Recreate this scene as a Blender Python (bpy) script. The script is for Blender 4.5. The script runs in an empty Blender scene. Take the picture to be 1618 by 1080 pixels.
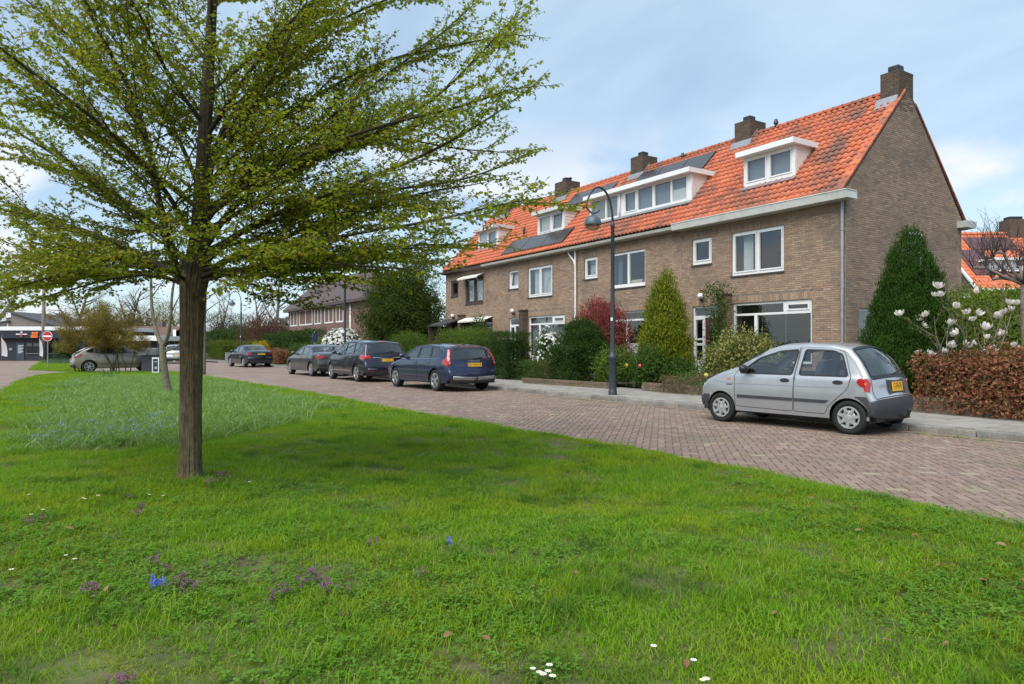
import bpy, bmesh, math, random
import numpy as np
from mathutils import Vector, Matrix
from mathutils.geometry import delaunay_2d_cdt
random.seed(7)
R = math.radians
SC = bpy.context.scene
COL = SC.collection
# ------------------------------------------------------------------ camera
EYE = 1.42                                   # eye height above the road
YAW = math.atan(689 / 1079)                  # the street runs along +Y, the camera is turned towards the houses (+X)
SN, CS = math.sin(YAW), math.cos(YAW)
cam_d = bpy.data.cameras.new('camera')
cam = bpy.data.objects.new('camera', cam_d)
COL.objects.link(cam)
cam.location = (0, 0, EYE)
cam.rotation_euler = (R(90), 0, -YAW)
cam_d.sensor_width = 36
cam_d.lens = 36 * 1079 / 1618
cam_d.shift_y = 5.5 / 1618
cam_d.clip_start = 0.05
cam_d.clip_end = 3000
SC.camera = cam
# ------------------------------------------------------------------ sky, sun, exposure
SUN_EL, SUN_AZ = R(55), R(246)               # azimuth clockwise from +Y
w = bpy.data.worlds.new('World')
SC.world = w
w.use_nodes = True
nt = w.node_tree
nt.nodes.clear()
def N(tree, t, **kw):
    n = tree.nodes.new(t)
    for k, v in kw.items():
        setattr(n, k, v)
    return n
out = N(nt, 'ShaderNodeOutputWorld')
bg = N(nt, 'ShaderNodeBackground')
sky = N(nt, 'ShaderNodeTexSky', sky_type='NISHITA', sun_disc=False, sun_elevation=SUN_EL, sun_rotation=SUN_AZ)
sky.dust_density = 0.6
sky.air_density = 1.0
sky.ozone_density = 2.0
bg.inputs['Strength'].default_value = 0.097
tc = N(nt, 'ShaderNodeTexCoord')
sep = N(nt, 'ShaderNodeSeparateXYZ')
nt.links.new(tc.outputs['Generated'], sep.inputs[0])
# a layer of thin cloud seen on a plane overhead
mx = N(nt, 'ShaderNodeMath', operation='MAXIMUM'); mx.inputs[1].default_value = 0.0
nt.links.new(sep.outputs['Z'], mx.inputs[0])
ad = N(nt, 'ShaderNodeMath', operation='ADD'); ad.inputs[1].default_value = 0.22
nt.links.new(mx.outputs[0], ad.inputs[0])
dx = N(nt, 'ShaderNodeMath', operation='DIVIDE'); dy = N(nt, 'ShaderNodeMath', operation='DIVIDE')
nt.links.new(sep.outputs['X'], dx.inputs[0]); nt.links.new(ad.outputs[0], dx.inputs[1])
nt.links.new(sep.outputs['Y'], dy.inputs[0]); nt.links.new(ad.outputs[0], dy.inputs[1])
cmb = N(nt, 'ShaderNodeCombineXYZ')
nt.links.new(dx.outputs[0], cmb.inputs[0]); nt.links.new(dy.outputs[0], cmb.inputs[1])
mp = N(nt, 'ShaderNodeMapping')
mp.inputs['Location'].default_value = (3.1, 0.6, 0)
mp.inputs['Rotation'].default_value = (0, 0, R(-25))
mp.inputs['Scale'].default_value = (1.0, 0.55, 1)
nt.links.new(cmb.outputs[0], mp.inputs[0])
n1 = N(nt, 'ShaderNodeTexNoise'); n1.inputs['Scale'].default_value = 1.5; n1.inputs['Detail'].default_value = 8; n1.inputs['Roughness'].default_value = 0.55; n1.inputs['Distortion'].default_value = 0.5
nt.links.new(mp.outputs[0], n1.inputs['Vector'])
cr = N(nt, 'ShaderNodeValToRGB')
cr.color_ramp.elements[0].position = 0.34; cr.color_ramp.elements[0].color = (0.30, 0.30, 0.30, 1)
cr.color_ramp.elements[1].position = 0.74; cr.color_ramp.elements[1].color = (0.85, 0.85, 0.85, 1)
nt.links.new(n1.outputs['Fac'], cr.inputs[0])
# towards the horizon the veil closes
hz = N(nt, 'ShaderNodeMapRange'); hz.inputs['From Min'].default_value = 0.0; hz.inputs['From Max'].default_value = 0.40; hz.inputs['To Min'].default_value = 0.62; hz.inputs['To Max'].default_value = 0.0
nt.links.new(sep.outputs['Z'], hz.inputs['Value'])
mxx = N(nt, 'ShaderNodeMath', operation='MAXIMUM')
nt.links.new(cr.outputs['Color'], mxx.inputs[0]); nt.links.new(hz.outputs[0], mxx.inputs[1])
# heaped clouds low in the sky
n2 = N(nt, 'ShaderNodeTexNoise'); n2.inputs['Scale'].default_value = 3.2; n2.inputs['Detail'].default_value = 9; n2.inputs['Roughness'].default_value = 0.5
mp2 = N(nt, 'ShaderNodeMapping'); mp2.inputs['Location'].default_value = (0.55, 0.35, 0.0); mp2.inputs['Scale'].default_value = (1, 1, 1.7)
nt.links.new(tc.outputs['Generated'], mp2.inputs[0]); nt.links.new(mp2.outputs[0], n2.inputs['Vector'])
cr2 = N(nt, 'ShaderNodeValToRGB')
cr2.color_ramp.elements[0].position = 0.52; cr2.color_ramp.elements[0].color = (0, 0, 0, 1)
cr2.color_ramp.elements[1].position = 0.60; cr2.color_ramp.elements[1].color = (1, 1, 1, 1)
nt.links.new(n2.outputs['Fac'], cr2.inputs[0])
lowm = N(nt, 'ShaderNodeMapRange'); lowm.inputs['From Min'].default_value = 0.20; lowm.inputs['From Max'].default_value = 0.32; lowm.inputs['To Min'].default_value = 1.0; lowm.inputs['To Max'].default_value = 0.0
nt.links.new(sep.outputs['Z'], lowm.inputs['Value'])
cm = N(nt, 'ShaderNodeMath', operation='MULTIPLY')
nt.links.new(cr2.outputs['Color'], cm.inputs[0]); nt.links.new(lowm.outputs[0], cm.inputs[1])
mixA = N(nt, 'ShaderNodeMix', data_type='RGBA')
nt.links.new(mxx.outputs[0], mixA.inputs['Factor'])
nt.links.new(sky.outputs[0], mixA.inputs[6])
mixA.inputs[7].default_value = (4.75, 6.1, 7.15, 1)
mixB = N(nt, 'ShaderNodeMix', data_type='RGBA')
nt.links.new(cm.outputs[0], mixB.inputs['Factor'])
nt.links.new(mixA.outputs[2], mixB.inputs[6])
mixB.inputs[7].default_value = (6.1, 6.3, 6.6, 1)
nt.links.new(mixB.outputs[2], bg.inputs['Color'])
nt.links.new(bg.outputs[0], out.inputs[0])

sun_d = bpy.data.lights.new('sun', 'SUN')
sun_d.energy = 3.0
sun_d.angle = R(60)
sun_d.color = (1.0, 0.965, 0.91)
sun = bpy.data.objects.new('sun', sun_d)
COL.objects.link(sun)
sd = Vector((math.sin(SUN_AZ) * math.cos(SUN_EL), math.cos(SUN_AZ) * math.cos(SUN_EL), math.sin(SUN_EL)))
sun.rotation_euler = sd.to_track_quat('Z', 'Y').to_euler()
sun.location = sd * 60
SC.view_settings.view_transform = 'Standard'
SC.view_settings.look = 'None'
SC.view_settings.gamma = 1
SC.view_settings.use_curve_mapping = False
SC.view_settings.exposure = 0.72
SC.render.engine = 'CYCLES'
SC.cycles.max_bounces = 8
SC.cycles.transparent_max_bounces = 12
# ------------------------------------------------------------------ authoring helpers
def ray(px, py):
    p = (px - 809) / 1079; q = (545.5 - py) / 1079
    return np.array([CS * p + SN, -SN * p + CS, q])
E0 = np.array([0, 0, EYE])
def gp(px, py, z=0.0):                        # the spot on the ground seen there
    r = ray(px, py)
    return E0 + r * ((z - EYE) / r[2])
def colx(px, X):                              # where a column of the view meets the vertical plane x = X: (Y, distance)
    r = ray(px, 545.5)
    t = X / r[0]
    return r[1] * t, t
def dep(x, y):
    return x * SN + y * CS
def hgt(py, t):
    return EYE + (545.5 - py) * t / 1079
_g = np.random.RandomState(3).rand(64, 64)
def vnoise(x, y, s=1.0, seed=0):              # smooth value noise, arrays
    x = np.asarray(x, float) * s + seed * 7.31; y = np.asarray(y, float) * s + seed * 3.77
    xi = np.floor(x).astype(int); yi = np.floor(y).astype(int)
    fx = x - xi; fy = y - yi
    fx = fx * fx * (3 - 2 * fx); fy = fy * fy * (3 - 2 * fy)
    g = lambda a, b: _g[a % 64, b % 64]
    return (g(xi, yi) * (1 - fx) + g(xi + 1, yi) * fx) * (1 - fy) + (g(xi, yi + 1) * (1 - fx) + g(xi + 1, yi + 1) * fx) * fy
def inpoly(x, y, poly):
    x = np.asarray(x, float); y = np.asarray(y, float)
    c = np.zeros(x.shape, bool)
    n = len(poly)
    for i in range(n):
        x1, y1 = poly[i][:2]; x2, y2 = poly[(i + 1) % n][:2]
        if y1 == y2:
            continue
        k = ((y1 > y) != (y2 > y)) & (x < (x2 - x1) * (y - y1) / (y2 - y1) + x1)
        c ^= k
    return c
# ------------------------------------------------------------------ materials
MATS = {}
def lk(t, a, b):
    t.links.new(a, b)
def mat(name, col, rough=0.7, metal=0.0, var=0.0, scale=8.0, col2=None, bump=0.0, bscale=60.0, coat=0.0, rnd=None, spec=0.5, transl=0.0, patch=None, stretch=None):
    """rnd: list of (pos, colour) picked per piece; col2: second colour mixed by noise; patch: (colour, scale, low, high) large stains."""
    if name in MATS:
        return MATS[name]
    m = bpy.data.materials.new(name)
    m.use_nodes = True
    t = m.node_tree
    b = t.nodes['Principled BSDF']
    b.inputs['Roughness'].default_value = rough
    b.inputs['Metallic'].default_value = metal
    b.inputs['Specular IOR Level'].default_value = spec
    if coat:
        b.inputs['Coat Weight'].default_value = coat
        b.inputs['Coat Roughness'].default_value = 0.03
    tcn = N(t, 'ShaderNodeTexCoord')
    geo = N(t, 'ShaderNodeNewGeometry')
    pos = geo.outputs['Position']
    if stretch:
        mpn = N(t, 'ShaderNodeMapping'); mpn.inputs['Scale'].default_value = stretch
        lk(t, pos, mpn.inputs[0]); pos = mpn.outputs[0]
    c = None
    if rnd:
        at = N(t, 'ShaderNodeAttribute', attribute_name='rnd')
        oi = N(t, 'ShaderNodeObjectInfo')
        a = N(t, 'ShaderNodeMath', operation='ADD'); lk(t, at.outputs['Fac'], a.inputs[0]); lk(t, oi.outputs['Random'], a.inputs[1])
        f = N(t, 'ShaderNodeMath', operation='FRACT'); lk(t, a.outputs[0], f.inputs[0])
        r = N(t, 'ShaderNodeValToRGB')
        while len(r.color_ramp.elements) < len(rnd):
            r.color_ramp.elements.new(0.5)
        for e, (p, cc) in zip(r.color_ramp.elements, rnd):
            e.position = p; e.color = (*cc, 1)
        lk(t, f.outputs[0], r.inputs[0])
        c = r.outputs['Color']
    else:
        v = N(t, 'ShaderNodeRGB'); v.outputs[0].default_value = (*col, 1); c = v.outputs[0]
    if col2 is not None:
        n = N(t, 'ShaderNodeTexNoise'); n.inputs['Scale'].default_value = scale; n.inputs['Detail'].default_value = 6; n.inputs['Roughness'].default_value = 0.65
        lk(t, pos, n.inputs['Vector'])
        mr = N(t, 'ShaderNodeMapRange'); mr.inputs['From Min'].default_value = 0.38; mr.inputs['From Max'].default_value = 0.64
        lk(t, n.outputs['Fac'], mr.inputs['Value'])
        x = N(t, 'ShaderNodeMix', data_type='RGBA'); lk(t, mr.outputs[0], x.inputs['Factor']); lk(t, c, x.inputs[6]); x.inputs[7].default_value = (*col2, 1)
        c = x.outputs[2]
    for pt in (patch or []):
        pc, ps, lo, hi = pt[:4]
        n = N(t, 'ShaderNodeTexNoise'); n.inputs['Scale'].default_value = ps; n.inputs['Detail'].default_value = 5; n.inputs['Roughness'].default_value = 0.6
        lk(t, pos, n.inputs['Vector'])
        mr = N(t, 'ShaderNodeMapRange'); mr.inputs['From Min'].default_value = lo; mr.inputs['From Max'].default_value = hi
        if len(pt) > 4:
            mr.inputs['To Max'].default_value = pt[4]
        lk(t, n.outputs['Fac'], mr.inputs['Value'])
        x = N(t, 'ShaderNodeMix', data_type='RGBA'); lk(t, mr.outputs[0], x.inputs['Factor']); lk(t, c, x.inputs[6]); x.inputs[7].default_value = (*pc, 1)
        c = x.outputs[2]
    if var:
        n = N(t, 'ShaderNodeTexNoise'); n.inputs['Scale'].default_value = scale * 2.3; n.inputs['Detail'].default_value = 4
        lk(t, pos, n.inputs['Vector'])
        mr = N(t, 'ShaderNodeMapRange'); mr.inputs['From Min'].default_value = 0.3; mr.inputs['From Max'].default_value = 0.7; mr.inputs['To Min'].default_value = 1 - var; mr.inputs['To Max'].default_value = 1 + var
        lk(t, n.outputs['Fac'], mr.inputs['Value'])
        x = N(t, 'ShaderNodeMix', data_type='RGBA', blend_type='MULTIPLY'); x.inputs['Factor'].default_value = 1
        lk(t, c, x.inputs[6]); lk(t, mr.outputs[0], x.inputs[7])
        c = x.outputs[2]
    lk(t, c, b.inputs['Base Color'])
    if bump:
        n = N(t, 'ShaderNodeTexNoise'); n.inputs['Scale'].default_value = bscale; n.inputs['Detail'].default_value = 5
        lk(t, pos, n.inputs['Vector'])
        bp = N(t, 'ShaderNodeBump'); bp.inputs['Strength'].default_value = bump; bp.inputs['Distance'].default_value = 0.01
        lk(t, n.outputs['Fac'], bp.inputs['Height']); lk(t, bp.outputs[0], b.inputs['Normal'])
    if transl:
        o = t.nodes['Material Output']
        tr = N(t, 'ShaderNodeBsdfTranslucent'); lk(t, c, tr.inputs['Color'])
        mxs = N(t, 'ShaderNodeMixShader'); mxs.inputs[0].default_value = transl
        lk(t, b.outputs[0], mxs.inputs[1]); lk(t, tr.outputs[0], mxs.inputs[2]); lk(t, mxs.outputs[0], o.inputs[0])
    MATS[name] = m
    return m
def glass(name, tint=(0.86, 0.9, 0.9), refl=1.0, rough=0.0, clear=1.0, dark=(0.02, 0.025, 0.03)):
    """thin pane: what lies behind plus a Fresnel reflection; clear < 1 mixes in a dark backing for tinted glass"""
    if name in MATS:
        return MATS[name]
    m = bpy.data.materials.new(name); m.use_nodes = True
    t = m.node_tree; o = t.nodes['Material Output']; t.nodes.remove(t.nodes['Principled BSDF'])
    tr = N(t, 'ShaderNodeBsdfTransparent'); tr.inputs['Color'].default_value = (*tint, 1)
    df = N(t, 'ShaderNodeBsdfDiffuse'); df.inputs['Color'].default_value = (*dark, 1)
    m1 = N(t, 'ShaderNodeMixShader'); m1.inputs[0].default_value = 1 - clear
    lk(t, tr.outputs[0], m1.inputs[1]); lk(t, df.outputs[0], m1.inputs[2])
    gl = N(t, 'ShaderNodeBsdfGlossy'); gl.inputs['Roughness'].default_value = rough; gl.inputs['Color'].default_value = (1, 1, 1, 1)
    fr = N(t, 'ShaderNodeFresnel')
    ge = N(t, 'ShaderNodeNewGeometry'); ir = N(t, 'ShaderNodeMapRange'); ir.inputs['To Min'].default_value = 1.52; ir.inputs['To Max'].default_value = 1 / 1.52
    lk(t, ge.outputs['Backfacing'], ir.inputs['Value']); lk(t, ir.outputs[0], fr.inputs['IOR'])
    mu = N(t, 'ShaderNodeMath', operation='MULTIPLY_ADD'); mu.inputs[1].default_value = 1.5 * refl; mu.inputs[2].default_value = 0.04 * refl; mu.use_clamp = True
    lk(t, fr.outputs[0], mu.inputs[0])
    m2 = N(t, 'ShaderNodeMixShader'); lk(t, mu.outputs[0], m2.inputs[0]); lk(t, m1.outputs[0], m2.inputs[1]); lk(t, gl.outputs[0], m2.inputs[2])
    lk(t, m2.outputs[0], o.inputs[0])
    MATS[name] = m
    return m
# ------------------------------------------------------------------ meshes and objects
def mesh_np(name, V, F, m=None, rnd=None, smooth=False, midx=None):
    """V (n,3); F (k,3) or (k,4) array or list of such arrays; rnd: per-vertex value"""
    V = np.asarray(V, np.float32)
    Fs = [np.asarray(f, np.int32) for f in (F if isinstance(F, list) else [F]) if len(f)]
    me = bpy.data.meshes.new(name)
    me.vertices.add(len(V)); me.vertices.foreach_set('co', V.ravel())
    loops = np.concatenate([f.ravel() for f in Fs])
    tot = np.concatenate([np.full(len(f), f.shape[1], np.int32) for f in Fs])
    st = np.concatenate([[0], np.cumsum(tot)[:-1]]).astype(np.int32)
    me.loops.add(len(loops)); me.loops.foreach_set('vertex_index', loops)
    me.polygons.add(len(tot)); me.polygons.foreach_set('loop_start', st); me.polygons.foreach_set('loop_total', tot)
    me.polygons.foreach_set('use_smooth', np.full(len(tot), bool(smooth)))
    ms = m if isinstance(m, (list, tuple)) else [m]
    for q in ms:
        if q:
            me.materials.append(q)
    if midx is not None:
        me.polygons.foreach_set('material_index', np.asarray(midx, np.int32))
    if rnd is not None:
        a = me.attributes.new('rnd', 'FLOAT', 'POINT'); a.data.foreach_set('value', np.asarray(rnd, np.float32))
    me.update(calc_edges=True)
    me.validate()
    return me
def link(name, data, parent=None, loc=None):
    o = bpy.data.objects.new(name, data)
    COL.objects.link(o)
    if parent is not None:
        o.parent = parent
    if loc is not None:
        o.location = loc
    return o
def tag(o, label=None, cat=None, group=None, kind=None):
    if label: o['label'] = label
    if cat: o['category'] = cat
    if group: o['group'] = group
    if kind: o['kind'] = kind
    return o
def thing(name, label, cat, loc=(0, 0, 0), rz=0.0, group=None):
    o = bpy.data.objects.new(name, None)
    COL.objects.link(o)
    o.location = loc; o.rotation_euler = (0, 0, rz); o.empty_display_size = 0.3
    return tag(o, label, cat, group)
class MB:
    """collects shapes into one mesh"""
    def __init__(s):
        s.v = []; s.f = []; s.r = []; s.mi = []; s.cur = 0; s.rv = 0.0; s.flat = []
    def add(s, vs, fs):
        o = len(s.v)
        s.v += [tuple(map(float, p)) for p in vs]; s.r += [s.rv] * len(vs)
        for f in fs:
            s.f.append(tuple(o + i for i in f)); s.mi.append(s.cur)
    def box(s, x0, x1, y0, y1, z0, z1):
        v = [(x0, y0, z0), (x1, y0, z0), (x1, y1, z0), (x0, y1, z0), (x0, y0, z1), (x1, y0, z1), (x1, y1, z1), (x0, y1, z1)]
        s.add(v, [(0, 3, 2, 1), (4, 5, 6, 7), (0, 1, 5, 4), (1, 2, 6, 5), (2, 3, 7, 6), (3, 0, 4, 7)])
        return s
    def bevbox(s, x0, x1, y0, y1, z0, z1, b):
        """box with its upper and side edges cut by a bevel"""
        bm = bmesh.new()
        bmesh.ops.create_cube(bm, size=1)
        for q in bm.verts:
            q.co = Vector(((x0 + x1) / 2 + q.co.x * (x1 - x0), (y0 + y1) / 2 + q.co.y * (y1 - y0), (z0 + z1) / 2 + q.co.z * (z1 - z0)))
        bmesh.ops.bevel(bm, geom=bm.edges[:], offset=b, segments=2, affect='EDGES', profile=0.5)
        bm.verts.index_update()
        s.add([q.co for q in bm.verts], [[q.index for q in f.verts] for f in bm.faces]); bm.free()
        return s
    def obox(s, c, ux, uy, uz, hx, hy, hz):
        c = Vector(c); ux = Vector(ux).normalized() * hx; uy = Vector(uy).normalized() * hy; uz = Vector(uz).normalized() * hz
        v = [c + a * ux + b * uy + d * uz for d in (-1, 1) for (a, b) in ((-1, -1), (1, -1), (1, 1), (-1, 1))]
        s.add(v, [(0, 3, 2, 1), (4, 5, 6, 7), (0, 1, 5, 4), (1, 2, 6, 5), (2, 3, 7, 6), (3, 0, 4, 7)])
        return s
    def tube(s, pts, rad, n=8, caps=True):
        pts = [Vector(p) for p in pts]
        if not isinstance(rad, (list, tuple)):
            rad = [rad] * len(pts)
        vs = []; ref = None
        for i, p in enumerate(pts):
            d = (pts[min(i + 1, len(pts) - 1)] - pts[max(i - 1, 0)]).normalized()
            if ref is None:
                ref = d.orthogonal().normalized()
            ref = (ref - d * ref.dot(d)).normalized()
            b = d.cross(ref)
            for k in range(n):
                a = 2 * math.pi * k / n
                vs.append(p + (ref * math.cos(a) + b * math.sin(a)) * rad[i])
        fs = []
        for i in range(len(pts) - 1):
            for k in range(n):
                fs.append((i * n + k, i * n + (k + 1) % n, (i + 1) * n + (k + 1) % n, (i + 1) * n + k))
        if caps:
            fs.append(tuple(range(n - 1, -1, -1))); fs.append(tuple((len(pts) - 1) * n + k for k in range(n)))
        s.add(vs, fs)
        return s
    def lathe(s, prof, n=24, c=(0, 0, 0), axis='z', seg=(0, 2 * math.pi)):
        """prof: (radius, height)"""
        full = abs(seg[1] - seg[0]) > 6.28
        vs = []; k2 = n if full else n + 1
        for (r, h) in prof:
            for k in range(k2):
                a = seg[0] + (seg[1] - seg[0]) * k / n
                x, y = r * math.cos(a), r * math.sin(a)
                p = {'z': (x, y, h), 'y': (x, h, y), 'x': (h, x, y)}[axis]
                vs.append((c[0] + p[0], c[1] + p[1], c[2] + p[2]))
        fs = []
        for i in range(len(prof) - 1):
            for k in range(n):
                k1 = (k + 1) % k2
                fs.append((i * k2 + k, i * k2 + k1, (i + 1) * k2 + k1, (i + 1) * k2 + k))
        s.add(vs, fs)
        return s
    def prism(s, poly, d, inv=False):
        """poly: list of 3D points (planar), extruded by vector d"""
        n = len(poly); d = Vector(d)
        v = [Vector(p) for p in poly] + [Vector(p) + d for p in poly]
        s.add(v, [tuple(range(n - 1, -1, -1)), tuple(range(n, 2 * n))] + [(i, (i + 1) % n, n + (i + 1) % n, n + i) for i in range(n)])
        return s
    def quad(s, a, b, c, d):
        s.add([a, b, c, d], [(0, 1, 2, 3)]); return s
    def mesh(s, name, m, smooth=False, fix=True):
        me = bpy.data.meshes.new(name)
        me.from_pydata(s.v, [], s.f)
        for q in (m if isinstance(m, (list, tuple)) else [m]):
            me.materials.append(q)
        me.polygons.foreach_set('material_index', s.mi)
        a = me.attributes.new('rnd', 'FLOAT', 'POINT'); a.data.foreach_set('value', np.asarray(s.r, np.float32))
        if fix:
            bm = bmesh.new(); bm.from_mesh(me); bmesh.ops.recalc_face_normals(bm, faces=bm.faces[:]); bm.to_mesh(me); bm.free()
        if smooth:
            me.polygons.foreach_set('use_smooth', [True] * len(me.polygons))
            if smooth is not True:
                me.set_sharp_from_angle(angle=R(smooth))
        me.update()
        return me
    def build(s, name, m, parent=None, smooth=False, loc=None, fix=True):
        return link(name, s.mesh(name, m, smooth, fix), parent, loc)
def boxes_np(C, S, taper=0.0):
    """many boxes without bottom: C (n,3) centres of the base, S (n,3) sizes -> V, F"""
    n = len(C)
    q = np.array([[-1, -1, 0], [1, -1, 0], [1, 1, 0], [-1, 1, 0], [-1, -1, 1], [1, -1, 1], [1, 1, 1], [-1, 1, 1]], float)
    q[:, :2] *= 0.5
    Q = np.repeat(q[None], n, 0)
    Q[:, 4:, 0] *= 1; 
    V = C[:, None, :] + Q * S[:, None, :]
    if taper:
        d = taper * np.sign(q[4:, :2])
        V[:, 4:, :2] -= d[None]
    f = np.array([[4, 5, 6, 7], [0, 1, 5, 4], [1, 2, 6, 5], [2, 3, 7, 6], [3, 0, 4, 7]])
    F = (np.arange(n)[:, None, None] * 8 + f[None]).reshape(-1, 4)
    return V.reshape(-1, 3), F
def text_mesh(s, size, depth=0.0):
    c = bpy.data.curves.new('lettering', 'FONT')
    c.body = s; c.size = size; c.align_x = 'CENTER'; c.align_y = 'CENTER'; c.extrude = depth; c.resolution_u = 3
    o = bpy.data.objects.new('lettering', c)
    COL.objects.link(o)
    dg = bpy.context.evaluated_depsgraph_get()
    me = bpy.data.meshes.new_from_object(o.evaluated_get(dg))
    bpy.data.objects.remove(o); bpy.data.curves.remove(c)
    return me
def tri_region(outer, holes=(), step=0.06, lines=()):
    """triangulate a 2D region; returns points, triangles"""
    pts = []; edges = []
    def ring(P, closed=True):
        o = len(pts); m = len(P)
        pts.extend([tuple(p) for p in P])
        for i in range(m if closed else m - 1):
            edges.append((o + i, o + (i + 1) % m))
    ring(outer)
    for h in holes: ring(h)
    for l in lines: ring(l, False)
    P = np.array(outer)
    x0, y0 = P.min(0); x1, y1 = P.max(0)
    gx, gy = np.meshgrid(np.arange(x0 + step / 2, x1, step), np.arange(y0 + step / 2, y1, step))
    gx = gx.ravel(); gy = gy.ravel()
    k = inpoly(gx, gy, outer)
    for h in holes: k &= ~inpoly(gx, gy, h)
    pts.extend(zip(gx[k], gy[k]))
    r = delaunay_2d_cdt([Vector(p) for p in pts], edges, [], 0, 1e-5)
    V = np.array([tuple(v) for v in r[0]]); T = np.array([f for f in r[2] if len(f) == 3])
    c = V[T].mean(1)
    k = inpoly(c[:, 0], c[:, 1], outer)
    for h in holes: k &= ~inpoly(c[:, 0], c[:, 1], h)
    return V, T[k]
def rpoly(P, r=0.03, n=3):
    """round the corners of a 2D polygon"""
    out = []
    m = len(P)
    for i in range(m):
        a, b, c = (np.array(P[(i + k) % m], float) for k in (-1, 0, 1))
        u = a - b; v = c - b
        lu, lv = np.linalg.norm(u), np.linalg.norm(v)
        d = min(r, lu * 0.45, lv * 0.45)
        p = b + u / lu * d; q = b + v / lv * d
        for k in range(n + 1):
            t = k / n
            out.append(tuple((1 - t) ** 2 * p + 2 * t * (1 - t) * b + t * t * q))
    return out
# shared materials
WHITE = mat('white_paint', (0.72, 0.72, 0.70), 0.35, var=0.05, scale=3, bump=0.05, bscale=20)
CREAM = mat('cream_boards', (0.70, 0.64, 0.57), 0.5, var=0.06, scale=3)
ZINC = mat('zinc', (0.33, 0.35, 0.37), 0.5, 0.6, var=0.12, scale=3)
LEAD = mat('lead', (0.26, 0.27, 0.29), 0.55, 0.5, var=0.2, scale=5)
BLACKP = mat('black_plastic', (0.015, 0.015, 0.017), 0.45)
DARKIN = mat('dark_interior', (0.03, 0.03, 0.03), 0.9)
PANE = glass('window_glass')
# ================================================================== ground, road, pavement, lawn
KERB = [(11.65, -8), (11.62, 4.3), (11.48, 10), (11.28, 18), (11.18, 26), (11.05, 34), (10.85, 44), (10.2, 56), (9.0, 66), (6.5, 80), (2, 95)]
def kerbx(y):
    return float(np.interp(y, [k[1] for k in KERB], [k[0] for k in KERB]))
LAWN_R = [(6.2, -8), (6.28, 1), (6.32, 2.4), (6.4, 4.2), (6.46, 5.3), (6.44, 7), (6.1, 12.1), (5.87, 19.7), (5.35, 28), (5.1, 32), (4.75, 37), (4.4, 39.6)]
_ly = np.arange(-8, 39.6, .22)
_lx = np.interp(_ly, [a[1] for a in LAWN_R], [a[0] for a in LAWN_R]) + (vnoise(_ly, _ly * 0 + 3, 1.1, 31) - .5) * .16 + (vnoise(_ly, _ly * 0 + 9, 3.2, 32) - .5) * .12
LAWN_R = [(float(a), float(b)) for a, b in zip(_lx, _ly)] + [LAWN_R[-1]]
_l = [tuple(gp(*q)[:2]) for q in ((285, 588.5), (220, 588.5), (150, 588.5), (95, 590), (60, 593), (24, 604), (0, 622))]
_d = np.array(_l[-1]) - np.array(_l[-3])
LAWN = LAWN_R + _l[0:] + [tuple(np.array(_l[-1]) + _d * 1.6), (-9.5, 8), (-11, -8)]
ground_m = mat('ground_soil', (0.06, 0.075, 0.03), 0.95, col2=(0.05, 0.045, 0.025), scale=0.5, var=0.2)
link('ground', mesh_np('ground', [(-1500, -1500, -0.12), (1500, -1500, -0.12), (1500, 1500, -0.12), (-1500, 1500, -0.12)], [[(0, 1, 2, 3)]], ground_m))['kind'] = 'structure'
BRK = [(0.0, (0.175, 0.115, 0.090)), (0.18, (0.215, 0.145, 0.114)), (0.36, (0.165, 0.115, 0.096)), (0.55, (0.235, 0.163, 0.128)), (0.72, (0.195, 0.14, 0.117)), (0.86, (0.265, 0.185, 0.145)), (0.965, (0.220, 0.155, 0.122)), (0.982, (0.29, 0.235, 0.155)), (1.0, (0.27, 0.23, 0.165))]
brick_road = mat('clinker', (0.2, 0.14, 0.12), 0.75, rnd=BRK, col2=None, var=0.14, scale=14, bump=0.25, bscale=120, patch=[((0.17, 0.145, 0.075), 0.9, 0.48, 0.74, 0.55), ((0.10, 0.08, 0.065), 0.45, .55, .72, .5)])
joint_m = mat('joint_sand', (0.115, 0.10, 0.06), 0.95, col2=(0.095, 0.115, 0.025), scale=1.3, var=0.3)
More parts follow.
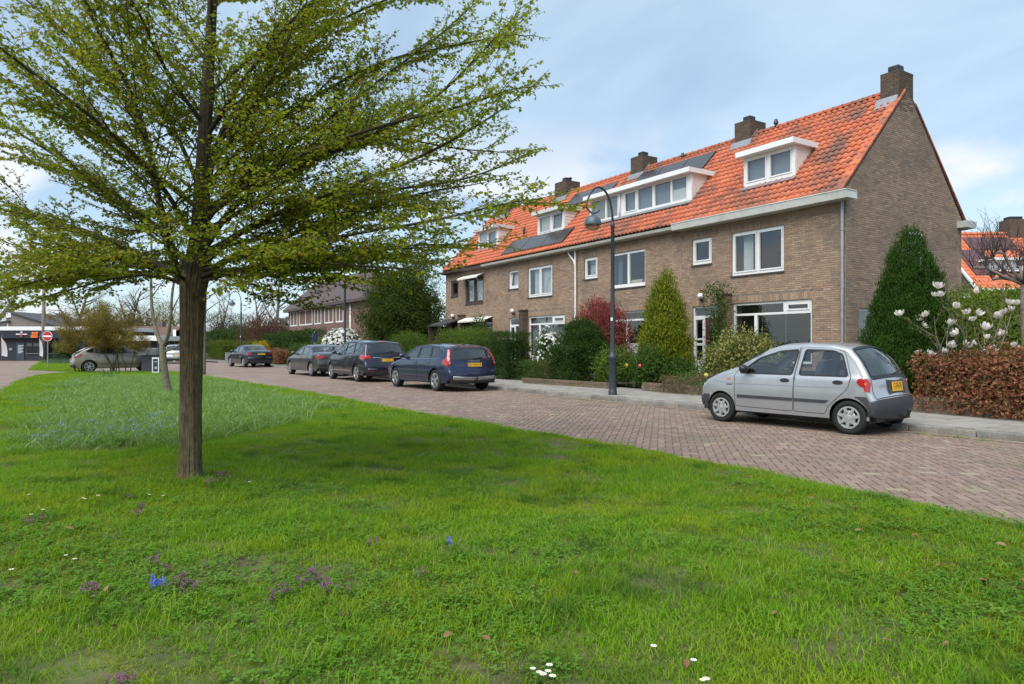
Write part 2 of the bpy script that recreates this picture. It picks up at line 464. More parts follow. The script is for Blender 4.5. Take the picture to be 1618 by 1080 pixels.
# far part of the road: the same clinkers as a pattern, too far to be told apart
def far_brick():
    m = bpy.data.materials.new('clinker_far'); m.use_nodes = True
    t = m.node_tree; b = t.nodes['Principled BSDF']; b.inputs['Roughness'].default_value = 0.8
    g = N(t, 'ShaderNodeNewGeometry'); mpn = N(t, 'ShaderNodeMapping'); mpn.inputs['Rotation'].default_value = (0, 0, R(45)); mpn.inputs['Scale'].default_value = (1, 1, 1)
    lk(t, g.outputs['Position'], mpn.inputs[0])
    bt = N(t, 'ShaderNodeTexBrick'); bt.inputs['Scale'].default_value = 1.0; bt.inputs['Brick Width'].default_value = 0.21; bt.inputs['Row Height'].default_value = 0.105; bt.inputs['Mortar Size'].default_value = 0.006
    bt.inputs['Color1'].default_value = (0.185, 0.130, 0.104, 1); bt.inputs['Color2'].default_value = (0.235, 0.167, 0.134, 1); bt.inputs['Mortar'].default_value = (0.12, 0.095, 0.065, 1)
    lk(t, mpn.outputs[0], bt.inputs['Vector'])
    n = N(t, 'ShaderNodeTexNoise'); n.inputs['Scale'].default_value = 0.8; n.inputs['Detail'].default_value = 6
    lk(t, g.outputs['Position'], n.inputs['Vector'])
    mr = N(t, 'ShaderNodeMapRange'); mr.inputs['From Min'].default_value = 0.3; mr.inputs['From Max'].default_value = 0.7; mr.inputs['To Min'].default_value = 0.8; mr.inputs['To Max'].default_value = 1.2
    lk(t, n.outputs['Fac'], mr.inputs['Value'])
    x = N(t, 'ShaderNodeMix', data_type='RGBA', blend_type='MULTIPLY'); x.inputs['Factor'].default_value = 1
    lk(t, bt.outputs['Color'], x.inputs[6]); lk(t, mr.outputs[0], x.inputs[7]); lk(t, x.outputs[2], b.inputs['Base Color'])
    return m
YB = 25.0
road_me = mesh_np('road', [(-60, -8, 0), (12.5, -8, 0), (12.5, YB, 0), (-60, YB, 0), (-60, YB, 0.010), (12.5, YB, 0.010), (12.5, 110, 0.010), (-60, 110, 0.010)],
                  [[(0, 1, 2, 3), (3, 2, 5, 4), (4, 5, 6, 7)]], [joint_m, far_brick()], midx=[0, 0, 1])
road = tag(link('road', road_me), kind='structure')
def road_bricks():
    L = 0.105
    ii, jj = np.meshgrid(np.arange(-90, 330), np.arange(-140, 250), indexing='ij')
    ii = ii.ravel(); jj = jj.ravel()
    cl = (ii - jj) % 4
    out = []
    s2 = math.sqrt(0.5)
    for c, du, dv, hor in ((0, 1.0, 0.5, 1), (3, 0.5, 1.0, 0)):
        k = cl == c
        u = (ii[k] + du) * L; v = (jj[k] + dv) * L
        x = (u - v) * s2 + 6.0; y = (u + v) * s2 - 4.0
        out.append(np.stack([x, y, np.full(len(x), hor)], 1))
    P = np.concatenate(out)
    lx = np.interp(P[:, 1], [a[1] for a in LAWN_R], [a[0] for a in LAWN_R])
    kx = np.interp(P[:, 1], [a[1] for a in KERB], [a[0] for a in KERB])
    d = P[:, 0] * SN + P[:, 1] * CS; rr = (P[:, 0] * CS - P[:, 1] * SN) / np.maximum(d, 0.1)
    k = (P[:, 0] > lx - 0.35) & (P[:, 0] < kx - 0.33) & (P[:, 1] < YB) & (P[:, 1] > -4) & (P[:, 0] < 12)
    P = P[k]; d = d[k]; rr = rr[k]
    n = len(P)
    rs = np.random.RandomState(5)
    h = 0.010 + rs.rand(n) * 0.004 + (vnoise(P[:, 0], P[:, 1], 0.7) - 0.5) * 0.004
    a = R(45) + np.where(P[:, 2] > 0, 0, R(90)) + rs.randn(n) * 0.012
    hl, hw, b = 0.0985, 0.046, 0.003
    q = np.array([[-hl, -hw, 0], [hl, -hw, 0], [hl, hw, 0], [-hl, hw, 0], [-hl + b, -hw + b, 1], [hl - b, -hw + b, 1], [hl - b, hw - b, 1], [-hl + b, hw - b, 1]])
    ca, sa = np.cos(a), np.sin(a)
    V = np.empty((n, 8, 3))
    V[:, :, 0] = P[:, None, 0] + q[None, :, 0] * ca[:, None] - q[None, :, 1] * sa[:, None]
    V[:, :, 1] = P[:, None, 1] + q[None, :, 0] * sa[:, None] + q[None, :, 1] * ca[:, None]
    V[:, :, 2] = np.where(q[None, :, 2] > 0, h[:, None] + rs.randn(n, 8) * 0.0008, 0.001)
    f = np.array([[4, 5, 6, 7], [0, 1, 5, 4], [1, 2, 6, 5], [2, 3, 7, 6], [3, 0, 4, 7]])
    vis = (np.abs(rr) < 0.75) & (d > 2) & (P[:, 0] > np.interp(P[:, 1], [a_[1] for a_ in LAWN_R], [a_[0] for a_ in LAWN_R]) + 0.1)
    order = np.argsort(np.where(vis, d, 1e9))
    single = np.zeros(n, bool); single[order[:300]] = True
    # the nearest ones are objects that share one mesh
    V0 = q.copy(); V0[:, 2] = np.where(q[:, 2] > 0, 0.012, 0.001)
    me = mesh_np('brick', V0, f, brick_road)
    for i in np.where(single)[0]:
        o = link('brick', me, road, (P[i, 0], P[i, 1], h[i] - 0.012)); o.rotation_euler = (rs.randn() * 0.004, rs.randn() * 0.004, a[i])
    k = ~single
    m = k.sum()
    F = (np.arange(m)[:, None, None] * 8 + f[None]).reshape(-1, 4)
    tag(link('brickwork', mesh_np('brickwork', V[k].reshape(-1, 3), F, brick_road, rnd=np.repeat(rs.rand(m), 8)), road), kind='stuff')
road_bricks()
# gutter course of bricks along the kerb, kerb stones, paving flags
pave_m = mat('flagstone', (0.25, 0.235, 0.21), 0.85, rnd=[(0, (0.215, 0.20, 0.178)), (0.5, (0.25, 0.235, 0.21)), (1, (0.285, 0.265, 0.235))], var=0.12, scale=9, bump=0.15, bscale=150, patch=[((0.13, 0.125, 0.085), 1.6, 0.52, 0.75, 0.6)])
kerb_m = mat('kerb_concrete', (0.20, 0.19, 0.17), 0.85, rnd=[(0, (0.17, 0.16, 0.145)), (1, (0.23, 0.215, 0.19))], var=0.2, scale=12, bump=0.2, bscale=120, patch=[((0.075, 0.075, 0.045), 2.2, 0.45, 0.7, 0.7)])
PZ = 0.10
pv = [(kerbx(y) + 0.12, y) for y in (-8, 4.3, 10, 18, 26, 34, 44, 56, 66, 80)]
bk = [(15.1, -8), (15.1, 10), (14.9, 13.5), (14.6, 18), (14.0, 24), (13.6, 34), (13.4, 44), (12.6, 56), (11.6, 66), (9.5, 80)]
mb = MB()
for i in range(len(pv) - 1):
    mb.quad((*pv[i], PZ - 0.008), (*bk[i], PZ - 0.008), (*bk[i + 1], PZ - 0.008), (*pv[i + 1], PZ - 0.008))
pav = mb.build('pavement', mat('pave_bed', (0.13, 0.12, 0.09), 0.95, col2=(0.16, 0.15, 0.13), scale=3, var=0.2)); pav['kind'] = 'structure'
def flags():
    rs = np.random.RandomState(11)
    P = []
    y = -4.0; j = 0
    while y < 40:
        n = 9
        for i in range(n):
            x = kerbx(y) + 0.28 + 0.15 + i * 0.30 + (0.15 if j % 2 else 0)
            P.append((x, y))
        y += 0.30; j += 1
    P = np.array(P)
    d = dep(P[:, 0], P[:, 1]); rr = (P[:, 0] * CS - P[:, 1] * SN) / d
    vis = (rr < 0.76) & (d > 3)
    k = P[:, 1] > -9; P = P[k]; d = d[k]; vis = vis[k]; n = len(P)
    dz = rs.rand(n) * 0.004
    q = np.array([[-.146, -.146, 0], [.146, -.146, 0], [.146, .146, 0], [-.146, .146, 0], [-.143, -.143, 1], [.143, -.143, 1], [.143, .143, 1], [-.143, .143, 1]])
    f = np.array([[4, 5, 6, 7], [0, 1, 5, 4], [1, 2, 6, 5], [2, 3, 7, 6], [3, 0, 4, 7]])
    zb, zt = PZ - 0.007, PZ
    order = np.argsort(np.where(vis, d, 1e9)); single = np.zeros(n, bool); single[order[:300]] = True
    V0 = q.copy(); V0[:, 2] = np.where(q[:, 2] > 0, zt, zb)
    me = mesh_np('paving_tile', V0, f, pave_m)
    for i in np.where(single)[0]:
        o = link('paving_tile', me, pav, (P[i, 0], P[i, 1], dz[i])); o.rotation_euler = (rs.randn() * 0.003, rs.randn() * 0.003, rs.randn() * 0.006)
    k = ~single; m = k.sum()
    V = np.repeat(q[None], m, 0); V[:, :, 2] = np.where(V[:, :, 2] > 0, zt + dz[k][:, None], zb)
    V[:, :, :2] += P[k][:, None, :]
    F = (np.arange(m)[:, None, None] * 8 + f[None]).reshape(-1, 4)
    tag(link('paving_tiles', mesh_np('paving_tiles', V.reshape(-1, 3), F, pave_m, rnd=np.repeat(rs.rand(m), 8)), pav), kind='stuff')
    # kerb stones, one metre each
    b = MB(); b.bevbox(-0.11, 0.11, -0.495, 0.495, -0.1, 0.112, 0.014)
    kme = b.mesh('kerb_stone', kerb_m, smooth=40)
    y = -3.5
    while y < 60:
        o = link('kerb_stone', kme, pav, (kerbx(y) + 0.14, y, 0)); o.rotation_euler = (0, 0, math.atan2(-(kerbx(y + .5) - kerbx(y - .5)), 1)); y += 1.0
flags()
gb = []
y = -4.0
while y < YB:
    for r_ in range(2):
        gb.append((kerbx(y) - 0.02 - r_ * 0.105, y + (0.1 if r_ else 0)))
    y += 0.205
gb = np.array(gb); gb = np.c_[gb, np.zeros(len(gb))]
V, F = boxes_np(gb, np.tile([0.097, 0.198, 0.010], (len(gb), 1)))
tag(link('gutter_bricks', mesh_np('gutter_bricks', V, F, brick_road, rnd=np.repeat(np.random.RandomState(2).rand(len(gb)), 8)), road), kind='stuff')
# garden ground behind the pavement
gm = mat('garden_soil', (0.05, 0.04, 0.025), 0.95, col2=(0.045, 0.06, 0.02), scale=1.2, var=0.25, bump=0.5, bscale=30)
gpoly = [(15.0, -8), (60, -8), (60, 120), (0, 120), (8.5, 84), (11.6, 66), (12.6, 56), (13.35, 44), (13.5, 34), (13.9, 24), (14.5, 18), (14.85, 13.5), (15.0, 10)]
link('garden_ground', mesh_np('garden_ground', [(x, y, 0.14) for x, y in gpoly], [[tuple(range(len(gpoly)))]], gm))['kind'] = 'structure'
# ---------------- lawn
def lawn_z(x, y):
    return 0.035 + 0.05 * (vnoise(x, y, 0.35, 1) - 0.4) + 0.02 * (vnoise(x, y, 1.3, 2) - 0.5)
def edge_dist(x, y, poly):
    d = np.full(np.shape(x), 1e9)
    n = len(poly)
    for i in range(n):
        a = np.array(poly[i][:2]); b = np.array(poly[(i + 1) % n][:2]); ab = b - a
        t = np.clip(((x - a[0]) * ab[0] + (y - a[1]) * ab[1]) / max(ab @ ab, 1e-9), 0, 1)
        d = np.minimum(d, np.hypot(x - a[0] - t * ab[0], y - a[1] - t * ab[1]))
    return d
def sheet(poly, step, zf, name, m, edge=0.25):
    V, T = tri_region(poly, step=step)
    d = edge_dist(V[:, 0], V[:, 1], poly)
    z = zf(V[:, 0], V[:, 1]) * np.clip(d / edge, 0.0, 1) + 0.012 * (d < 0.02)
    return np.c_[V, z], T
MEADOW = [tuple(gp(*q)[:2]) for q in ((38, 712), (75, 720), (150, 712), (240, 705), (330, 690), (430, 676), (505, 658), (480, 640), (420, 622), (340, 603), (285, 597), (180, 597), (110, 606), (75, 640))]
lawn_m = mat('lawn_floor', (0.060, 0.085, 0.014), 0.95, col2=(0.085, 0.072, 0.032), scale=1.2, var=0.3, bump=0.6, bscale=45,
             patch=[((0.10, 0.12, 0.020), 2.2, 0.52, 0.66, 0.8), ((0.085, 0.065, 0.036), 1.9, 0.60, 0.68, 0.9), ((0.10, 0.08, 0.04), 5, .60, .70, .8)])
LV, LT = sheet(LAWN, 0.30, lawn_z, 'lawn', lawn_m)
lawn = tag(link('lawn', mesh_np('lawn', LV, LT, lawn_m, smooth=True)), kind='structure')
# ---------------- grass blades
def blades(n, rad, h0, h1, wd, lean, seed, seg=3, curl=0.5, rx=None):
    rs = np.random.RandomState(seed)
    a = rs.rand(n) * 6.283; r = rad * np.sqrt(rs.rand(n))
    bx, by = r * np.cos(a), r * np.sin(a)
    h = h0 + (h1 - h0) * rs.rand(n); ta = rs.rand(n) * 6.283; le = lean * (0.3 + rs.rand(n))
    wdt = wd * (0.7 + 0.6 * rs.rand(n)); fa = ta + 1.57 + rs.randn(n) * 0.5
    V = []; nv = 2 * seg + 1
    VV = np.zeros((n, nv, 3))
    for k in range(seg + 1):
        s_ = k / seg
        off = le * h * s_ ** (1 + curl)
        z = h * (s_ - 0.25 * le * s_ ** 2)
        x = bx + off * np.cos(ta); y = by + off * np.sin(ta)
        if k == seg:
            VV[:, 2 * seg] = np.stack([x, y, z], 1)
        else:
            w_ = wdt * (1 - 0.45 * s_) * 0.5
            VV[:, 2 * k] = np.stack([x - w_ * np.cos(fa), y - w_ * np.sin(fa), z], 1)
            VV[:, 2 * k + 1] = np.stack([x + w_ * np.cos(fa), y + w_ * np.sin(fa), z], 1)
    q = [[2 * k, 2 * k + 1, 2 * k + 3, 2 * k + 2] for k in range(seg - 1)]
    F4 = (np.arange(n)[:, None, None] * nv + np.array(q)[None]).reshape(-1, 4) if q else np.zeros((0, 4), int)
    F3 = (np.arange(n)[:, None, None] * nv + np.array([[2 * seg - 2, 2 * seg - 1, 2 * seg]])[None]).reshape(-1, 3)
    return VV.reshape(-1, 3), [F4, F3], np.repeat(rs.rand(n), nv)
def grass_mat(name, cols, trans=0.48, patch=None):
    return mat(name, cols[0], 0.65, rnd=[(i / (len(cols) - 1), c) for i, c in enumerate(cols)], transl=trans, spec=0.1, patch=patch)
G1 = grass_mat('grass_blade', [(0.110, 0.255, 0.010), (0.165, 0.345, 0.011), (0.235, 0.40, 0.018), (0.128, 0.295, 0.011), (0.35, 0.39, 0.10)],
               patch=[((0.30, 0.37, 0.018), 0.9, 0.48, 0.66, 0.75), ((0.055, 0.150, 0.018), 1.9, 0.52, 0.66, 0.75), ((0.24, 0.19, 0.08), 1.3, 0.63, 0.74, 0.6)])
G2 = grass_mat('moss_blade', [(0.22, 0.265, 0.010), (0.27, 0.30, 0.016), (0.165, 0.235, 0.010)])
G3 = grass_mat('clover_leaf', [(0.10, 0.235, 0.022), (0.135, 0.285, 0.034), (0.17, 0.31, 0.045)])
G4 = grass_mat('meadow_blade', [(0.14, 0.27, 0.030), (0.20, 0.34, 0.075), (0.10, 0.23, 0.020), (0.42, 0.50, 0.26)])
def clover(n, rad, seed):
    rs = np.random.RandomState(seed); V = []; F = []
    for i in range(n):
        a = rs.rand() * 6.28; r = rad * math.sqrt(rs.rand()); x, y = r * math.cos(a), r * math.sin(a); z = 0.015 + rs.rand() * 0.03; s_ = 0.006 + rs.rand() * 0.006; t0 = rs.rand() * 6.28
        for k in range(3):
            t = t0 + k * 2.09; o = len(V); c, s2 = math.cos(t), math.sin(t); tl = rs.randn() * 0.004
            for (u, v, ww) in ((0, 0, 0), (0.8, -0.75, 1), (1.7, -0.55, 1), (1.7, 0.55, 1), (0.8, 0.75, 1)):
                V.append((x + s_ * (u * c - v * s2), y + s_ * (u * s2 + v * c), z + tl * ww + rs.randn() * 0.001))
            F.append((o, o + 1, o + 2, o + 3, o + 4))
    return np.array(V), [F]
def proto(name, V, F, m, r=None):
    return bpy.data.objects.new(name, mesh_np(name, V, F, m, rnd=r, smooth=True))
def scatter(name, base, layers, kindlabel=None):
    """base: (V, T) surface; layers: (proto object, per-vertex density array, smin, smax, seed)"""
    V, T = base
    me = mesh_np(name, V, T, lawn_m)
    o = link(name, me)
    ng = bpy.data.node_groups.new(name, 'GeometryNodeTree')
    ng.interface.new_socket('Geometry', in_out='INPUT', socket_type='NodeSocketGeometry')
    ng.interface.new_socket('Geometry', in_out='OUTPUT', socket_type='NodeSocketGeometry')
    gi = N(ng, 'NodeGroupInput'); go = N(ng, 'NodeGroupOutput')
    jn = N(ng, 'GeometryNodeJoinGeometry')
    for li, (pr, dens, smin, smax, seed) in enumerate(layers):
        at = me.attributes.new(f'dens{li}', 'FLOAT', 'POINT'); at.data.foreach_set('value', np.asarray(dens, np.float32))
        sc_ = me.attributes.new(f'siz{li}', 'FLOAT', 'POINT'); sc_.data.foreach_set('value', np.asarray(np.broadcast_to(smax, (len(V),)), np.float32))
        dp = N(ng, 'GeometryNodeDistributePointsOnFaces'); dp.inputs['Seed'].default_value = seed
        na = N(ng, 'GeometryNodeInputNamedAttribute', data_type='FLOAT'); na.inputs['Name'].default_value = f'dens{li}'
        lk(ng, gi.outputs[0], dp.inputs['Mesh']); lk(ng, na.outputs['Attribute'], dp.inputs['Density'])
        oi = N(ng, 'GeometryNodeObjectInfo'); oi.inputs['Object'].default_value = pr
        ip = N(ng, 'GeometryNodeInstanceOnPoints')
        lk(ng, dp.outputs['Points'], ip.inputs['Points']); lk(ng, oi.outputs['Geometry'], ip.inputs['Instance'])
        rv = N(ng, 'FunctionNodeRandomValue', data_type='FLOAT_VECTOR'); rv.inputs[0].default_value = (-0.12, -0.12, 0); rv.inputs[1].default_value = (0.12, 0.12, 6.283); rv.inputs['Seed'].default_value = seed + 1
        lk(ng, rv.outputs[0], ip.inputs['Rotation'])
        rs_ = N(ng, 'FunctionNodeRandomValue', data_type='FLOAT'); rs_.inputs[2].default_value = smin; rs_.inputs[3].default_value = 1.0; rs_.inputs['Seed'].default_value = seed + 2
        ns = N(ng, 'GeometryNodeInputNamedAttribute', data_type='FLOAT'); ns.inputs['Name'].default_value = f'siz{li}'
        mu = N(ng, 'ShaderNodeMath', operation='MULTIPLY'); lk(ng, rs_.outputs[1], mu.inputs[0]); lk(ng, ns.outputs['Attribute'], mu.inputs[1])
        lk(ng, mu.outputs[0], ip.inputs['Scale'])
        lk(ng, ip.outputs[0], jn.inputs[0])
    lk(ng, jn.outputs[0], go.inputs[0])
    md = o.modifiers.new('scatter', 'NODES'); md.node_group = ng
    o['kind'] = 'stuff'
    return o
P_TUFT = [proto('grass_tuft', *blades(22, 0.075, 0.016, 0.050, 0.0042, 1.0, 20 + i)[:2], G1, blades(22, 0.075, 0.016, 0.050, 0.0042, 1.0, 20 + i)[2]) for i in range(3)]
_b = blades(30, 0.10, 0.06, 0.14, 0.005, 0.9, 40); P_TALL = proto('tall_tuft', _b[0], _b[1], G1, _b[2])
_b = blades(40, 0.07, 0.008, 0.022, 0.005, 1.2, 41, seg=2); P_MOSS = proto('moss_tuft', _b[0], _b[1], G2, _b[2])
_b = clover(16, 0.09, 42); P_CLOV = proto('clover_patch', _b[0], _b[1], G3)
_b = blades(17, 0.14, 0.08, 0.26, 0.015, 1.4, 43, seg=4); P_MEAD = proto('meadow_tuft', _b[0], _b[1], G4, _b[2])
_b = blades(16, 0.22, 0.05, 0.12, 0.013, 0.9, 44, seg=2); P_FAR = proto('far_tuft', _b[0], _b[1], G1, _b[2])
def lawn_grass():
    V, T = tri_region(LAWN, step=0.21)
    d0 = edge_dist(V[:, 0], V[:, 1], LAWN)
    z = lawn_z(V[:, 0], V[:, 1]) * np.clip(d0 / 0.25, 0, 1)
    t = dep(V[:, 0], V[:, 1]); rr = (V[:, 0] * CS - V[:, 1] * SN)
    see = ((t > 1.0) & (np.abs(rr) < 0.88 * t + 1.6)).astype(float)
    dM = edge_dist(V[:, 0], V[:, 1], MEADOW); iM = inpoly(V[:, 0], V[:, 1], MEADOW); nM = vnoise(V[:, 0], V[:, 1], 1.1, 21)
    inm = np.clip(.5 + (np.where(iM, dM, -dM) + (nM - .5) * 1.4) / .8, 0, 1)
    nA = vnoise(V[:, 0], V[:, 1], 0.9, 3); nB = vnoise(V[:, 0], V[:, 1], 1.7, 5); nC = vnoise(V[:, 0], V[:, 1], 0.55, 8); nD = vnoise(V[:, 0], V[:, 1], 2.2, 9)
    near = np.clip((17 - t) / 5, 0, 1); far = np.clip(1 - np.clip((16 - t) / 5, 0, 1) + .5 * inm, 0, 1)
    bare = np.clip((nD - 0.68) / 0.08, 0, 1)
    nE = vnoise(V[:, 0], V[:, 1], 4.3, 12); nF = vnoise(V[:, 0], V[:, 1], 3.1, 15)
    base = see * (1 - inm) * near * (1 - 0.80 * bare) * np.clip(.25 + 1.5 * nE, .3, 1.3)
    thin = np.where(t < 7, 1.0, 0.75)
    clov = np.maximum(np.clip((nB - 0.60) / 0.12, 0, 1), np.clip((nF - .66) / .06, 0, 1)) * np.clip((7.5 - t) / 2.5, 0, 1)
    rightm = np.clip((V[:, 0] - 2.0) / 4, 0, 1)
    moss = np.clip((nC + 0.25 * rightm - 0.50) / 0.15, 0, 1)
    gh = 0.6 + 0.6 * vnoise(V[:, 0], V[:, 1], 1.1, 6) + .35 * vnoise(V[:, 0], V[:, 1], 3.7, 13)
    lay = []
    for i, p in enumerate(P_TUFT):
        lay.append((p, base * thin * 185 * (1 - 0.5 * moss) * (1 - 0.55 * clov), 0.6, gh * 1.15, 10 + i))
    lay.append((P_TALL, base * 80 * np.maximum(np.clip((nA - 0.62) / 0.08, 0, 1), .8 * np.clip((nF - .70) / .05, 0, 1)), 0.55, 1.0, 20))
    lay.append((P_MOSS, base * 260 * np.maximum(moss, bare * .8) * np.clip((9 - t) / 3, 0.25, 1), 0.7, 1.3, 30))
    lay.append((P_CLOV, see * (1 - inm) * 85 * clov, 0.7, 1.25, 40))
    lay.append((P_MEAD, see * inm * 62 * np.clip(.35 + 1.2 * vnoise(V[:, 0], V[:, 1], 1.6, 22), .2, 1.4), 0.5, 1.05, 50))
    lay.append((P_FAR, see * (1 - .45 * inm) * far * 70, 0.6, 0.9, 60))
    o = scatter('grass', (np.c_[V, z], T), lay)
    tag(o, 'short green lawn grass with moss, clover and longer pale tufts around the trees', 'grass')
lawn_grass()
# ================================================================== terrace of four brick houses
FX, GY, RX, EY = 17.47, 10.65, 23.82, 34.25    # street front, near gable, rear wall, far gable
HB = [10.65, 16.58, 22.46, 28.32, 34.25]       # party walls
BRH = [(0.0, (0.26, 0.170, 0.112)), (0.2, (0.335, 0.220, 0.142)), (0.4, (0.220, 0.148, 0.108)), (0.58, (0.365, 0.245, 0.156)), (0.76, (0.295, 0.192, 0.132)), (0.9, (0.39, 0.28, 0.182)), (1.0, (0.31, 0.172, 0.112))]
brick_m = mat('facing_brick', (0.3, 0.2, 0.1), 0.85, rnd=BRH, var=0.16, scale=10, bump=0.3, bscale=140, patch=[((0.125, 0.095, 0.078), 0.8, 0.48, 0.70, 0.6), ((0.09, 0.075, 0.065), 2.3, .60, .72, .6)])
brick_g = mat('gable_brick_shaded', (0.3, 0.2, 0.1), 0.85, rnd=[(p, (c[0] * .88, c[1] * .9, c[2] * .95)) for p, c in BRH], var=0.16, scale=10, bump=0.3, bscale=140, patch=[((0.095, 0.08, 0.07), 0.7, 0.46, 0.72, 0.6)])  # facing brick darkened, the gable's weaker light put into the colour
mortar = mat('mortar', (0.215, 0.175, 0.138), 0.95, col2=(0.165, 0.135, 0.11), scale=4, var=0.2)
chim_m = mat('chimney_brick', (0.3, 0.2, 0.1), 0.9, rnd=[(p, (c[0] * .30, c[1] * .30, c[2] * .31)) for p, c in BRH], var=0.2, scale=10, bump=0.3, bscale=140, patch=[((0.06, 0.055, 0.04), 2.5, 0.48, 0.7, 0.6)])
brown_wood = mat('brown_wood', (0.075, 0.05, 0.042), 0.5, var=0.15, scale=6)
seal = mat('dark_sill', (0.055, 0.04, 0.035), 0.6, var=0.2, scale=8)
curtain_m = mat('net_curtain', (0.62, 0.66, 0.68), 0.9, var=0.06, scale=5, transl=0.35)
white_curtain = mat('white_curtain', (0.75, 0.76, 0.76), 0.9, transl=0.3)
blind_m = mat('blind_slat', (0.34, 0.35, 0.35), 0.5)
blind_d = mat('dark_blind_slat', (0.34, 0.35, 0.34), 0.45)
room_m = mat('room_wall', (0.16, 0.14, 0.12), 0.9)
roof_under = mat('roof_battens', (0.055, 0.03, 0.022), 0.95)
TILE_A = [(0.0, (0.52, 0.132, 0.056)), (0.25, (0.46, 0.114, 0.050)), (0.5, (0.55, 0.148, 0.062)), (0.75, (0.42, 0.100, 0.046)), (1.0, (0.57, 0.172, 0.076))]
tile_old = mat('old_pantile', (0.5, 0.12, 0.04), 0.75, rnd=TILE_A, var=0.16, scale=9, bump=0.2, bscale=60, patch=[((0.12, 0.075, 0.060), 0.75, 0.44, 0.64, 0.82), ((0.13, 0.085, 0.07), 3.5, 0.52, 0.66, 0.6)])
tile_new = mat('bright_pantile', (0.5, 0.12, 0.04), 0.7, rnd=TILE_A, var=0.10, scale=9, bump=0.15, bscale=60, patch=[((0.20, 0.10, 0.06), 1.3, 0.60, 0.75, 0.6)])
solar_m = mat('solar_cell', (0.045, 0.038, 0.038), 0.22, spec=1.0)
solar_f = mat('solar_frame', (0.02, 0.02, 0.02), 0.3)
# plane frames: (u, out, z) -> world
def PF(d=0.0):
    return lambda u, o, z: (FX + d - o, u, z)
def PG(d=0.0):
    return lambda u, o, z: (u, GY + d - o, z)
def pbox(mb, f, u0, u1, o0, o1, z0, z1):
    p = [f(u0, o0, z0), f(u1, o1, z1)]
    mb.box(min(p[0][0], p[1][0]), max(p[0][0], p[1][0]), min(p[0][1], p[1][1]), max(p[0][1], p[1][1]), z0, z1)
def cells(mb, f, u0, u1, z0, z1, holes, o0, o1):
    us = sorted({u0, u1, *[min(max(h[k], u0), u1) for h in holes for k in (0, 1)]})
    zs = sorted({z0, z1, *[min(max(h[k], z0), z1) for h in holes for k in (2, 3)]})
    for j in range(len(zs) - 1):
        run = None
        for i in range(len(us)):
            ok = False
            if i < len(us) - 1:
                uc, zc = (us[i] + us[i + 1]) / 2, (zs[j] + zs[j + 1]) / 2
                ok = not any(h[0] < uc < h[1] and h[2] < zc < h[3] for h in holes)
            if ok and run is None: run = us[i]
            if not ok and run is not None:
                pbox(mb, f, run, us[i], o0, o1, zs[j], zs[j + 1]); run = None
def window(parent, f, u0, u1, z0, z1, fields, fm=WHITE, fd=0.07, o=-0.05, sill=True, pane_m=None, sash_w=0.045, name='window'):
    """fields: (u0,u1,z0,z1,opening,tilt). The frame is what the fields leave over."""
    mb = MB(); cells(mb, f, u0, u1, z0, z1, [q[:4] for q in fields], o - fd, o)
    wf = mb.build(name, fm, parent)
    for q in fields:
        a, b, c, d = q[:4]; op = len(q) > 4 and q[4]; tl = q[5] if len(q) > 5 else 0
        s = sash_w
        if op:
            m2 = MB(); po = o + 0.018
            if tl:
                for (ua, ub, za, zb) in ((a, a + s, c, d), (b - s, b, c, d), (a + s, b - s, c, c + s), (a + s, b - s, d - s, d)):
                    v = [f(uu, po - 0.01 - (0.05 if k else 0) - tl * (zz - c), zz) for k in (0, 1) for (uu, zz) in ((ua, za), (ub, za), (ub, zb), (ua, zb))]
                    m2.add(v, [(0, 1, 2, 3), (7, 6, 5, 4), (0, 4, 5, 1), (1, 5, 6, 2), (2, 6, 7, 3), (3, 7, 4, 0)])
            else:
                cells(m2, f, a + 0.004, b - 0.004, c + 0.004, d - 0.004, [(a + s, b - s, c + s, d - s)], po - 0.055, po)
            m2.build('sash', fm, wf)
            a, b, c, d = a + s, b - s, c + s, d - s
        m3 = MB(); po = o - 0.035
        if tl:
            v = [f(uu, po - 0.012 * k - tl * (zz - c), zz) for k in (0, 1) for (uu, zz) in ((a, c), (b, c), (b, d), (a, d))]
            m3.add(v, [(0, 1, 2, 3)])
        else:
            m3.quad(f(a, po, c), f(b, po, c), f(b, po, d), f(a, po, d))
        m3.build('pane', pane_m or PANE, wf)
    if sill:
        m4 = MB(); pbox(m4, f, u0 - 0.02, u1 + 0.02, o - 0.06, 0.035, z0 - 0.055, z0 - 0.002); m4.build('sill', seal, wf)
    return wf
def curtain(parent, f, u0, u1, z0, z1, o=-0.30, m=None, waves=9, amp=0.025):
    n = 48; V = []; F = []
    for i in range(n + 1):
        t = i / n; u = u0 + (u1 - u0) * t; oo = o + amp * math.sin(t * waves * 6.283) + 0.01 * math.sin(t * 23)
        V += [f(u, oo, z0), f(u, oo, z1)]
        if i < n: F.append((2 * i, 2 * i + 2, 2 * i + 3, 2 * i + 1))
    link('curtain', mesh_np('curtain', V, [F], m or curtain_m, smooth=True), parent)
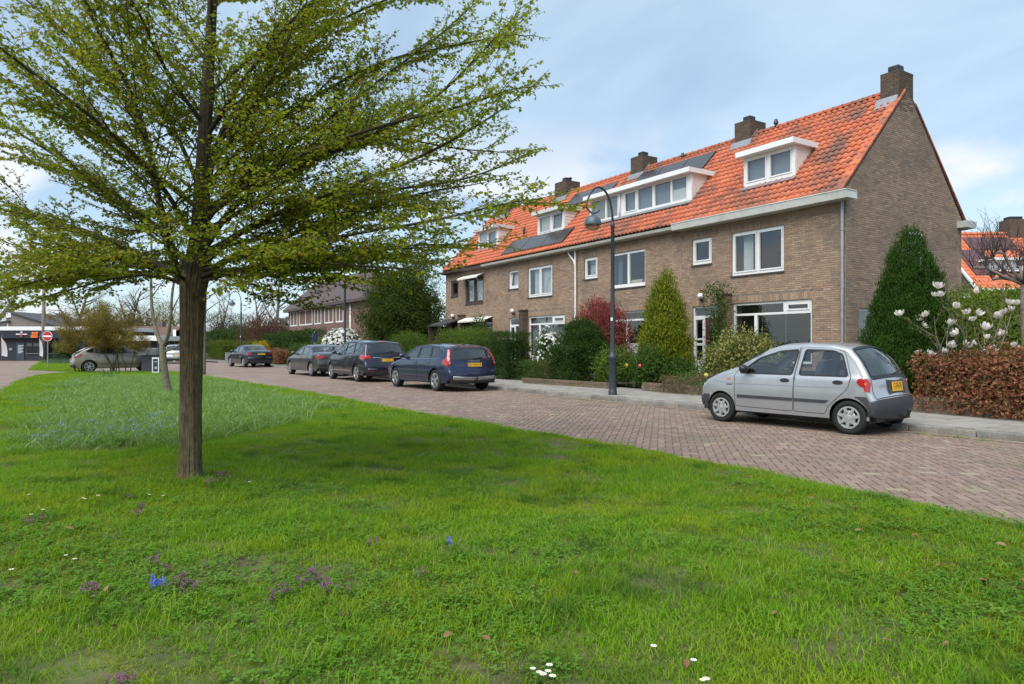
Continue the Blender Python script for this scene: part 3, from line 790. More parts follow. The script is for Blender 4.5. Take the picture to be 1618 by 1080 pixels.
def blind(parent, f, u0, u1, z0, z1, m, o=-0.22, pitch=0.043, tilt=0.55, gap=None):
    if m is blind_d: pitch = 0.062
    V = []; F = []; z = z0
    hw = 0.024
    while z < z1:
        q = len(V); dz = hw * math.sin(tilt); do = hw * math.cos(tilt)
        V += [f(u0, o + do, z - dz), f(u1, o + do, z - dz), f(u1, o - do, z + dz), f(u0, o - do, z + dz)]
        F.append((q, q + 1, q + 2, q + 3)); z += pitch
    for k in range(4):
        u = u0 + (u1 - u0) * (0.04 + 0.92 * k / 3); q = len(V)
        V += [f(u - .004, o + .028, z0), f(u + .004, o + .028, z0), f(u + .004, o + .028, z1), f(u - .004, o + .028, z1)]; F.append((q, q + 1, q + 2, q + 3))
    tag(link('venetian_blind', mesh_np('venetian_blind', V, [F], m), parent), kind='stuff')
BL, BH, BJ = 0.212, 0.0515, 0.0105
def lay_bricks(u0, u1, z0, z1, holes, soldier, clip=None):
    """rows of stretchers: list of (uc, length, z, height)"""
    out = []; r = 0; z = z0
    while z < z1 - 0.01:
        a0, a1 = u0, u1
        if clip:
            a0, a1 = clip(z + BH); 
        if a1 - a0 > 0.06:
            blk = sorted((h[0], h[1]) for h in holes if h[2] < z + BH * 0.6 and h[3] > z + BH * 0.4)
            spans = []; cur = a0
            for (p, q) in blk:
                if p > cur: spans.append((cur, min(p, a1)))
                cur = max(cur, q)
            if cur < a1: spans.append((cur, a1))
            for (p, q) in spans:
                k = math.floor((p - u0) / (BL + BJ)) - 1
                while True:
                    s = u0 + k * (BL + BJ) + (0.111 if r % 2 else 0); e = s + BL
                    k += 1
                    if s > q - 0.02: break
                    s2, e2 = max(s, p), min(e, q)
                    if e2 - s2 > 0.03: out.append(((s2 + e2) / 2, e2 - s2, z, BH))
        z += BH + BJ; r += 1
    for (a, b, c) in soldier:
        n = max(1, round((b - a) / 0.062)); st = (b - a) / n
        for i in range(n): out.append((a + (i + .5) * st, st - BJ, c, 0.20))
    return np.array(out)
def brick_verts(B, f, seed, proud=0.0):
    rs = np.random.RandomState(seed); n = len(B)
    q = np.array([[-1, -1], [1, -1], [1, 1], [-1, 1]])
    V = np.zeros((n, 8, 3))
    o_out = 0.0 + rs.rand(n) * 0.002
    for k in range(8):
        e = 0.0 if k < 4 else 0.002
        u = B[:, 0] + q[k % 4, 0] * (B[:, 1] / 2 - e); z = B[:, 2] + B[:, 3] / 2 + q[k % 4, 1] * (B[:, 3] / 2 - e)
        o = np.full(n, -0.016) if k < 4 else o_out
        x = f(u, o, z)
        V[:, k] = np.stack([np.broadcast_to(np.asarray(c, float), (n,)) for c in x], 1)
    return V
BF = np.array([[4, 5, 6, 7], [0, 1, 5, 4], [1, 2, 6, 5], [2, 3, 7, 6], [3, 0, 4, 7]])
def stuff_bricks(name, V, m, parent, seed):
    n = len(V)
    F = (np.arange(n)[:, None, None] * 8 + BF[None]).reshape(-1, 4)
    return tag(link(name, mesh_np(name, V.reshape(-1, 3), F, m, rnd=np.repeat(np.random.RandomState(seed).rand(n), 8)), parent), kind='stuff')
HOUSE_LABEL = ['brick end house of the terrace with plain side gable, red door and small tiled dormer',
               'brick row house with the long six-pane dormer and red leaved bush before its window',
               'brick row house with solar panels under its small dormer and grey blinds downstairs',
               'brick end house farthest down the terrace with brown window frames and cream awnings']
HOUSES = []
# openings of each house: windows repeat every 5.86 m along the street
SL = math.sqrt(1 + 1.03 ** 2); UX, UZ = 1 / SL, 1.03 / SL            # up-slope direction of the front roof
EX, EZ, RDX = 17.22, 5.68 - 0.13 * 1.03, 20.58
RDZ = EZ + (RDX - EX) * 1.03
def rp(v, y, wn=0.0):                                               # a point on the roof: v up the slope, wn above it
    return (EX + v * UX - wn * UZ, y, EZ + v * UZ + wn * UX)
NROW = 18; SLEN = (RDX - EX) * SL; ROWH = SLEN / NROW
for hi in range(4):
    y0, y1 = HB[hi], HB[hi + 1]; dy = 5.86 * hi if hi else 0.0
    dy = [0, 5.78, 11.54, 17.50][hi]
    h = thing('terraced_house', HOUSE_LABEL[hi], 'house', (FX, (y0 + y1) / 2, 0.14), 0, 'houses of the brick terrace')
    HOUSES.append(h)
    inv = Matrix.Translation(h.location).inverted()
    h.location = (0, 0, 0)                                          # parts are built in place
    f = PF()
    brown = hi == 3
    fm = brown_wood if brown else WHITE
    big = (12.57 + dy, 14.46 + dy, 3.61, 4.96); small = (15.27 + dy, 16.11 + dy, 4.11, 4.97)
    gw = (11.67 + dy, 14.41 + dy, 0.90, 2.74); door = (14.78 + dy, 16.08 + dy, 0.48, 2.72)
    if hi == 1: gw = (11.95 + dy, 14.41 + dy, 0.90, 2.70)
    ops = [big, small, gw, door]
    cut = [(a - 0.006, b + 0.006, c - 0.055 if i < 3 else c, d + 0.006) for i, (a, b, c, d) in enumerate(ops)]
    mb = MB(); cells(mb, f, y0, y1, 0.05, 5.44, ops, -0.26, -0.003)
    wall = mb.build('wall', mortar, h)
    sold = [(a - 0.05, b + 0.05, d + 0.012) for (a, b, c, d) in ops]
    cut2 = cut + [(a, b, d, d + 0.225) for (a, b, d) in sold]
    B = lay_bricks(y0 + (0.004 if hi == 0 else 0), y1, 0.10, 5.42, cut2, sold)
    V = brick_verts(B, f, 50 + hi)
    if hi == 0:
        t = dep(FX, B[:, 0]); full = (np.abs(B[:, 1] - BL) < 1e-3) & (B[:, 2] > 1.75) & (B[:, 3] < 0.1) & ~((B[:, 0] > 14.4) & (B[:, 0] < 14.8))
        order = np.argsort(np.where(full, t, 1e9))[:230]
        # (the rest of the nearest three hundred are on the gable)
        sing = np.zeros(len(B), bool); sing[order] = True
        Bq = np.array([[0.0, BL, 0.0, BH]]); me = mesh_np('brick', brick_verts(Bq, lambda u, o, z: (-o, u, z), 1)[0], BF, brick_m)
        for i in order: link('brick', me, h, (FX, B[i, 0], B[i, 2]))
        V = V[~sing]
    stuff_bricks('brickwork', V, brick_m, h, 60 + hi)
    # first floor windows
    a, b, c, d = big; mid = (a + b) / 2
    fw = 0.065
    window(h, f, *big, [(a + fw, mid - 0.03, c + fw + 0.02, d - fw, True), (mid + 0.03, b - fw, c + fw + 0.02, d - fw, True)] if hi != 1 else
           [(a + fw, mid - 0.05, c + 0.13, d - 0.09), (mid + 0.05, b - 0.09, c + 0.13, d - 0.09)], fm)
    if hi == 0: curtain(h, f, mid + 0.35, mid + 0.72, c + .05, d - .05, m=white_curtain, waves=4)
    if hi == 1:
        curtain(h, f, b - 0.35, b - 0.1, c + .05, d - .05, m=mat('blue_curtain', (0.10, 0.14, 0.22), 0.9), waves=3)
        m5 = MB(); m5.bevbox(FX + 0.16, FX + 0.30, a + 0.35, a + 0.95, c + 0.13, c + 0.27, 0.02); m5.build('storage_box', mat('cardboard', (0.42, 0.38, 0.31), 0.8), h)
    if hi in (2, 3): curtain(h, f, a + 0.08, b - (0.28 if hi == 2 else 0.08), c + .05, d - .02, o=-0.2, waves=13)
    a, b, c, d = small
    window(h, f, *small, [(a + fw + .02, b - fw - .02, c + fw + 0.04, d - fw - .01, True, 0.16 if hi == 2 else 0)], fm)
    if hi in (1, 2): curtain(h, f, a + .08, b - .08, c + .05, d - .05, o=-0.26, m=mat('frosted_film', (0.42, 0.47, 0.50), 0.7), waves=0, amp=0.0)
    # ground floor window: transom lights over two large panes, a small vent at the near end
    a, b, c, d = gw; tr = 2.38
    if hi == 1:
        window(h, f, *gw, [(a + .06, b - .06, tr + .03, d - .05), (a + .06, 13.55 + dy, 1.5, tr - .04), (13.65 + dy, b - .06, 1.5, tr - .04)], fm)
    else:
        window(h, f, *gw, [(12.62 + dy, b - .06, tr + .03, d - .07), (a + .10, 12.50 + dy, tr + .06, d - .09, True),
                           (a + .06, 13.54 + dy, c + .06, tr - .035), (13.64 + dy, b - .06, c + .06, tr - .035)], fm)
    if hi in (0, 2): blind(h, f, a + .05, b - .05, c + .08, d - .06, blind_d if hi == 0 else blind_m, tilt=-0.06 if hi == 0 else 0.95)
    # door set: transom, side light in three panes, front door
    a, b, c, d = door
    dfm = WHITE
    sl = 15.62 + dy
    if brown: dfm = brown_wood
    df = window(h, f, *door, [(a + .05, b - .05, 2.41, d - .05), (a + .05, sl - .03, c, 2.33), (sl + .07, b - .10, 1.66, 2.28), (sl + .07, b - .10, 1.50, 1.60), (sl + .07, b - .10, 0.93, 1.42)], dfm, sill=False, name='door_frame')
    for q in list(df.children):
        if q.name.startswith('pane') and abs(q.data.vertices[2].co.z - 2.33) < 1e-3: bpy.data.objects.remove(q)
    dr = MB(); u0, u1 = a + .055, sl - .035
    cells(dr, f, u0, u1, c + 0.005, 2.325, [(u0 + .16, u1 - .16, 1.15, 2.15)], -0.13, -0.09)
    do = dr.build('door', mat('red_door', (0.085, 0.012, 0.014), 0.35, coat=0.3, var=0.08, scale=4) if hi == 0 else mat('dark_door', (0.03, 0.04, 0.045), 0.4), h)
    m5 = MB(); m5.quad(f(u0 + .16, -.11, 1.15), f(u1 - .16, -.11, 1.15), f(u1 - .16, -.11, 2.15), f(u0 + .16, -.11, 2.15)); m5.build('pane', PANE, do)
    m5 = MB(); pbox(m5, f, u1 - .10, u1 - .06, -.09, -.03, 1.36, 1.39); pbox(m5, f, u1 - .09, u1 - .07, -.09, -.02, 1.28, 1.46); m5.build('handle', ZINC, do)
    m5 = MB(); pbox(m5, f, a - .1, b + .1, -.03, 0.55, 0.13, 0.30); pbox(m5, f, a, b, -.03, 0.28, 0.30, 0.47); m5.build('doorstep', mat('step_stone', (0.24, 0.23, 0.21), 0.8, var=0.2, scale=6), h)
    # pier between window and door
    p0 = 14.46 + dy
    m5 = MB(); m5.box(FX - 0.284, FX - 0.02, p0 + .006, p0 + .304, 0.1, 3.0); pr = m5.build('pier', mortar, h)
    Bp = lay_bricks(p0, p0 + 0.31, 0.10, 2.98, [], []); Vp = [brick_verts(Bp, lambda u, o, z: (FX - 0.30 - o, u, z), 70 + hi)]
    Bp = lay_bricks(FX - 0.30, FX, 0.10, 2.98, [], []); Vp.append(brick_verts(Bp, lambda u, o, z: (u, p0 - o, z), 75 + hi))
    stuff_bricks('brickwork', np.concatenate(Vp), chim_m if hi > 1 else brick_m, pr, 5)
    m5 = MB(); m5.bevbox(FX - .34, FX, p0 - .03, p0 + .34, 2.99, 3.06, .01); m5.build('coping', seal, pr)
    if hi in (0, 2, 3):                                             # globe lamp over the door
        yl = 15.62 + dy if hi == 0 else 27.13 if hi == 2 else 33.2
        m5 = MB(); m5.lathe([(0.001, -.10), (.05, -.088), (.088, -.05), (.10, 0), (.088, .05), (.05, .088), (.001, .10)], 16, (FX - .13, yl, 3.05))
        gl = m5.build('wall_lamp', mat('opal_globe', (0.78, 0.76, 0.70), 0.25), h, smooth=True)
        m5 = MB(); m5.tube([(FX, yl, 2.90), (FX - .13, yl, 2.90), (FX - .13, yl, 2.96)], .03, 8); m5.lathe([(.06, 2.94), (.05, 2.985)], 12, (FX - .13, yl, 0)); m5.build('bracket', BLACKP, gl, smooth=40)
    # rooms behind the panes
    m5 = MB(); m5.box(FX + .27, FX + 4.2, y0 + .26, y1 - .11, 2.86, 3.02); m5.box(FX + .27, FX + 4.2, y0 + .26, y1 - .11, 0.2, 0.4)
    m5.box(FX + 4.21, FX + 4.3, y0 + .26, y1 - .05, 0.2, 5.4); m5.box(FX + .27, FX + 4.2, y1 - .10, y1 - .05, 0.4, 5.4); m5.box(FX + .27, FX + 4.2, y0 + .45, y0 + .50, .4, 5.4); m5.box(FX + .27, FX + 4.2, y0 + .26, y1 - .11, 5.36, 5.42)
    m5.box(FX + .27, FX + 4.2, 14.62 + dy, 14.7 + dy, 0.4, 5.36)
    m5.build('interior', room_m, h)
    m5 = MB(); m5.box(RX - .25, RX, y0, y1, 0.05, 5.4)
    if hi == 3: m5.box(FX + .26, RX - .25, EY - .25, EY, 0.05, 5.4); m5.prism([(FX, EY - .25, 5.4), (RX, EY - .25, 5.4), (RDX, EY - .25, RDZ - .12)], (0, .25, 0))
    m5.build('back_wall', brick_m, h)
    # ---- roof
    tm = tile_old if hi < 2 else tile_new
    m5 = MB()
    m5.prism([rp(0, y0, -.035), rp(SLEN, y0, -.035), rp(SLEN, y0, -.10), rp(0, y0, -.10)], (0, y1 - y0, 0))
    rxe = 2 * RDX - EX
    m5.prism([(RDX, y0, RDZ - .02), (rxe + .3, y0, EZ - .33), (rxe + .3, y0, EZ - .40), (RDX, y0, RDZ - .09)], (0, y1 - y0, 0))
    m5.cur = 0
    roof = m5.build('roof', roof_under, h)
    NC = round((y1 - y0) / 0.2005); cw = (y1 - y0) / NC
    prof = [(-.52, .014), (-.40, .030), (-.25, .042), (-.10, .030), (0.0, .012), (.12, -.006), (.27, -.012), (.42, .002), (.54, .016)]
    tv = []
    for (vv, wl, th) in ((0.0, .050, 0), (0.0, .050, 1), (ROWH + .03, .004, 0)):
        for (pu, pw) in prof:
            wn = pw + wl - (.034 if th else 0)
            tv.append((vv * UX - wn * UZ, pu * cw, vv * UZ + wn * UX))
    tv = np.array(tv); k = len(prof)
    tf = np.array([(i, i + 1, 2 * k + i + 1, 2 * k + i) for i in range(k - 1)] + [(k + i, k + i + 1, i + 1, i) for i in range(k - 1)])
    tme = mesh_np('roof_tile', tv, tf, tm, smooth=True)
    jj, ii = np.meshgrid(np.arange(NROW), np.arange(NC), indexing='ij'); jj = jj.ravel(); ii = ii.ravel()
    rs = np.random.RandomState(80 + hi)
    P = np.stack([EX + jj * ROWH * UX, y0 + (ii + .5) * cw, EZ + jj * ROWH * UZ], 1) + rs.randn(len(jj), 3) * 0.0025
    cov = np.zeros(len(P), bool)
    sing = np.zeros(len(P), bool)
    if hi == 0:
        hid = (P[:, 1] > 12.5) & (P[:, 1] < 14.6) & (P[:, 0] > 18.1) & (P[:, 0] < 19.1)
        sing[np.argsort(np.where(hid, 1e9, dep(P[:, 0], P[:, 1])))[:300]] = True
        for i in np.where(sing)[0]:
            o = link('roof_tile', tme, roof, tuple(P[i])); o.rotation_euler = (0, rs.randn() * .012, rs.randn() * .01)
    Q = P[~sing]; n = len(Q)
    VV = (Q[:, None, :] + tv[None]).reshape(-1, 3); FF = (np.arange(n)[:, None, None] * len(tv) + tf[None]).reshape(-1, 4)
    tag(link('roof_tiles', mesh_np('roof_tiles', VV, FF, tm, rnd=np.repeat(rs.rand(n), len(tv)), smooth=True), roof), kind='stuff')
    # rear slope, seen only from other places
    m5 = MB(); 
    for r in range(NROW):
        a = r / NROW; b = (r + 1) / NROW
        xa, za = RDX + (rxe + .3 - RDX) * a, RDZ + (EZ - .33 - RDZ) * a; xb, zb = RDX + (rxe + .3 - RDX) * b, RDZ + (EZ - .33 - RDZ) * b
        m5.rv = rs.rand(); m5.prism([(xa, y0, za + .005), (xb, y0, zb + .04), (xb, y0, zb + .02), (xa, y0, za - .01)], (0, y1 - y0, 0))
    m5.build('rear_tiles', tm, roof)
    # ridge tiles
    m5 = MB(); m5.lathe([(.125, -.17), (.115, .16), (.10, .16)], 8, (0, 0, 0), 'y', (0, math.pi)); rme = m5.mesh('ridge_tile', tile_old if hi < 2 else tm, smooth=True)
    ry = y0 + .17
    while ry < y1:
        if not (hi == 0 and ry < 11.2): link('ridge_tile', rme, roof, (RDX, ry, RDZ - .03 + rs.rand() * .006))
        ry += .33
    if hi == 0:
        m5 = MB(); m5.prism([(0, -.03, -.02), (0, .20, -.02), (0, .20, .065), (0, .13, .085), (0, .0, .085), (0, -.03, .05)], (ROWH * UX + .03, 0, 0)); 
        # shear the block up the slope
        m5.v = [(x - z * UZ * .0, y, z + x * 1.03) for (x, y, z) in m5.v]
        vme = m5.mesh('verge_tile', tm, smooth=35)
        for r in range(NROW):
            if r < NROW - 1: link('verge_tile', vme, roof, (EX + r * ROWH * UX, GY, EZ + r * ROWH * UZ + .01 - .004 * (r % 2)))
        m5.v = [(-x, y, z - 0.0) for (x, y, z) in m5.v]
        vm2 = m5.mesh('verge_tile', tm, smooth=35)
        for r in range(NROW - 1):
            link('verge_tile', vm2, roof, (rxe + .3 - r * ROWH * UX, GY, EZ - .33 + r * ROWH * UZ + .02))
    # gutter
    m5 = MB()
    if hi == 0:
        m5.prism([(17.00, 10.36, 5.52), (17.05, 10.36, 5.32), (17.50, 10.36, 5.32), (17.50, 10.36, 5.52)], (0, .27, 0))
        m5.prism([(17.00, 10.635, 5.52), (17.05, 10.635, 5.32), (17.465, 10.635, 5.32), (17.465, 10.635, 5.52)], (0, y1 + .05 - 10.635, 0))
        m5.prism([(16.985, 10.345, 5.545), (16.985, 10.345, 5.522), (17.46, 10.345, 5.522), (17.46, 10.345, 5.545)], (0, y1 + .06 - 10.345, 0))
        m5.build('gutter', mat('gutter_white', (0.60, 0.60, 0.56), 0.45, var=0.08, scale=2.5, patch=[((0.32, 0.31, 0.24), 1.8, 0.55, 0.75, 0.5)]), h)
        m5 = MB(); m5.prism([(23.52, 10.36, 5.14), (23.52, 10.36, 5.35), (24.18, 10.36, 5.35), (24.12, 10.36, 5.14)], (0, 6, 0)); m5.build('rear_gutter', mat('gutter_grey', (0.42, 0.42, 0.40), 0.5, var=0.1, scale=3), h)
        m5 = MB(); m5.tube([(17.40, 10.72, 5.33), (17.40, 10.72, 0.15)], .042, 12)
        for z in (4.55, 3.0, 1.5): m5.lathe([(.05, z - .03), (.05, z + .03)], 12, (17.40, 10.72, 0)); m5.box(17.40, 17.47, 10.70, 10.74, z - .012, z + .012)
        m5.build('downpipe', ZINC, h, smooth=40)
    else:
        gm_ = mat('gutter_dull', (0.42, 0.41, 0.36), 0.5, var=0.12, scale=2.5, patch=[((0.24, 0.22, 0.16), 1.5, 0.5, 0.75, 0.7)]) if hi < 3 else brown_wood
        e0 = y0 + .05 if hi == 1 else y0 + (1.4 if hi == 3 else 0); e1 = y1 + (1.4 if hi == 2 else 0)
        m5.prism([(17.10, e0, 5.47), (17.12, e0, 5.38), (17.20, e0, 5.34), (17.465, e0, 5.34), (17.465, e0, 5.38), (17.25, e0, 5.47)], (0, e1 - e0, 0)); m5.build('gutter', gm_, h)
        if hi == 1:
            m5 = MB(); m5.tube([(17.38, 22.36, 5.36), (17.38, 22.36, .15)], .040, 10); m5.build('downpipe', WHITE, h, smooth=40)
            m5 = MB(); m5.tube([(17.38, 22.82, 5.36), (17.38, 22.82, 5.26), (17.38, 22.44, 4.90), (17.38, 22.37, 4.70)], .038, 10); m5.build('branch_pipe', WHITE, h, smooth=40)
# ---- near gable of the end house
h1 = HOUSES[0]
fg = PG()
gholes = [(20.55, 21.5, 3.75, 4.84), (18.07, 19.75, 0.92, 2.44)]
mb = MB(); cells(mb, fg, FX + 0.004, RX, 0.05, 5.35, gholes, -0.25, -0.003)
mb.prism([(FX + .004, GY + .003, 5.35), (RX, GY + .003, 5.35), (RX, GY + .003, 5.45), (RDX + .28, GY + .003, RDZ - .30), (RDX - .38, GY + .003, RDZ - .40), (FX + .004, GY + .003, 5.60)], (0, .24, 0))
mb.build('gable_wall', mortar, h1)
def gclip(z):
    a, b = FX + 0.004, RX
    if z > 5.5: a = max(a, EX + (z - EZ + .10) / 1.03)
    if z > 5.35: b = min(b, RDX + (RDZ - .06 - z) / ((RDZ - EZ + .33) / (RX + .3 + .0 - RDX)))
    return a, b
gsold = [(a - .05, b + .05, d + .012) for (a, b, c, d) in gholes]
B = lay_bricks(FX + .004, RX, 0.10, RDZ - .1, [(a - .006, b + .006, c - .055, d + .006) for a, b, c, d in gholes] + [(a, b, d, d + .225) for a, b, d in gsold], gsold, gclip)
V = brick_verts(B, fg, 90)
t = dep(B[:, 0], GY)
full = (np.abs(B[:, 1] - BL) < 1e-3) & (B[:, 2] > 2.7) & (B[:, 3] < .1)
order = np.argsort(np.where(full, t, 1e9))[:70]
sing = np.zeros(len(B), bool); sing[order] = True
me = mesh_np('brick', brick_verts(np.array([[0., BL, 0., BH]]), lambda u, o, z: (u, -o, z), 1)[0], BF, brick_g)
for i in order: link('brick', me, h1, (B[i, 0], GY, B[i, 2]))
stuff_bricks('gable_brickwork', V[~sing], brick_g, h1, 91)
a, b, c, d = gholes[0]; window(h1, fg, *gholes[0], [(a + .09, b - .09, c + .1, d - .09, True)])
a, b, c, d = gholes[1]; window(h1, fg, *gholes[1], [(a + .06, a + .80, c + .06, d - .06), (a + .86, b - .06, c + .06, d - .06)]); blind(h1, fg, a + .05, b - .05, c + .08, d - .06, blind_d, tilt=-0.06)
# ---- chimneys
def chimney(par, x0, x1, ya, yb, zb, zt, pot=True, cowl=False, gable=False):
    m = MB(); m.box(x0 + .008, x1 - .008, ya + .008, yb - .008, zb, zt - .02); c = m.build('chimney', mortar, par)
    V = []
    for k, (u0, u1, ff) in enumerate([(ya, yb, lambda u, o, z: (x0 - o, u, z)), (x0, x1, lambda u, o, z: (u, ya - o, z)), (ya, yb, lambda u, o, z: (x1 + o, u, z)), (x0, x1, lambda u, o, z: (u, yb + o, z))]):
        V.append(brick_verts(lay_bricks(u0, u1, zb, zt - .03, [], []), ff, 100 + k))
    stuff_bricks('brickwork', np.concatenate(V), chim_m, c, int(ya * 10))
    m = MB(); m.bevbox(x0 - .004, x1 + .004, ya - .004, yb + .004, zt - .03, zt + .02, .01); m.build('coping', mat('coping', (0.06, 0.055, 0.05), 0.9, var=.2, scale=8), c)
    cx, cy = (x0 + x1) / 2 - .05, (ya + yb) / 2
    m = MB()
    if pot:
        m.bevbox(cx - .16, cx + .16, cy - .15, cy + .15, zt + .02, zt + .24, .015); m.box(cx - .12, cx + .12, cy - .17, cy - .15, zt + .06, zt + .2)
    if cowl:
        m.lathe([(.07, zt + .03), (.07, zt + .22), (.11, zt + .22), (.11, zt + .25), (.001, zt + .30)], 12, (cx + .15, cy - .1, 0))
    m.build('chimney_pot', BLACKP, c, smooth=40)
    # lead flashing climbing the slope on the street side
    m = MB(); zr = EZ + (x0 - EX) * 1.03
    fa = ya + .02 if gable else ya - .10
    m.prism([(x0 - .18, fa, zr - .185 + .06), (x0 - .012, fa, zr + .06), (x0 - .012, fa, zr + .18), (x0 - .03, fa, zr + .18)], (0, yb + .1 - fa, 0))
    if not gable: m.prism([(x0, ya - .014, zr + .02), (RDX, ya - .014, RDZ + .04), (RDX, ya - .014, RDZ + .20), (x0, ya - .014, zr + .18)], (0, .01, 0))
    m.build('flashing', LEAD, c)
chimney(h1, 20.12, 20.90, GY, 11.20, RDZ - .75, 9.43, gable=True)
chimney(h1, 20.18, 21.05, 15.89, 16.57, 8.3, 9.46)
chimney(HOUSES[1], 20.18, 21.05, 21.36, 22.09, 8.3, 9.48)
chimney(HOUSES[2], 20.18, 21.05, 26.70, 27.63, 8.3, 9.50, True, True)
chimney(HOUSES[3], 20.18, 21.05, 31.95, 33.0, 8.3, 9.30, False, True)
def vent(par, x, y, z0, z1):
    m = MB(); m.lathe([(.055, z0), (.05, z1 - .16), (.085, z1 - .15), (.075, z1 - .08), (.06, z1 - .06), (.05, z1), (.001, z1 + .01)], 12, (x, y, 0)); m.build('vent_pipe', BLACKP, par, smooth=40)
vent(h1, 20.5, 15.06, 8.8, 9.28); vent(HOUSES[1], 20.4, 19.3, 8.8, 9.10); vent(HOUSES[2], 18.33, 27.62, 6.55, 7.15)
# ---- dormers
def dormer(par, ya, yb, xf, fields, boards=False, zsill=6.47, ztop=7.42, pipe=None):
    """front at x = xf, flat roof with a deep fascia"""
    xr = EX + (ztop + .12 - EZ) / 1.03
    m = MB()
    for yy in (ya + .02, yb - .07):
        if not boards:
            m.prism([(xf + .06, yy, zsill - .05), (xf + .06, yy, ztop), (xr, yy, ztop), (EX + (zsill - .05 - EZ) / 1.03, yy, zsill - .05)], (0, .05, 0))
        else:
            z = zsill - .05
            while z < ztop - .01:
                z2 = min(z + .14, ztop); xa = EX + (z - EZ) / 1.03 + .05
                m.prism([(xf + .06, yy - .012, z), (xa + .12, yy - .012, z), (xa + .12, yy + .05, z), (xf + .06, yy + .05, z)], (0, 0, 0.001)); 
                s = -1 if yy < (ya + yb) / 2 else 1
                yo = yy if s < 0 else yy + .05
                m.add([(xf + .06, yo + s * .016, z), (xa, yo + s * .016, z), (xa + (z2 - z) / 1.03, yo, z2), (xf + .06, yo, z2), (xf + .06, yo, z), (xa, yo, z)], [(0, 1, 2, 3), (0, 4, 5, 1)])
                z = z2
    d = m.build('dormer', CREAM, par)
    m = MB(); m.bevbox(xf - .27, xr + .02, ya - .12, yb + .12, ztop, ztop + .17, .008); m.build('fascia', WHITE if not boards else mat('fascia_grey', (0.55, 0.55, 0.52), 0.5, var=.08, scale=3), d)
    m = MB(); m.box(xf - .23, xr + .3, ya - .08, yb + .08, ztop + .171, ztop + .185); m.build('roof_felt', mat('roof_felt', (0.05, 0.05, 0.05), .9), d)
    m = MB(); m.box(xf + .13, xf + .16, ya + .08, yb - .08, zsill + .02, ztop - .01); m.build('interior', mat('attic_room', (0.20, 0.22, 0.25), .9), d)  # added panel close behind the panes, mirrored sky's grey-blue put into its colour
    fdm = lambda u, o, z: (xf - o, u, z)
    win = window(d, fdm, ya, yb, zsill, ztop - .005, fields, WHITE, fd=.08, o=0.0, sill=False)
    m = MB(); m.prism([(xf - .02, ya - .05, zsill - .005), (xf - .16, ya - .05, zsill - .12), (xf - .17, ya - .05, zsill - .10), (xf - .03, ya - .05, zsill + .012)], (0, yb - ya + .1, 0))
    for yy in (ya - .10, yb + .02):
        z0 = zsill - .09; m.prism([(EX + (z0 - EZ + .08) / 1.03 - .08, yy, z0 + .02), (xr - .03, yy, ztop - .02), (xr + .1, yy, ztop - .02), (EX + (z0 - EZ) / 1.03 + .12, yy, z0 + .02)], (0, .08, 0))
    m.build('flashing', LEAD, d)
    return d
d1 = dormer(h1, 12.62, 14.48, 18.08, [(12.73, 13.52, 6.60, 7.34, True), (13.62, 14.38, 6.60, 7.34, True)])
d2 = dormer(HOUSES[1], 16.66, 22.25, 18.05, [(16.90, 17.58, 6.58, 7.36), (17.66, 18.46, 6.58, 7.36), (18.58, 19.36, 6.58, 7.36), (19.44, 20.10, 6.58, 7.36, True), (20.52, 21.18, 6.56, 7.36), (21.26, 22.14, 6.56, 7.36)], ztop=7.42)
m = MB(); m.tube([(17.99, 20.33, 7.44), (17.99, 20.33, 6.45)], .03, 8); m.build('rain_pipe', WHITE, d2, smooth=True)
m = MB(); m.box(18.13, 18.15, 16.9, 17.6, 6.6, 7.0); m.build('roller_blind', white_curtain, d2)
d3 = dormer(HOUSES[2], 24.08, 26.14, 18.1, [(24.22, 25.0, 6.60, 7.34, True, 0.1), (25.08, 26.0, 6.60, 7.34, True)], True)
d4 = dormer(HOUSES[3], 29.72, 31.78, 18.15, [(29.9, 30.75, 6.62, 7.34, True), (30.83, 31.62, 6.62, 7.34)], True, zsill=6.53)
for dd, (ya, yb) in ((d3, (25.1, 25.98)), (d4, (30.86, 31.6))): curtain(dd, lambda u, o, z, X=18.1: (X - o, u, z), ya, yb, 6.6, 7.3, o=-.10, waves=5, amp=.012)
# ---- solar panels, one part each
def panels(par, ys, v0, v1, sk=0.0):
    for i in range(len(ys) - 1):
        m = MB(); a, b = ys[i] + .01, ys[i + 1] - .01
        m.prism([rp(v0, a, .10), rp(v1, a, .10), rp(v1, a, .065), rp(v0, a, .065)], (0, b - a, 0)); p = m.build('solar_panel', solar_f, par)
        m = MB()
        nr, ncc = 3, 5
        for r in range(nr):
            for c in range(ncc):
                va = v0 + .02 + (v1 - v0 - .04) * r / nr; vb = v0 + .02 + (v1 - v0 - .04) * (r + 1) / nr - .006; ua = a + .02 + (b - a - .04) * c / ncc; ub = a + .02 + (b - a - .04) * (c + 1) / ncc - .006
                m.quad(rp(va, ua, .1015), rp(va, ub, .1015), rp(vb, ub, .1015), rp(vb, ua, .1015))
        tag(m.build('solar_cells', solar_m, p), kind='stuff')
vof = lambda X: (X - EX) * SL
panels(HOUSES[2], [23.25, 24.9, 26.55, 28.2], vof(17.42), vof(18.10))
panels(HOUSES[1], [17.38, 18.72, 20.06, 21.35], vof(19.5), vof(20.22))
panels(HOUSES[2], [22.75, 24.3, 25.85], vof(19.45), vof(20.15))
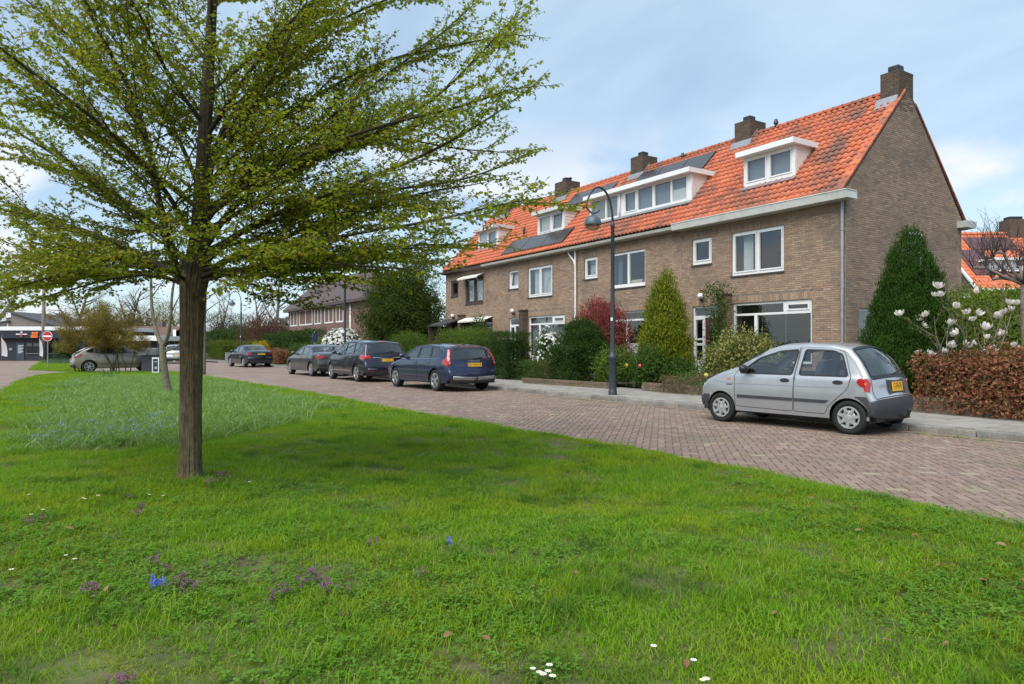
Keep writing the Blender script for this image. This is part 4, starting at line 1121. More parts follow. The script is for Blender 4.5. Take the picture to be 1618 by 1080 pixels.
# ---- awnings and canopy of the far end house
h4 = HOUSES[3]; awn = mat('awning_cloth', (0.62, 0.60, 0.54), 0.8, var=.06, scale=4)
for (ya, yb, zt) in ((29.95, 32.1, 5.10), (29.15, 32.0, 2.86)):
    m = MB(); m.prism([(FX - .02, ya, zt + .02), (FX - .45, ya, zt - .16), (FX - .45, ya, zt - .24), (FX - .43, ya, zt - .24), (FX - .43, ya, zt - .17), (FX - .02, ya, zt)], (0, yb - ya, 0)); aw = m.build('awning', awn, h4)
    m = MB()
    for yy in (ya + .06, yb - .08): m.tube([(FX - .44, yy, zt - .2), (FX - .06, yy, zt - 1.2 if zt > 4 else zt - .5)], .012, 6)
    m.build('awning_arm', ZINC, aw)
m = MB(); m.prism([(FX, 32.35, 2.88), (FX - 1.15, 32.35, 2.52), (FX - 1.15, 32.35, 2.45), (FX, 32.35, 2.80)], (0, 1.85, 0)); cp = m.build('canopy', mat('canopy_felt', (0.035, 0.03, 0.03), .7), h4)
m = MB(); m.box(FX - 1.1, FX, 34.12, 34.18, 0.14, 2.48); m.build('canopy_side', brown_wood, cp)
# ================================================================== cars
def paint(name, col, metal=0.6, rough=0.32):
    return mat(name, col, rough, metal, var=0.04, scale=2, coat=1.0, spec=0.5)
TYRE = mat('tyre_rubber', (0.012, 0.012, 0.012), 0.85, var=0.2, scale=20)
ALLOY = mat('alloy', (0.42, 0.43, 0.44), 0.35, 0.75)
HUBCAP = mat('hubcap_plastic', (0.36, 0.365, 0.36), 0.5, 0.3)
TRIM = mat('grey_bumper', (0.038, 0.040, 0.046), 0.6, var=0.1, scale=6)
CHROME = mat('chrome', (0.7, 0.7, 0.7), 0.15, 1.0)
REDL = mat('red_lamp', (0.34, 0.008, 0.008), 0.15, coat=1.0)
AMBER = mat('amber_lamp', (0.55, 0.14, 0.02), 0.2, coat=1.0)
CLEARL = mat('clear_lamp', (0.55, 0.56, 0.57), 0.12, coat=1.0)
SEAT = mat('seat_fabric', (0.045, 0.05, 0.062), 0.95)
PLATE = mat('plate_yellow', (0.72, 0.40, 0.02), 0.5)
PLATET = mat('plate_black', (0.01, 0.01, 0.01), 0.5)
PLATEB = mat('plate_blue', (0.01, 0.03, 0.25), 0.5)
SEAMM = mat('seam', (0.008, 0.008, 0.008), 0.9)
CARGLASS = glass('car_glass', (0.76, 0.81, 0.80), clear=0.97)
TINTED = glass('tinted_glass', (0.28, 0.30, 0.31), clear=0.75)
def resample(P, step):
    P = np.asarray(P, float); d = np.r_[0, np.cumsum(np.hypot(*np.diff(P, axis=0).T))]
    n = max(2, int(d[-1] / step)); s = np.linspace(0, d[-1], n + 1)
    return np.c_[np.interp(s, d, P[:, 0]), np.interp(s, d, P[:, 1])]
def offset_poly(P, d):
    P = np.asarray(P, float); n = len(P)
    A = 0.5 * np.sum(P[:, 0] * np.roll(P[:, 1], -1) - np.roll(P[:, 0], -1) * P[:, 1]); sg = 1 if A > 0 else -1
    out = []
    for i in range(n):
        a, b, c = P[i - 1], P[i], P[(i + 1) % n]
        u = (b - a) / max(np.linalg.norm(b - a), 1e-9); v = (c - b) / max(np.linalg.norm(c - b), 1e-9)
        nn = np.array([u[1], -u[0]]) + np.array([v[1], -v[0]]); l = np.linalg.norm(nn)
        nn = nn / l if l > 1e-6 else np.array([u[1], -u[0]])
        k = 1 / max(0.5, nn @ np.array([u[1], -u[0]]))
        out.append(b + sg * d * k * nn)
    return np.array(out)
class Shell:
    def __init__(s, sp):
        s.sp = sp
        P = resample(sp['sil'], 0.02)
        for _ in range(sp.get('smooth', 14)):
            Q = P.copy(); Q[1:-1] = 0.25 * P[:-2] + 0.5 * P[1:-1] + 0.25 * P[2:]; P = Q
        P = resample(P, 0.03)
        T = np.gradient(P, axis=0); T /= np.linalg.norm(T, axis=1)[:, None]
        s.P = P; s.n = np.c_[-T[:, 1], T[:, 0]]
        c = P.mean(0)
        if np.mean(np.sum(s.n * (P - c), 1)) < 0: s.n = -s.n
        s.S = np.r_[0, np.cumsum(np.hypot(*np.diff(P, axis=0).T))]
        s.L = s.S[-1]
        roofz = P[:, 1].max()
        k = np.clip((P[:, 1] - sp['belt'](0)) / (roofz - sp['belt'](0)), 0, 1)
        s.r = 0.10 * (1 - k) + sp.get('roof_r', 0.075) * k
        vert = np.abs(s.n[:, 0])
        s.cr = 0.03 + 0.06 * vert
        s.E = P - s.n * (s.cr + s.r)[:, None]
        s.W = s.w(s.E[:, 0], s.E[:, 1])
    def w(s, x, z):
        sp = s.sp; x = np.asarray(x, float); z = np.asarray(z, float)
        W = np.full(np.broadcast(x, z).shape, sp['W'])
        xf, xr = sp['wb'] / 2 - 0.1, -sp['wb'] / 2 + 0.05
        lf, lr = sp['sil'][0][0] - xf, xr - sp['sil'][-1][0]
        W = W * (1 - sp.get('kf', 0.15) * np.clip((x - xf) / lf, 0, 1.2) ** 2 - sp.get('kr', 0.07) * np.clip((xr - x) / lr, 0, 1.2) ** 2)
        zm = 0.58; b = sp['belt'](x)
        W = W - 0.06 * np.clip((zm - z) / zm, 0, 1) ** 2 - 0.03 * np.clip((z - zm) / (b - zm), 0, 1) ** 2
        W = W - sp.get('tumble', 0.34) * np.clip(z - b + 0.03, 0, 1)
        return W
    def top(s, q):
        """q (n,2): s along the outline, lateral -1..1"""
        q = np.asarray(q, float); S, t = q[:, 0], q[:, 1]
        f = lambda A: np.interp(S, s.S, A)
        P = np.c_[f(s.P[:, 0]), f(s.P[:, 1])]; n = np.c_[f(s.n[:, 0]), f(s.n[:, 1])]; n /= np.linalg.norm(n, axis=1)[:, None]
        r, cr, W = f(s.r), f(s.cr), f(s.W)
        Wt = W - r; La = Wt + r * 1.5708; a = np.abs(t) * La
        flat = a <= Wt
        th = np.clip((a - Wt) / r, 0, 1.5708)
        dn = np.where(flat, cr * (a / Wt) ** 2, cr + r * (1 - np.cos(th)))
        y = np.where(flat, a, Wt + r * np.sin(th)) * np.sign(t)
        X = P - n * dn[:, None]
        return np.c_[X[:, 0], y, X[:, 1]]
    def side(s, q, sg=1):
        q = np.asarray(q, float)
        return np.c_[q[:, 0], sg * s.w(q[:, 0], q[:, 1]), q[:, 1]]
    def nrm(s, fn, q, sg=None):
        e = 2e-3; q = np.asarray(q, float)
        if sg is None:
            g = lambda u, v: s.top(np.c_[np.clip(q[:, 0] + u, 0, s.L), np.clip(q[:, 1] + v, -1, 1)])
        else:
            g = lambda u, v: s.side(np.c_[q[:, 0] + u, q[:, 1] + v], sg)
        du = g(e, 0) - g(-e, 0); dv = g(0, e) - g(0, -e)
        N_ = np.cross(du, dv); N_ /= np.maximum(np.linalg.norm(N_, axis=1), 1e-12)[:, None]
        C = g(0, 0) - np.array([0, 0, 0.6]); C[:, 0] *= 0.2
        fl = np.sum(N_ * C, 1) < 0; N_[fl] *= -1
        return N_
    def at(s, x=None, z=None, back=True):
        """outline position by height on the tail / nose, or by x on the top"""
        if z is not None:
            k = np.where((s.P[:, 0] < -0.6) if back else (s.P[:, 0] > 0.6))[0]
            return s.S[k[np.argmin(np.abs(s.P[k, 1] - z))]]
        k = np.where(s.n[:, 1] > 0.05)[0]
        return s.S[k[np.argmin(np.abs(s.P[k, 0] - x))]]
def shell_obj(name, V, T, Nn, m, parent):
    me = mesh_np(name, V, T, m, smooth=True)
    if Nn is not None and len(me.vertices) == len(Nn):
        # faces wound with the analytic normal, then that normal kept across cuts
        P = V[T]; fn = np.cross(P[:, 1] - P[:, 0], P[:, 2] - P[:, 0]); fl = np.sum(fn * Nn[T].mean(1), 1) < 0
        T2 = T.copy(); T2[fl] = T2[fl][:, ::-1]
        me2 = mesh_np(name, V, T2, m, smooth=True); bpy.data.meshes.remove(me); me = me2
        me.normals_split_custom_set_from_vertices([tuple(x) for x in Nn])
    return link(name, me, parent)
def compact(V, T, *A):
    u, inv = np.unique(T.ravel(), return_inverse=True)
    return (V[u], inv.reshape(T.shape)) + tuple(a[u] for a in A)
def car(name, label, cat, sp, loc, rz):
    c = thing(name, label, cat, (loc[0], loc[1], 0.012), rz, sp.get('group'))
    sh = Shell(sp); body = sp['paint']; wb = sp['wb']; rw = sp['rw']; ra = rw * 1.15; ax = [wb / 2, -wb / 2]
    parts = []
    kE = len(sh.E) // 2
    iz = np.argsort(sh.E[kE:, 1]); Er = sh.E[kE:][iz]; iz = np.argsort(sh.E[:kE, 1]); Ef = sh.E[:kE][iz]
    def surf_side(poly, off, m, nm, sg, par, holes=(), step=0.05, skirt=True):
        if off > 0:
            poly = np.asarray(poly, float); lo = np.interp(poly[:, 1], Er[:, 1], Er[:, 0]); hi = np.interp(poly[:, 1], Ef[:, 1], Ef[:, 0])
            if (poly[:, 0] < lo).any() or (poly[:, 0] > hi).any():
                poly = resample(np.r_[poly, poly[:1]], 0.04)[:-1]
                lo = np.interp(poly[:, 1], Er[:, 1], Er[:, 0]); hi = np.interp(poly[:, 1], Ef[:, 1], Ef[:, 0])
                poly[:, 0] = np.clip(poly[:, 0], lo - .004, hi + .004)
                keep = [0]
                for i_ in range(1, len(poly)):
                    if np.hypot(*(poly[i_] - poly[keep[-1]])) > 0.008: keep.append(i_)
                poly = poly[keep]
        V2, T = tri_region([tuple(p) for p in poly], holes, step=step)
        V3 = sh.side(V2, sg); Nn = sh.nrm(None, V2, sg)
        if skirt and off > 0: return solid(V2, T, V3, Nn, poly, off, m, nm, par)
        return shell_obj(nm, V3 + Nn * off, T, Nn, m, par)
    def solid(V2, T, V3, Nn, poly, off, m, nm, par):
        n = len(V3); Pm = {tuple(np.round(v, 5)): i for i, v in enumerate(V2)}
        E = {}
        for t in T:
            for i in range(3):
                a, b = int(t[i]), int(t[(i + 1) % 3]); E[(a, b)] = E.get((a, b), 0) + 1
        bd = [(a, b) for (a, b) in E if (b, a) not in E]
        Va = V3 + Nn * off; ids = sorted({i for e in bd for i in e}); mp_ = {i: n + k for k, i in enumerate(ids)}
        Vb = V3[ids] - Nn[ids] * 0.012
        F4 = np.array([(b, a, mp_[a], mp_[b]) for a, b in bd])
        me = mesh_np(nm, np.r_[Va, Vb], [np.asarray(T), F4], m, smooth=True)
        me.set_sharp_from_angle(angle=R(50))
        o = link(nm, me, par); return o
    def surf_top(poly, off, m, nm, par, step=0.05, holes=()):
        kx = 0.8
        po = [(p[0], p[1] * kx) for p in poly]
        V2, T = tri_region(po, [[(p[0], p[1] * kx) for p in h] for h in holes], step=step)
        q = np.c_[V2[:, 0], V2[:, 1] / kx]; V3 = sh.top(q); Nn = sh.nrm(None, q)
        if off > 0: return solid(V2, T, V3, Nn, po, off, m, nm, par)
        return shell_obj(nm, V3 + Nn * off, T, Nn, m, par)
    def ribbon(fn, nf, line, wd, off, m, nm, par, closed=False):
        P = np.asarray(line, float)
        if closed: P = np.r_[P, P[:1]]
        P = resample(P, 0.03); Tt = np.gradient(P, axis=0)
        if closed: Tt[0] = Tt[-1] = P[1] - P[-2]
        Tt /= np.maximum(np.linalg.norm(Tt, axis=1), 1e-9)[:, None]; nn = np.c_[-Tt[:, 1], Tt[:, 0]]
        A, B = P + nn * wd / 2, P - nn * wd / 2
        Va, Vb = fn(A) + nf(A) * off, fn(B) + nf(B) * off
        k = len(P); F = np.array([(i, i + 1, k + i + 1, k + i) for i in range(k - 1)])
        return link(nm, mesh_np(nm, np.r_[Va, Vb], F, m, smooth=True), par)
    sf = lambda sg: (lambda q: sh.side(q, sg)); sn = lambda sg: (lambda q: sh.nrm(None, q, sg))
    # ---- bottom edge with wheel arches
    zs = sp['sill']; e0, e1 = sh.E[0], sh.E[-1]
    bot = []
    def arch(xc):
        z0 = zs; a0 = math.asin(max(-1, min(1, (z0 - rw) / ra)))
        return [(xc + ra * math.cos(a), rw + ra * math.sin(a)) for a in np.linspace(math.pi - a0, a0, 17)]
    bot = [(e1[0] + .02, zs)] + arch(ax[1]) + arch(ax[0]) + [(e0[0] - .02, zs)]
    outer = [tuple(p) for p in sh.E] + bot
    wins = sp['windows']
    doors = sp['doors']
    dl = [rpoly(d, 0.04) for d in doors]
    wl = [rpoly(w_[0], 0.035) for w_ in wins]
    bV = []; bT = []; bN = []; nb = 0
    for sg in (1, -1):
        lines = [d + [d[0]] for d in dl]
        V2, T = tri_region(outer, wl, step=0.07, lines=[])
        cen = V2[T].mean(1)
        V3 = sh.side(V2, sg); Nn = sh.nrm(None, V2, sg)
        bV.append(V3); bN.append(Nn); bT.append(T + nb); nb += len(V3)
    kx = 0.8
    rect = [(0, -kx), (sh.L, -kx), (sh.L, kx), (0, kx)]
    V2e = [(s_, -kx) for s_ in sh.S] + [(s_, kx) for s_ in sh.S[::-1]]
    glz = sp['top_glass'](sh)
    hol = [[(p[0], p[1] * kx) for p in rpoly(g, .05)] for g, _, _ in glz]
    V2, T = tri_region(V2e, hol, step=0.08)
    q = np.c_[V2[:, 0], np.clip(V2[:, 1] / kx, -1, 1)]
    V3 = sh.top(q); Nn = sh.nrm(None, q)
    bV.append(V3); bN.append(Nn); bT.append(T + nb)
    shell_obj('body', np.concatenate(bV), np.concatenate(bT), np.concatenate(bN), body, c)
    # glass
    for g, gm_, nm in glz:
        surf_top(rpoly(g, .05), -0.004, gm_, nm, c)
        ribbon(lambda q: sh.top(np.c_[q[:, 0], np.clip(q[:, 1], -1, 1)]), lambda q: sh.nrm(None, np.c_[q[:, 0], np.clip(q[:, 1], -1, 1)]), rpoly(g, .05), sp.get('glass_border', 0.05), 0.003, BLACKP, 'glass_seal', c, True)
    for sg in (1, -1):
        dobs = []
        for d in doors:
            # a door: skin a hair proud of the body, window hole left out
            hs = [w2 for w2 in wl if bool(inpoly(np.mean(np.array(w2)[:, 0]), np.mean(np.array(w2)[:, 1]), d))]
            d2 = rpoly(offset_poly(d, -0.006), 0.04)
            V2, T = tri_region(d2, hs, step=0.06)
            V3 = sh.side(V2, sg); Nn = sh.nrm(None, V2, sg)
            do = shell_obj('door', V3 + Nn * 0.0025, T, Nn, body, c); dobs.append(do)
            ribbon(sf(sg), sn(sg), rpoly(d, 0.04), 0.008, 0.0012, SEAMM, 'door_gap', c, True)
        for (hx, hz), do in zip(sp['handles'], dobs):
            m = MB(); yy = float(sh.w(hx, hz))
            if sp.get('oval_handle'):
                V2, T = tri_region([(hx + .085 * math.cos(a), hz + .034 * math.sin(a)) for a in np.linspace(0, 6.283, 20, endpoint=False)], step=.03)
                surf_side([(hx + .085 * math.cos(a), hz + .034 * math.sin(a)) for a in np.linspace(0, 6.283, 20, endpoint=False)], .010, BLACKP, 'handle', sg, do)
            else:
                m.tube([(hx + .10, sg * (yy - .005), hz), (hx + .06, sg * (yy + .03), hz), (hx - .07, sg * (yy + .03), hz), (hx - .10, sg * (yy - .005), hz)], .014, 8)
                m.build('handle', body, do, smooth=True)
        for w_, pol in zip(wins, wl):
            surf_side(pol, -0.003, w_[1], 'side_window', sg, c, skirt=False)
            ribbon(sf(sg), sn(sg), pol, 0.028, 0.006, BLACKP, 'window_seal', c, True)
        if sp.get('chrome_line'):
            for w_ in sp['chrome_line']: ribbon(sf(sg), sn(sg), w_, 0.011, 0.009, CHROME, 'window_trim', c)
        for (pol, m_, nm, off) in sp.get('side_parts', []):
            surf_side(pol, off, m_, nm, sg, c)
        for ln, wd, m_, nm in sp.get('side_lines', []):
            o = ribbon(sf(sg), sn(sg), ln, wd, 0.006, m_, nm, c)
        # mirror
        mx_, mz = sp['mirror']; yy = float(sh.w(mx_, mz)); m = MB()
        bm = bmesh.new(); bmesh.ops.create_uvsphere(bm, u_segments=12, v_segments=8, radius=1)
        for v in bm.verts: v.co = Vector((mx_ - .02 + v.co.x * .075, sg * (yy + .12) + v.co.y * .105, mz + .075 + v.co.z * .075))
        bm.verts.index_update(); m.add([v.co for v in bm.verts], [[v.index for v in f.verts] for f in bm.faces]); bm.free()
        m.tube([(mx_, sg * (yy - .02), mz), (mx_, sg * (yy + .06), mz + .05)], .022, 8)
        m.build('mirror', sp.get('mirror_m', body), c, smooth=True)
        # wheels
        for xc in ax:
            wh = link('wheel', None, c, (xc, sg * sp['track'], rw)); wh.empty_display_size = 0.2
            tw = sp['tw']; ri = sp['rim']
            m = MB(); m.lathe([(ri, -tw / 2 * .7), (ri + .02, -tw / 2 * .95), (rw - .03, -tw / 2), (rw - .006, -tw / 2 * .8), (rw, -tw / 2 * .5), (rw, tw / 2 * .5), (rw - .006, tw / 2 * .8), (rw - .03, tw / 2), (ri + .02, tw / 2 * .95), (ri, tw / 2 * .7)], 40, (0, 0, 0), 'y')
            m.build('tyre', TYRE, wh, smooth=50)
            m = MB(); yo = sg * tw / 2
            m.lathe([(ri - .001, yo * .2), (ri - .001, yo * .98), (ri - .022, yo * 1.0), (ri - .03, yo * .85), (ri - .035, yo * .2)], 40, (0, 0, 0), 'y')
            if sp['wheel'] == 'cap':
                m.lathe([(.001, yo * 1.02), (.035, yo * 1.0), (.042, yo * .9), (ri * .52, yo * .92), (ri * .62, yo * .74)], 36, (0, 0, 0), 'y')
                for k in range(7):
                    a = 6.283 * k / 7 + .3; ca, sa = math.cos(a), math.sin(a)
                    m.obox((ri * .72 * ca, yo * .84, ri * .72 * sa), (ca, 0, sa), (0, 1, 0), (-sa, 0, ca), ri * .25, .022, .022)
            else:
                ns = sp['wheel']
                m.lathe([(.001, yo * .94), (.05, yo * .92), (.065, yo * .75)], 20, (0, 0, 0), 'y')
                for k in range(ns):
                    for dd in ((-.13, .13) if ns <= 5 else (0,)):
                        a = 6.283 * k / ns + .2; a2 = a + dd
                        p0 = Vector((math.cos(a) * .05, yo * .82, math.sin(a) * .05)); p1 = Vector((math.cos(a2) * (ri - .02), yo * .86, math.sin(a2) * (ri - .02)))
                        d_ = (p1 - p0); m.obox((p0 + p1) / 2, d_, (0, 1, 0), d_.cross(Vector((0, 1, 0))), d_.length / 2, .02, .017 if ns <= 5 else .022)
            m.build('rim', HUBCAP if sp['wheel'] == 'cap' else ALLOY, wh, smooth=40)
            m = MB(); m.lathe([(.001, yo * .35), (ri - .002, yo * .35)], 24, (0, 0, 0), 'y'); m.build('brake_disc', BLACKP, wh)
    # wheel houses and underside
    m = MB()
    for xc in ax:
        for sg in (1, -1):
            pr = [(xc + ra * math.cos(a), rw + ra * math.sin(a)) for a in np.linspace(-.25, math.pi + .25, 16)]
            ya, yb = sg * (sp['W'] - .05), sg * (sp['W'] - .42)
            v = [(x, ya, z) for x, z in pr] + [(x, yb, z) for x, z in pr]; k = len(pr)
            m.add(v, [(i, i + 1, k + i + 1, k + i) for i in range(k - 1)] + [tuple(k + i for i in range(k))])
    xr, xf = sh.P[:, 0].min() + .12, sh.P[:, 0].max() - .15
    wu = sp['W'] - .10
    m.box(xr, ax[1] - ra, -wu + .05, wu - .05, zs - .02, zs + .10); m.box(ax[1] + ra, ax[0] - ra, -wu, wu, zs - .03, zs + .06); m.box(ax[0] + ra, xf, -wu + .05, wu - .05, zs - .02, zs + .10)
    m.box(xr, xf, -wu + .3, wu - .3, zs - .025, zs + .12)
    m.build('underbody', BLACKP, c)
    # cabin
    sx = sp.get('seat_x', 0.05); zb = sp['belt'](0)
    m = MB(); m.box(-wb / 2 - .2, wb / 2 - .1, -wu + .03, wu - .03, zb - .38, zb - .34); m.box(wb / 2 - .50, wb / 2 - .15, -wu + .05, wu - .05, zb - .38, zb - .03); m.build('cabin_floor', DARKIN, c)
    for sg in (1, -1):
        m = MB(); m.bevbox(sx - .50, sx + .02, sg * .36 - .23, sg * .36 + .23, zb - .42, zb - .25, .05)
        v0 = len(m.v); m.bevbox(-.06, .06, sg * .36 - .22, sg * .36 + .22, zb - .30, zb + .26, .05); m.bevbox(-.05, .05, sg * .36 - .12, sg * .36 + .12, zb + .27, zb + .44, .04)
        for i in range(v0, len(m.v)):
            x, y, z = m.v[i]; m.v[i] = (x + sx - .50 - (z - zb + .3) * .28, y, z)
        m.build('seat', SEAT, c, smooth=50)
    m = MB(); m.bevbox(-wb / 2 + .12, -wb / 2 + .26, -wu + .12, wu - .12, zb - .3, zb + .12, .05)
    for yy in (-.35, .35): m.bevbox(-wb / 2 + .13, -wb / 2 + .22, yy - .12, yy + .12, zb + .13, zb + .27, .04)
    m.build('rear_bench', SEAT, c, smooth=50)
    m = MB(); 
    pts = [(wb / 2 - .52 + .06 * math.sin(a), .36 + .18 * math.cos(a), zb - .02 + .17 * math.sin(a)) for a in np.linspace(0, 6.283, 25)]
    m.tube(pts, .013, 6, False); m.build('steering_wheel', BLACKP, c, smooth=True)
    # tail and nose fittings
    for (pol, m_, nm, off, mir) in sp['top_parts'](sh):
        surf_top(pol, off, m_, nm, c)
        if mir: surf_top([(p[0], -p[1]) for p in pol][::-1], off, m_, nm, c)
    for ln, wd, m_, nm in sp.get('top_lines', lambda s_: [])(sh):
        ribbon(lambda q: sh.top(np.c_[q[:, 0], np.clip(q[:, 1], -1, 1)]), lambda q: sh.nrm(None, np.c_[q[:, 0], np.clip(q[:, 1], -1, 1)]), ln, wd, .004, m_, nm, c)
    if sp.get('plate'):
        txt, zc, yc = sp['plate']
        s_ = sh.at(z=zc); p = sh.top([(s_, yc)])[0]; n_ = np.array([np.interp(s_, sh.S, sh.n[:, 0]), 0, np.interp(s_, sh.S, sh.n[:, 1])])
        X_ = Vector((0, -1, 0)); Z_ = Vector(n_).normalized(); Y_ = Z_.cross(X_)
        if Y_.z < 0: Y_ = -Y_; 
        pw, ph = sp.get('plate_size', (0.52, 0.11))
        m = MB(); cc = Vector(p) + Z_ * .009; m.obox(cc, X_, Y_, Z_, pw / 2, ph / 2, .005); pl = m.build('number_plate', PLATE, c)
        M = Matrix((X_, Y_, Z_)).transposed().to_4x4(); M.translation = cc + Z_ * .0062
        tm_ = text_mesh(txt, ph * 1.0); tm_.materials.append(PLATET)
        wtx = max(v.co.x for v in tm_.vertices) - min(v.co.x for v in tm_.vertices)
        kx_ = min(1.0, pw * .82 / wtx)
        tm_.transform(Matrix.Diagonal((kx_, 1.0, 1, 1)))
        o = link('plate_lettering', tm_, pl); o.matrix_local = M @ Matrix.Translation((pw * .03, 0, 0))
        if sp.get('no_band'): o.matrix_local = M
        m = MB(); m.obox(cc + Z_ * .0056 - X_ * (pw / 2 - .022), X_, Y_, Z_, .022, ph / 2 - .004, .0006)
        if not sp.get('no_band'): m.build('plate_band', PLATEB, pl)
    for (txt, zc, size, mt, yc) in sp.get('lettering', []):
        s_ = sh.at(z=zc); p = sh.top([(s_, yc)])[0]; n_ = sh.nrm(None, [(s_, yc)])[0]
        Z_ = Vector(n_); X_ = Vector((0, -1, 0)); X_ = (X_ - Z_ * X_.dot(Z_)).normalized(); Y_ = Z_.cross(X_)
        M = Matrix((X_, Y_, Z_)).transposed().to_4x4(); M.translation = Vector(p) + Z_ * .006
        tm_ = text_mesh(txt, size, .003); tm_.materials.append(mt); o = link('tailgate_lettering', tm_, c); o.matrix_local = M
    if sp.get('wiper'):
        za, y0_, y1_ = sp['wiper']; s0 = sh.at(z=za)
        P0 = sh.top([(s0, y0_)])[0]; P1 = sh.top([(s0 - .05, y1_)])[0]; n_ = sh.nrm(None, [(s0, y0_)])[0]
        m = MB(); m.tube([P0 + n_ * .02, P0 + n_ * .04, P1 + n_ * .025], .012, 6); m.build('rear_wiper', BLACKP, c, smooth=True)
    if sp.get('towbar'):
        zt = sp['towbar']; xe = sh.P[:, 0].min(); m = MB(); m.tube([(xe + .12, 0, zt), (xe - .05, 0, zt - .02), (xe - .10, 0, zt + .05)], .022, 8); m.lathe([(.001, zt + .05), (.03, zt + .07), (.03, zt + .095), (.001, zt + .115)], 10, (xe - .10, 0, 0)); m.build('tow_bar', BLACKP, c, smooth=40)
    return c
def rect(s0, s1, t0, t1):
    return [(s0, t0), (s1, t0), (s1, t1), (s0, t1)]
def place(left_rear, left_front, W, wb):
    a = np.array(left_rear[:2]); b = np.array(left_front[:2]); h = (b - a) / np.linalg.norm(b - a)
    m = (a + b) / 2; c = m + np.array([h[1], -h[0]]) * (W - 0.02)
    return (c[0], c[1]), math.atan2(h[1], h[0])
# ---- small silver hatchback, nearest
SILVER = paint('silver_paint', (0.43, 0.44, 0.455), 0.6, 0.32)
matiz = dict(W=0.745, wb=2.34, rw=0.268, rim=0.178, tw=0.155, track=0.655, sill=0.235, paint=SILVER, wheel='cap', kf=0.17, kr=0.10, tumble=0.30, oval_handle=True,
    sil=[(1.70, .20), (1.775, .32), (1.785, .50), (1.74, .66), (1.62, .80), (1.30, .935), (1.00, 1.03), (.70, 1.21), (.38, 1.375), (.10, 1.45), (-.40, 1.475), (-.90, 1.455), (-1.17, 1.40), (-1.38, 1.20), (-1.53, .96), (-1.585, .86), (-1.60, .66), (-1.665, .60), (-1.685, .42), (-1.62, .24)],
    belt=lambda x: 0.90 + 0 * np.asarray(x), mirror=(.66, .92), mirror_m=BLACKP, seat_x=.02,
    windows=[([(.80, .915), (.43, 1.185), (.06, 1.305), (-.275, 1.335), (-.205, .915)], CARGLASS), ([(-.335, .915), (-.395, 1.335), (-.86, 1.32), (-1.02, 1.26), (-1.15, .915)], CARGLASS)],
    doors=[[(.86, .32), (.89, .86), (.86, .93), (.44, 1.24), (.06, 1.36), (-.30, 1.385), (-.25, .90), (-.24, .30)], [(-.255, .30), (-.265, .90), (-.315, 1.385), (-.88, 1.365), (-1.06, 1.30), (-1.20, .90), (-1.16, .72), (-.98, .55), (-.84, .42), (-.80, .30)]],
    handles=[(-.09, .815), (-1.0, .815)],
    side_lines=[([(1.35, .76), (.9, .725), (-.5, .725), (-1.18, .735)], .012, mat('crease_shade', (0.33, .335, .34), .35, .5), 'crease_line')],
    side_parts=[([(.82, .475), (.82, .525), (-.23, .525), (-.23, .475)], TRIM, 'rub_strip', .014), ([(-.265, .475), (-.265, .525), (-.86, .525), (-.80, .475)], TRIM, 'rub_strip', .014),
                ([(1.04, .79), (1.04, .82), (.97, .82), (.97, .79)], AMBER, 'side_repeater', .008), ([(1.05, .695), (1.05, .71), (.93, .71), (.93, .695)], BLACKP, 'badge', .004),
                ([(-1.475, .245), (-1.475, .32), (-1.45, .41), (-1.40, .50), (-1.33, .57), (-1.26, .605), (-1.75, .605), (-1.75, .245)], TRIM, 'rear_bumper_corner', .012),
                ([(1.80, .24), (1.80, .50), (1.43, .50), (1.47, .36), (1.475, .24)], TRIM, 'front_bumper_corner', .012),
                (rpoly([(-1.29, .87), (-1.30, .80), (-1.40, .74), (-1.75, .655), (-1.75, .90), (-1.36, .905)], .03), REDL, 'tail_light', .008)],
    top_glass=lambda s: [(rect(s.at(x=.92), s.at(x=.36), -.86, .86), CARGLASS, 'windscreen'), ([(s.at(z=1.385), -.78), (s.at(z=.93), -.80), (s.at(z=.93), .80), (s.at(z=1.385), .78)], CARGLASS, 'rear_window')],
    glass_border=.07,
    top_parts=lambda s: [(rect(s.at(z=.605), s.at(z=.25), -1, 1), TRIM, 'rear_bumper', .012, False), (rect(0.02, s.at(z=.50, back=False), -1, 1), TRIM, 'front_bumper', .012, False),
        (rpoly([(s.at(z=.955), .91), (s.at(z=.965), 1.0), (s.at(z=.735), 1.0), (s.at(z=.71), .90), (s.at(z=.85), .865)], .03), REDL, 'tail_light', .008, True),
        ([(s.at(z=.87), .94), (s.at(z=.87), .985), (s.at(z=.82), .985), (s.at(z=.82), .94)], AMBER, 'indicator_light', .012, True),
        (rect(s.at(z=.865), s.at(z=.655), -.40, .40), TRIM, 'plate_recess', .004, False),
        (rect(s.at(z=.60, back=False), s.at(z=.76, back=False), .55, .92), CLEARL, 'headlight', .006, True)],
    top_lines=lambda s: [([(s.at(z=.92), -.84), (s.at(z=.61), -.84), (s.at(z=.605), .84), (s.at(z=.92), .84)], .012, SEAMM, 'hatch_gap')],
    plate=('17-PH-PK', .765, 0.0), plate_size=(.36, .15), no_band=True, wiper=(.95, -.05, -.45), towbar=.30)
lc, rz = place((10.29, 6.27), (10.06, 8.53), .745, 2.34)
car('small_hatchback', 'small silver hatchback with dark grey bumpers parked by the near kerb', 'car', matiz, lc, rz)
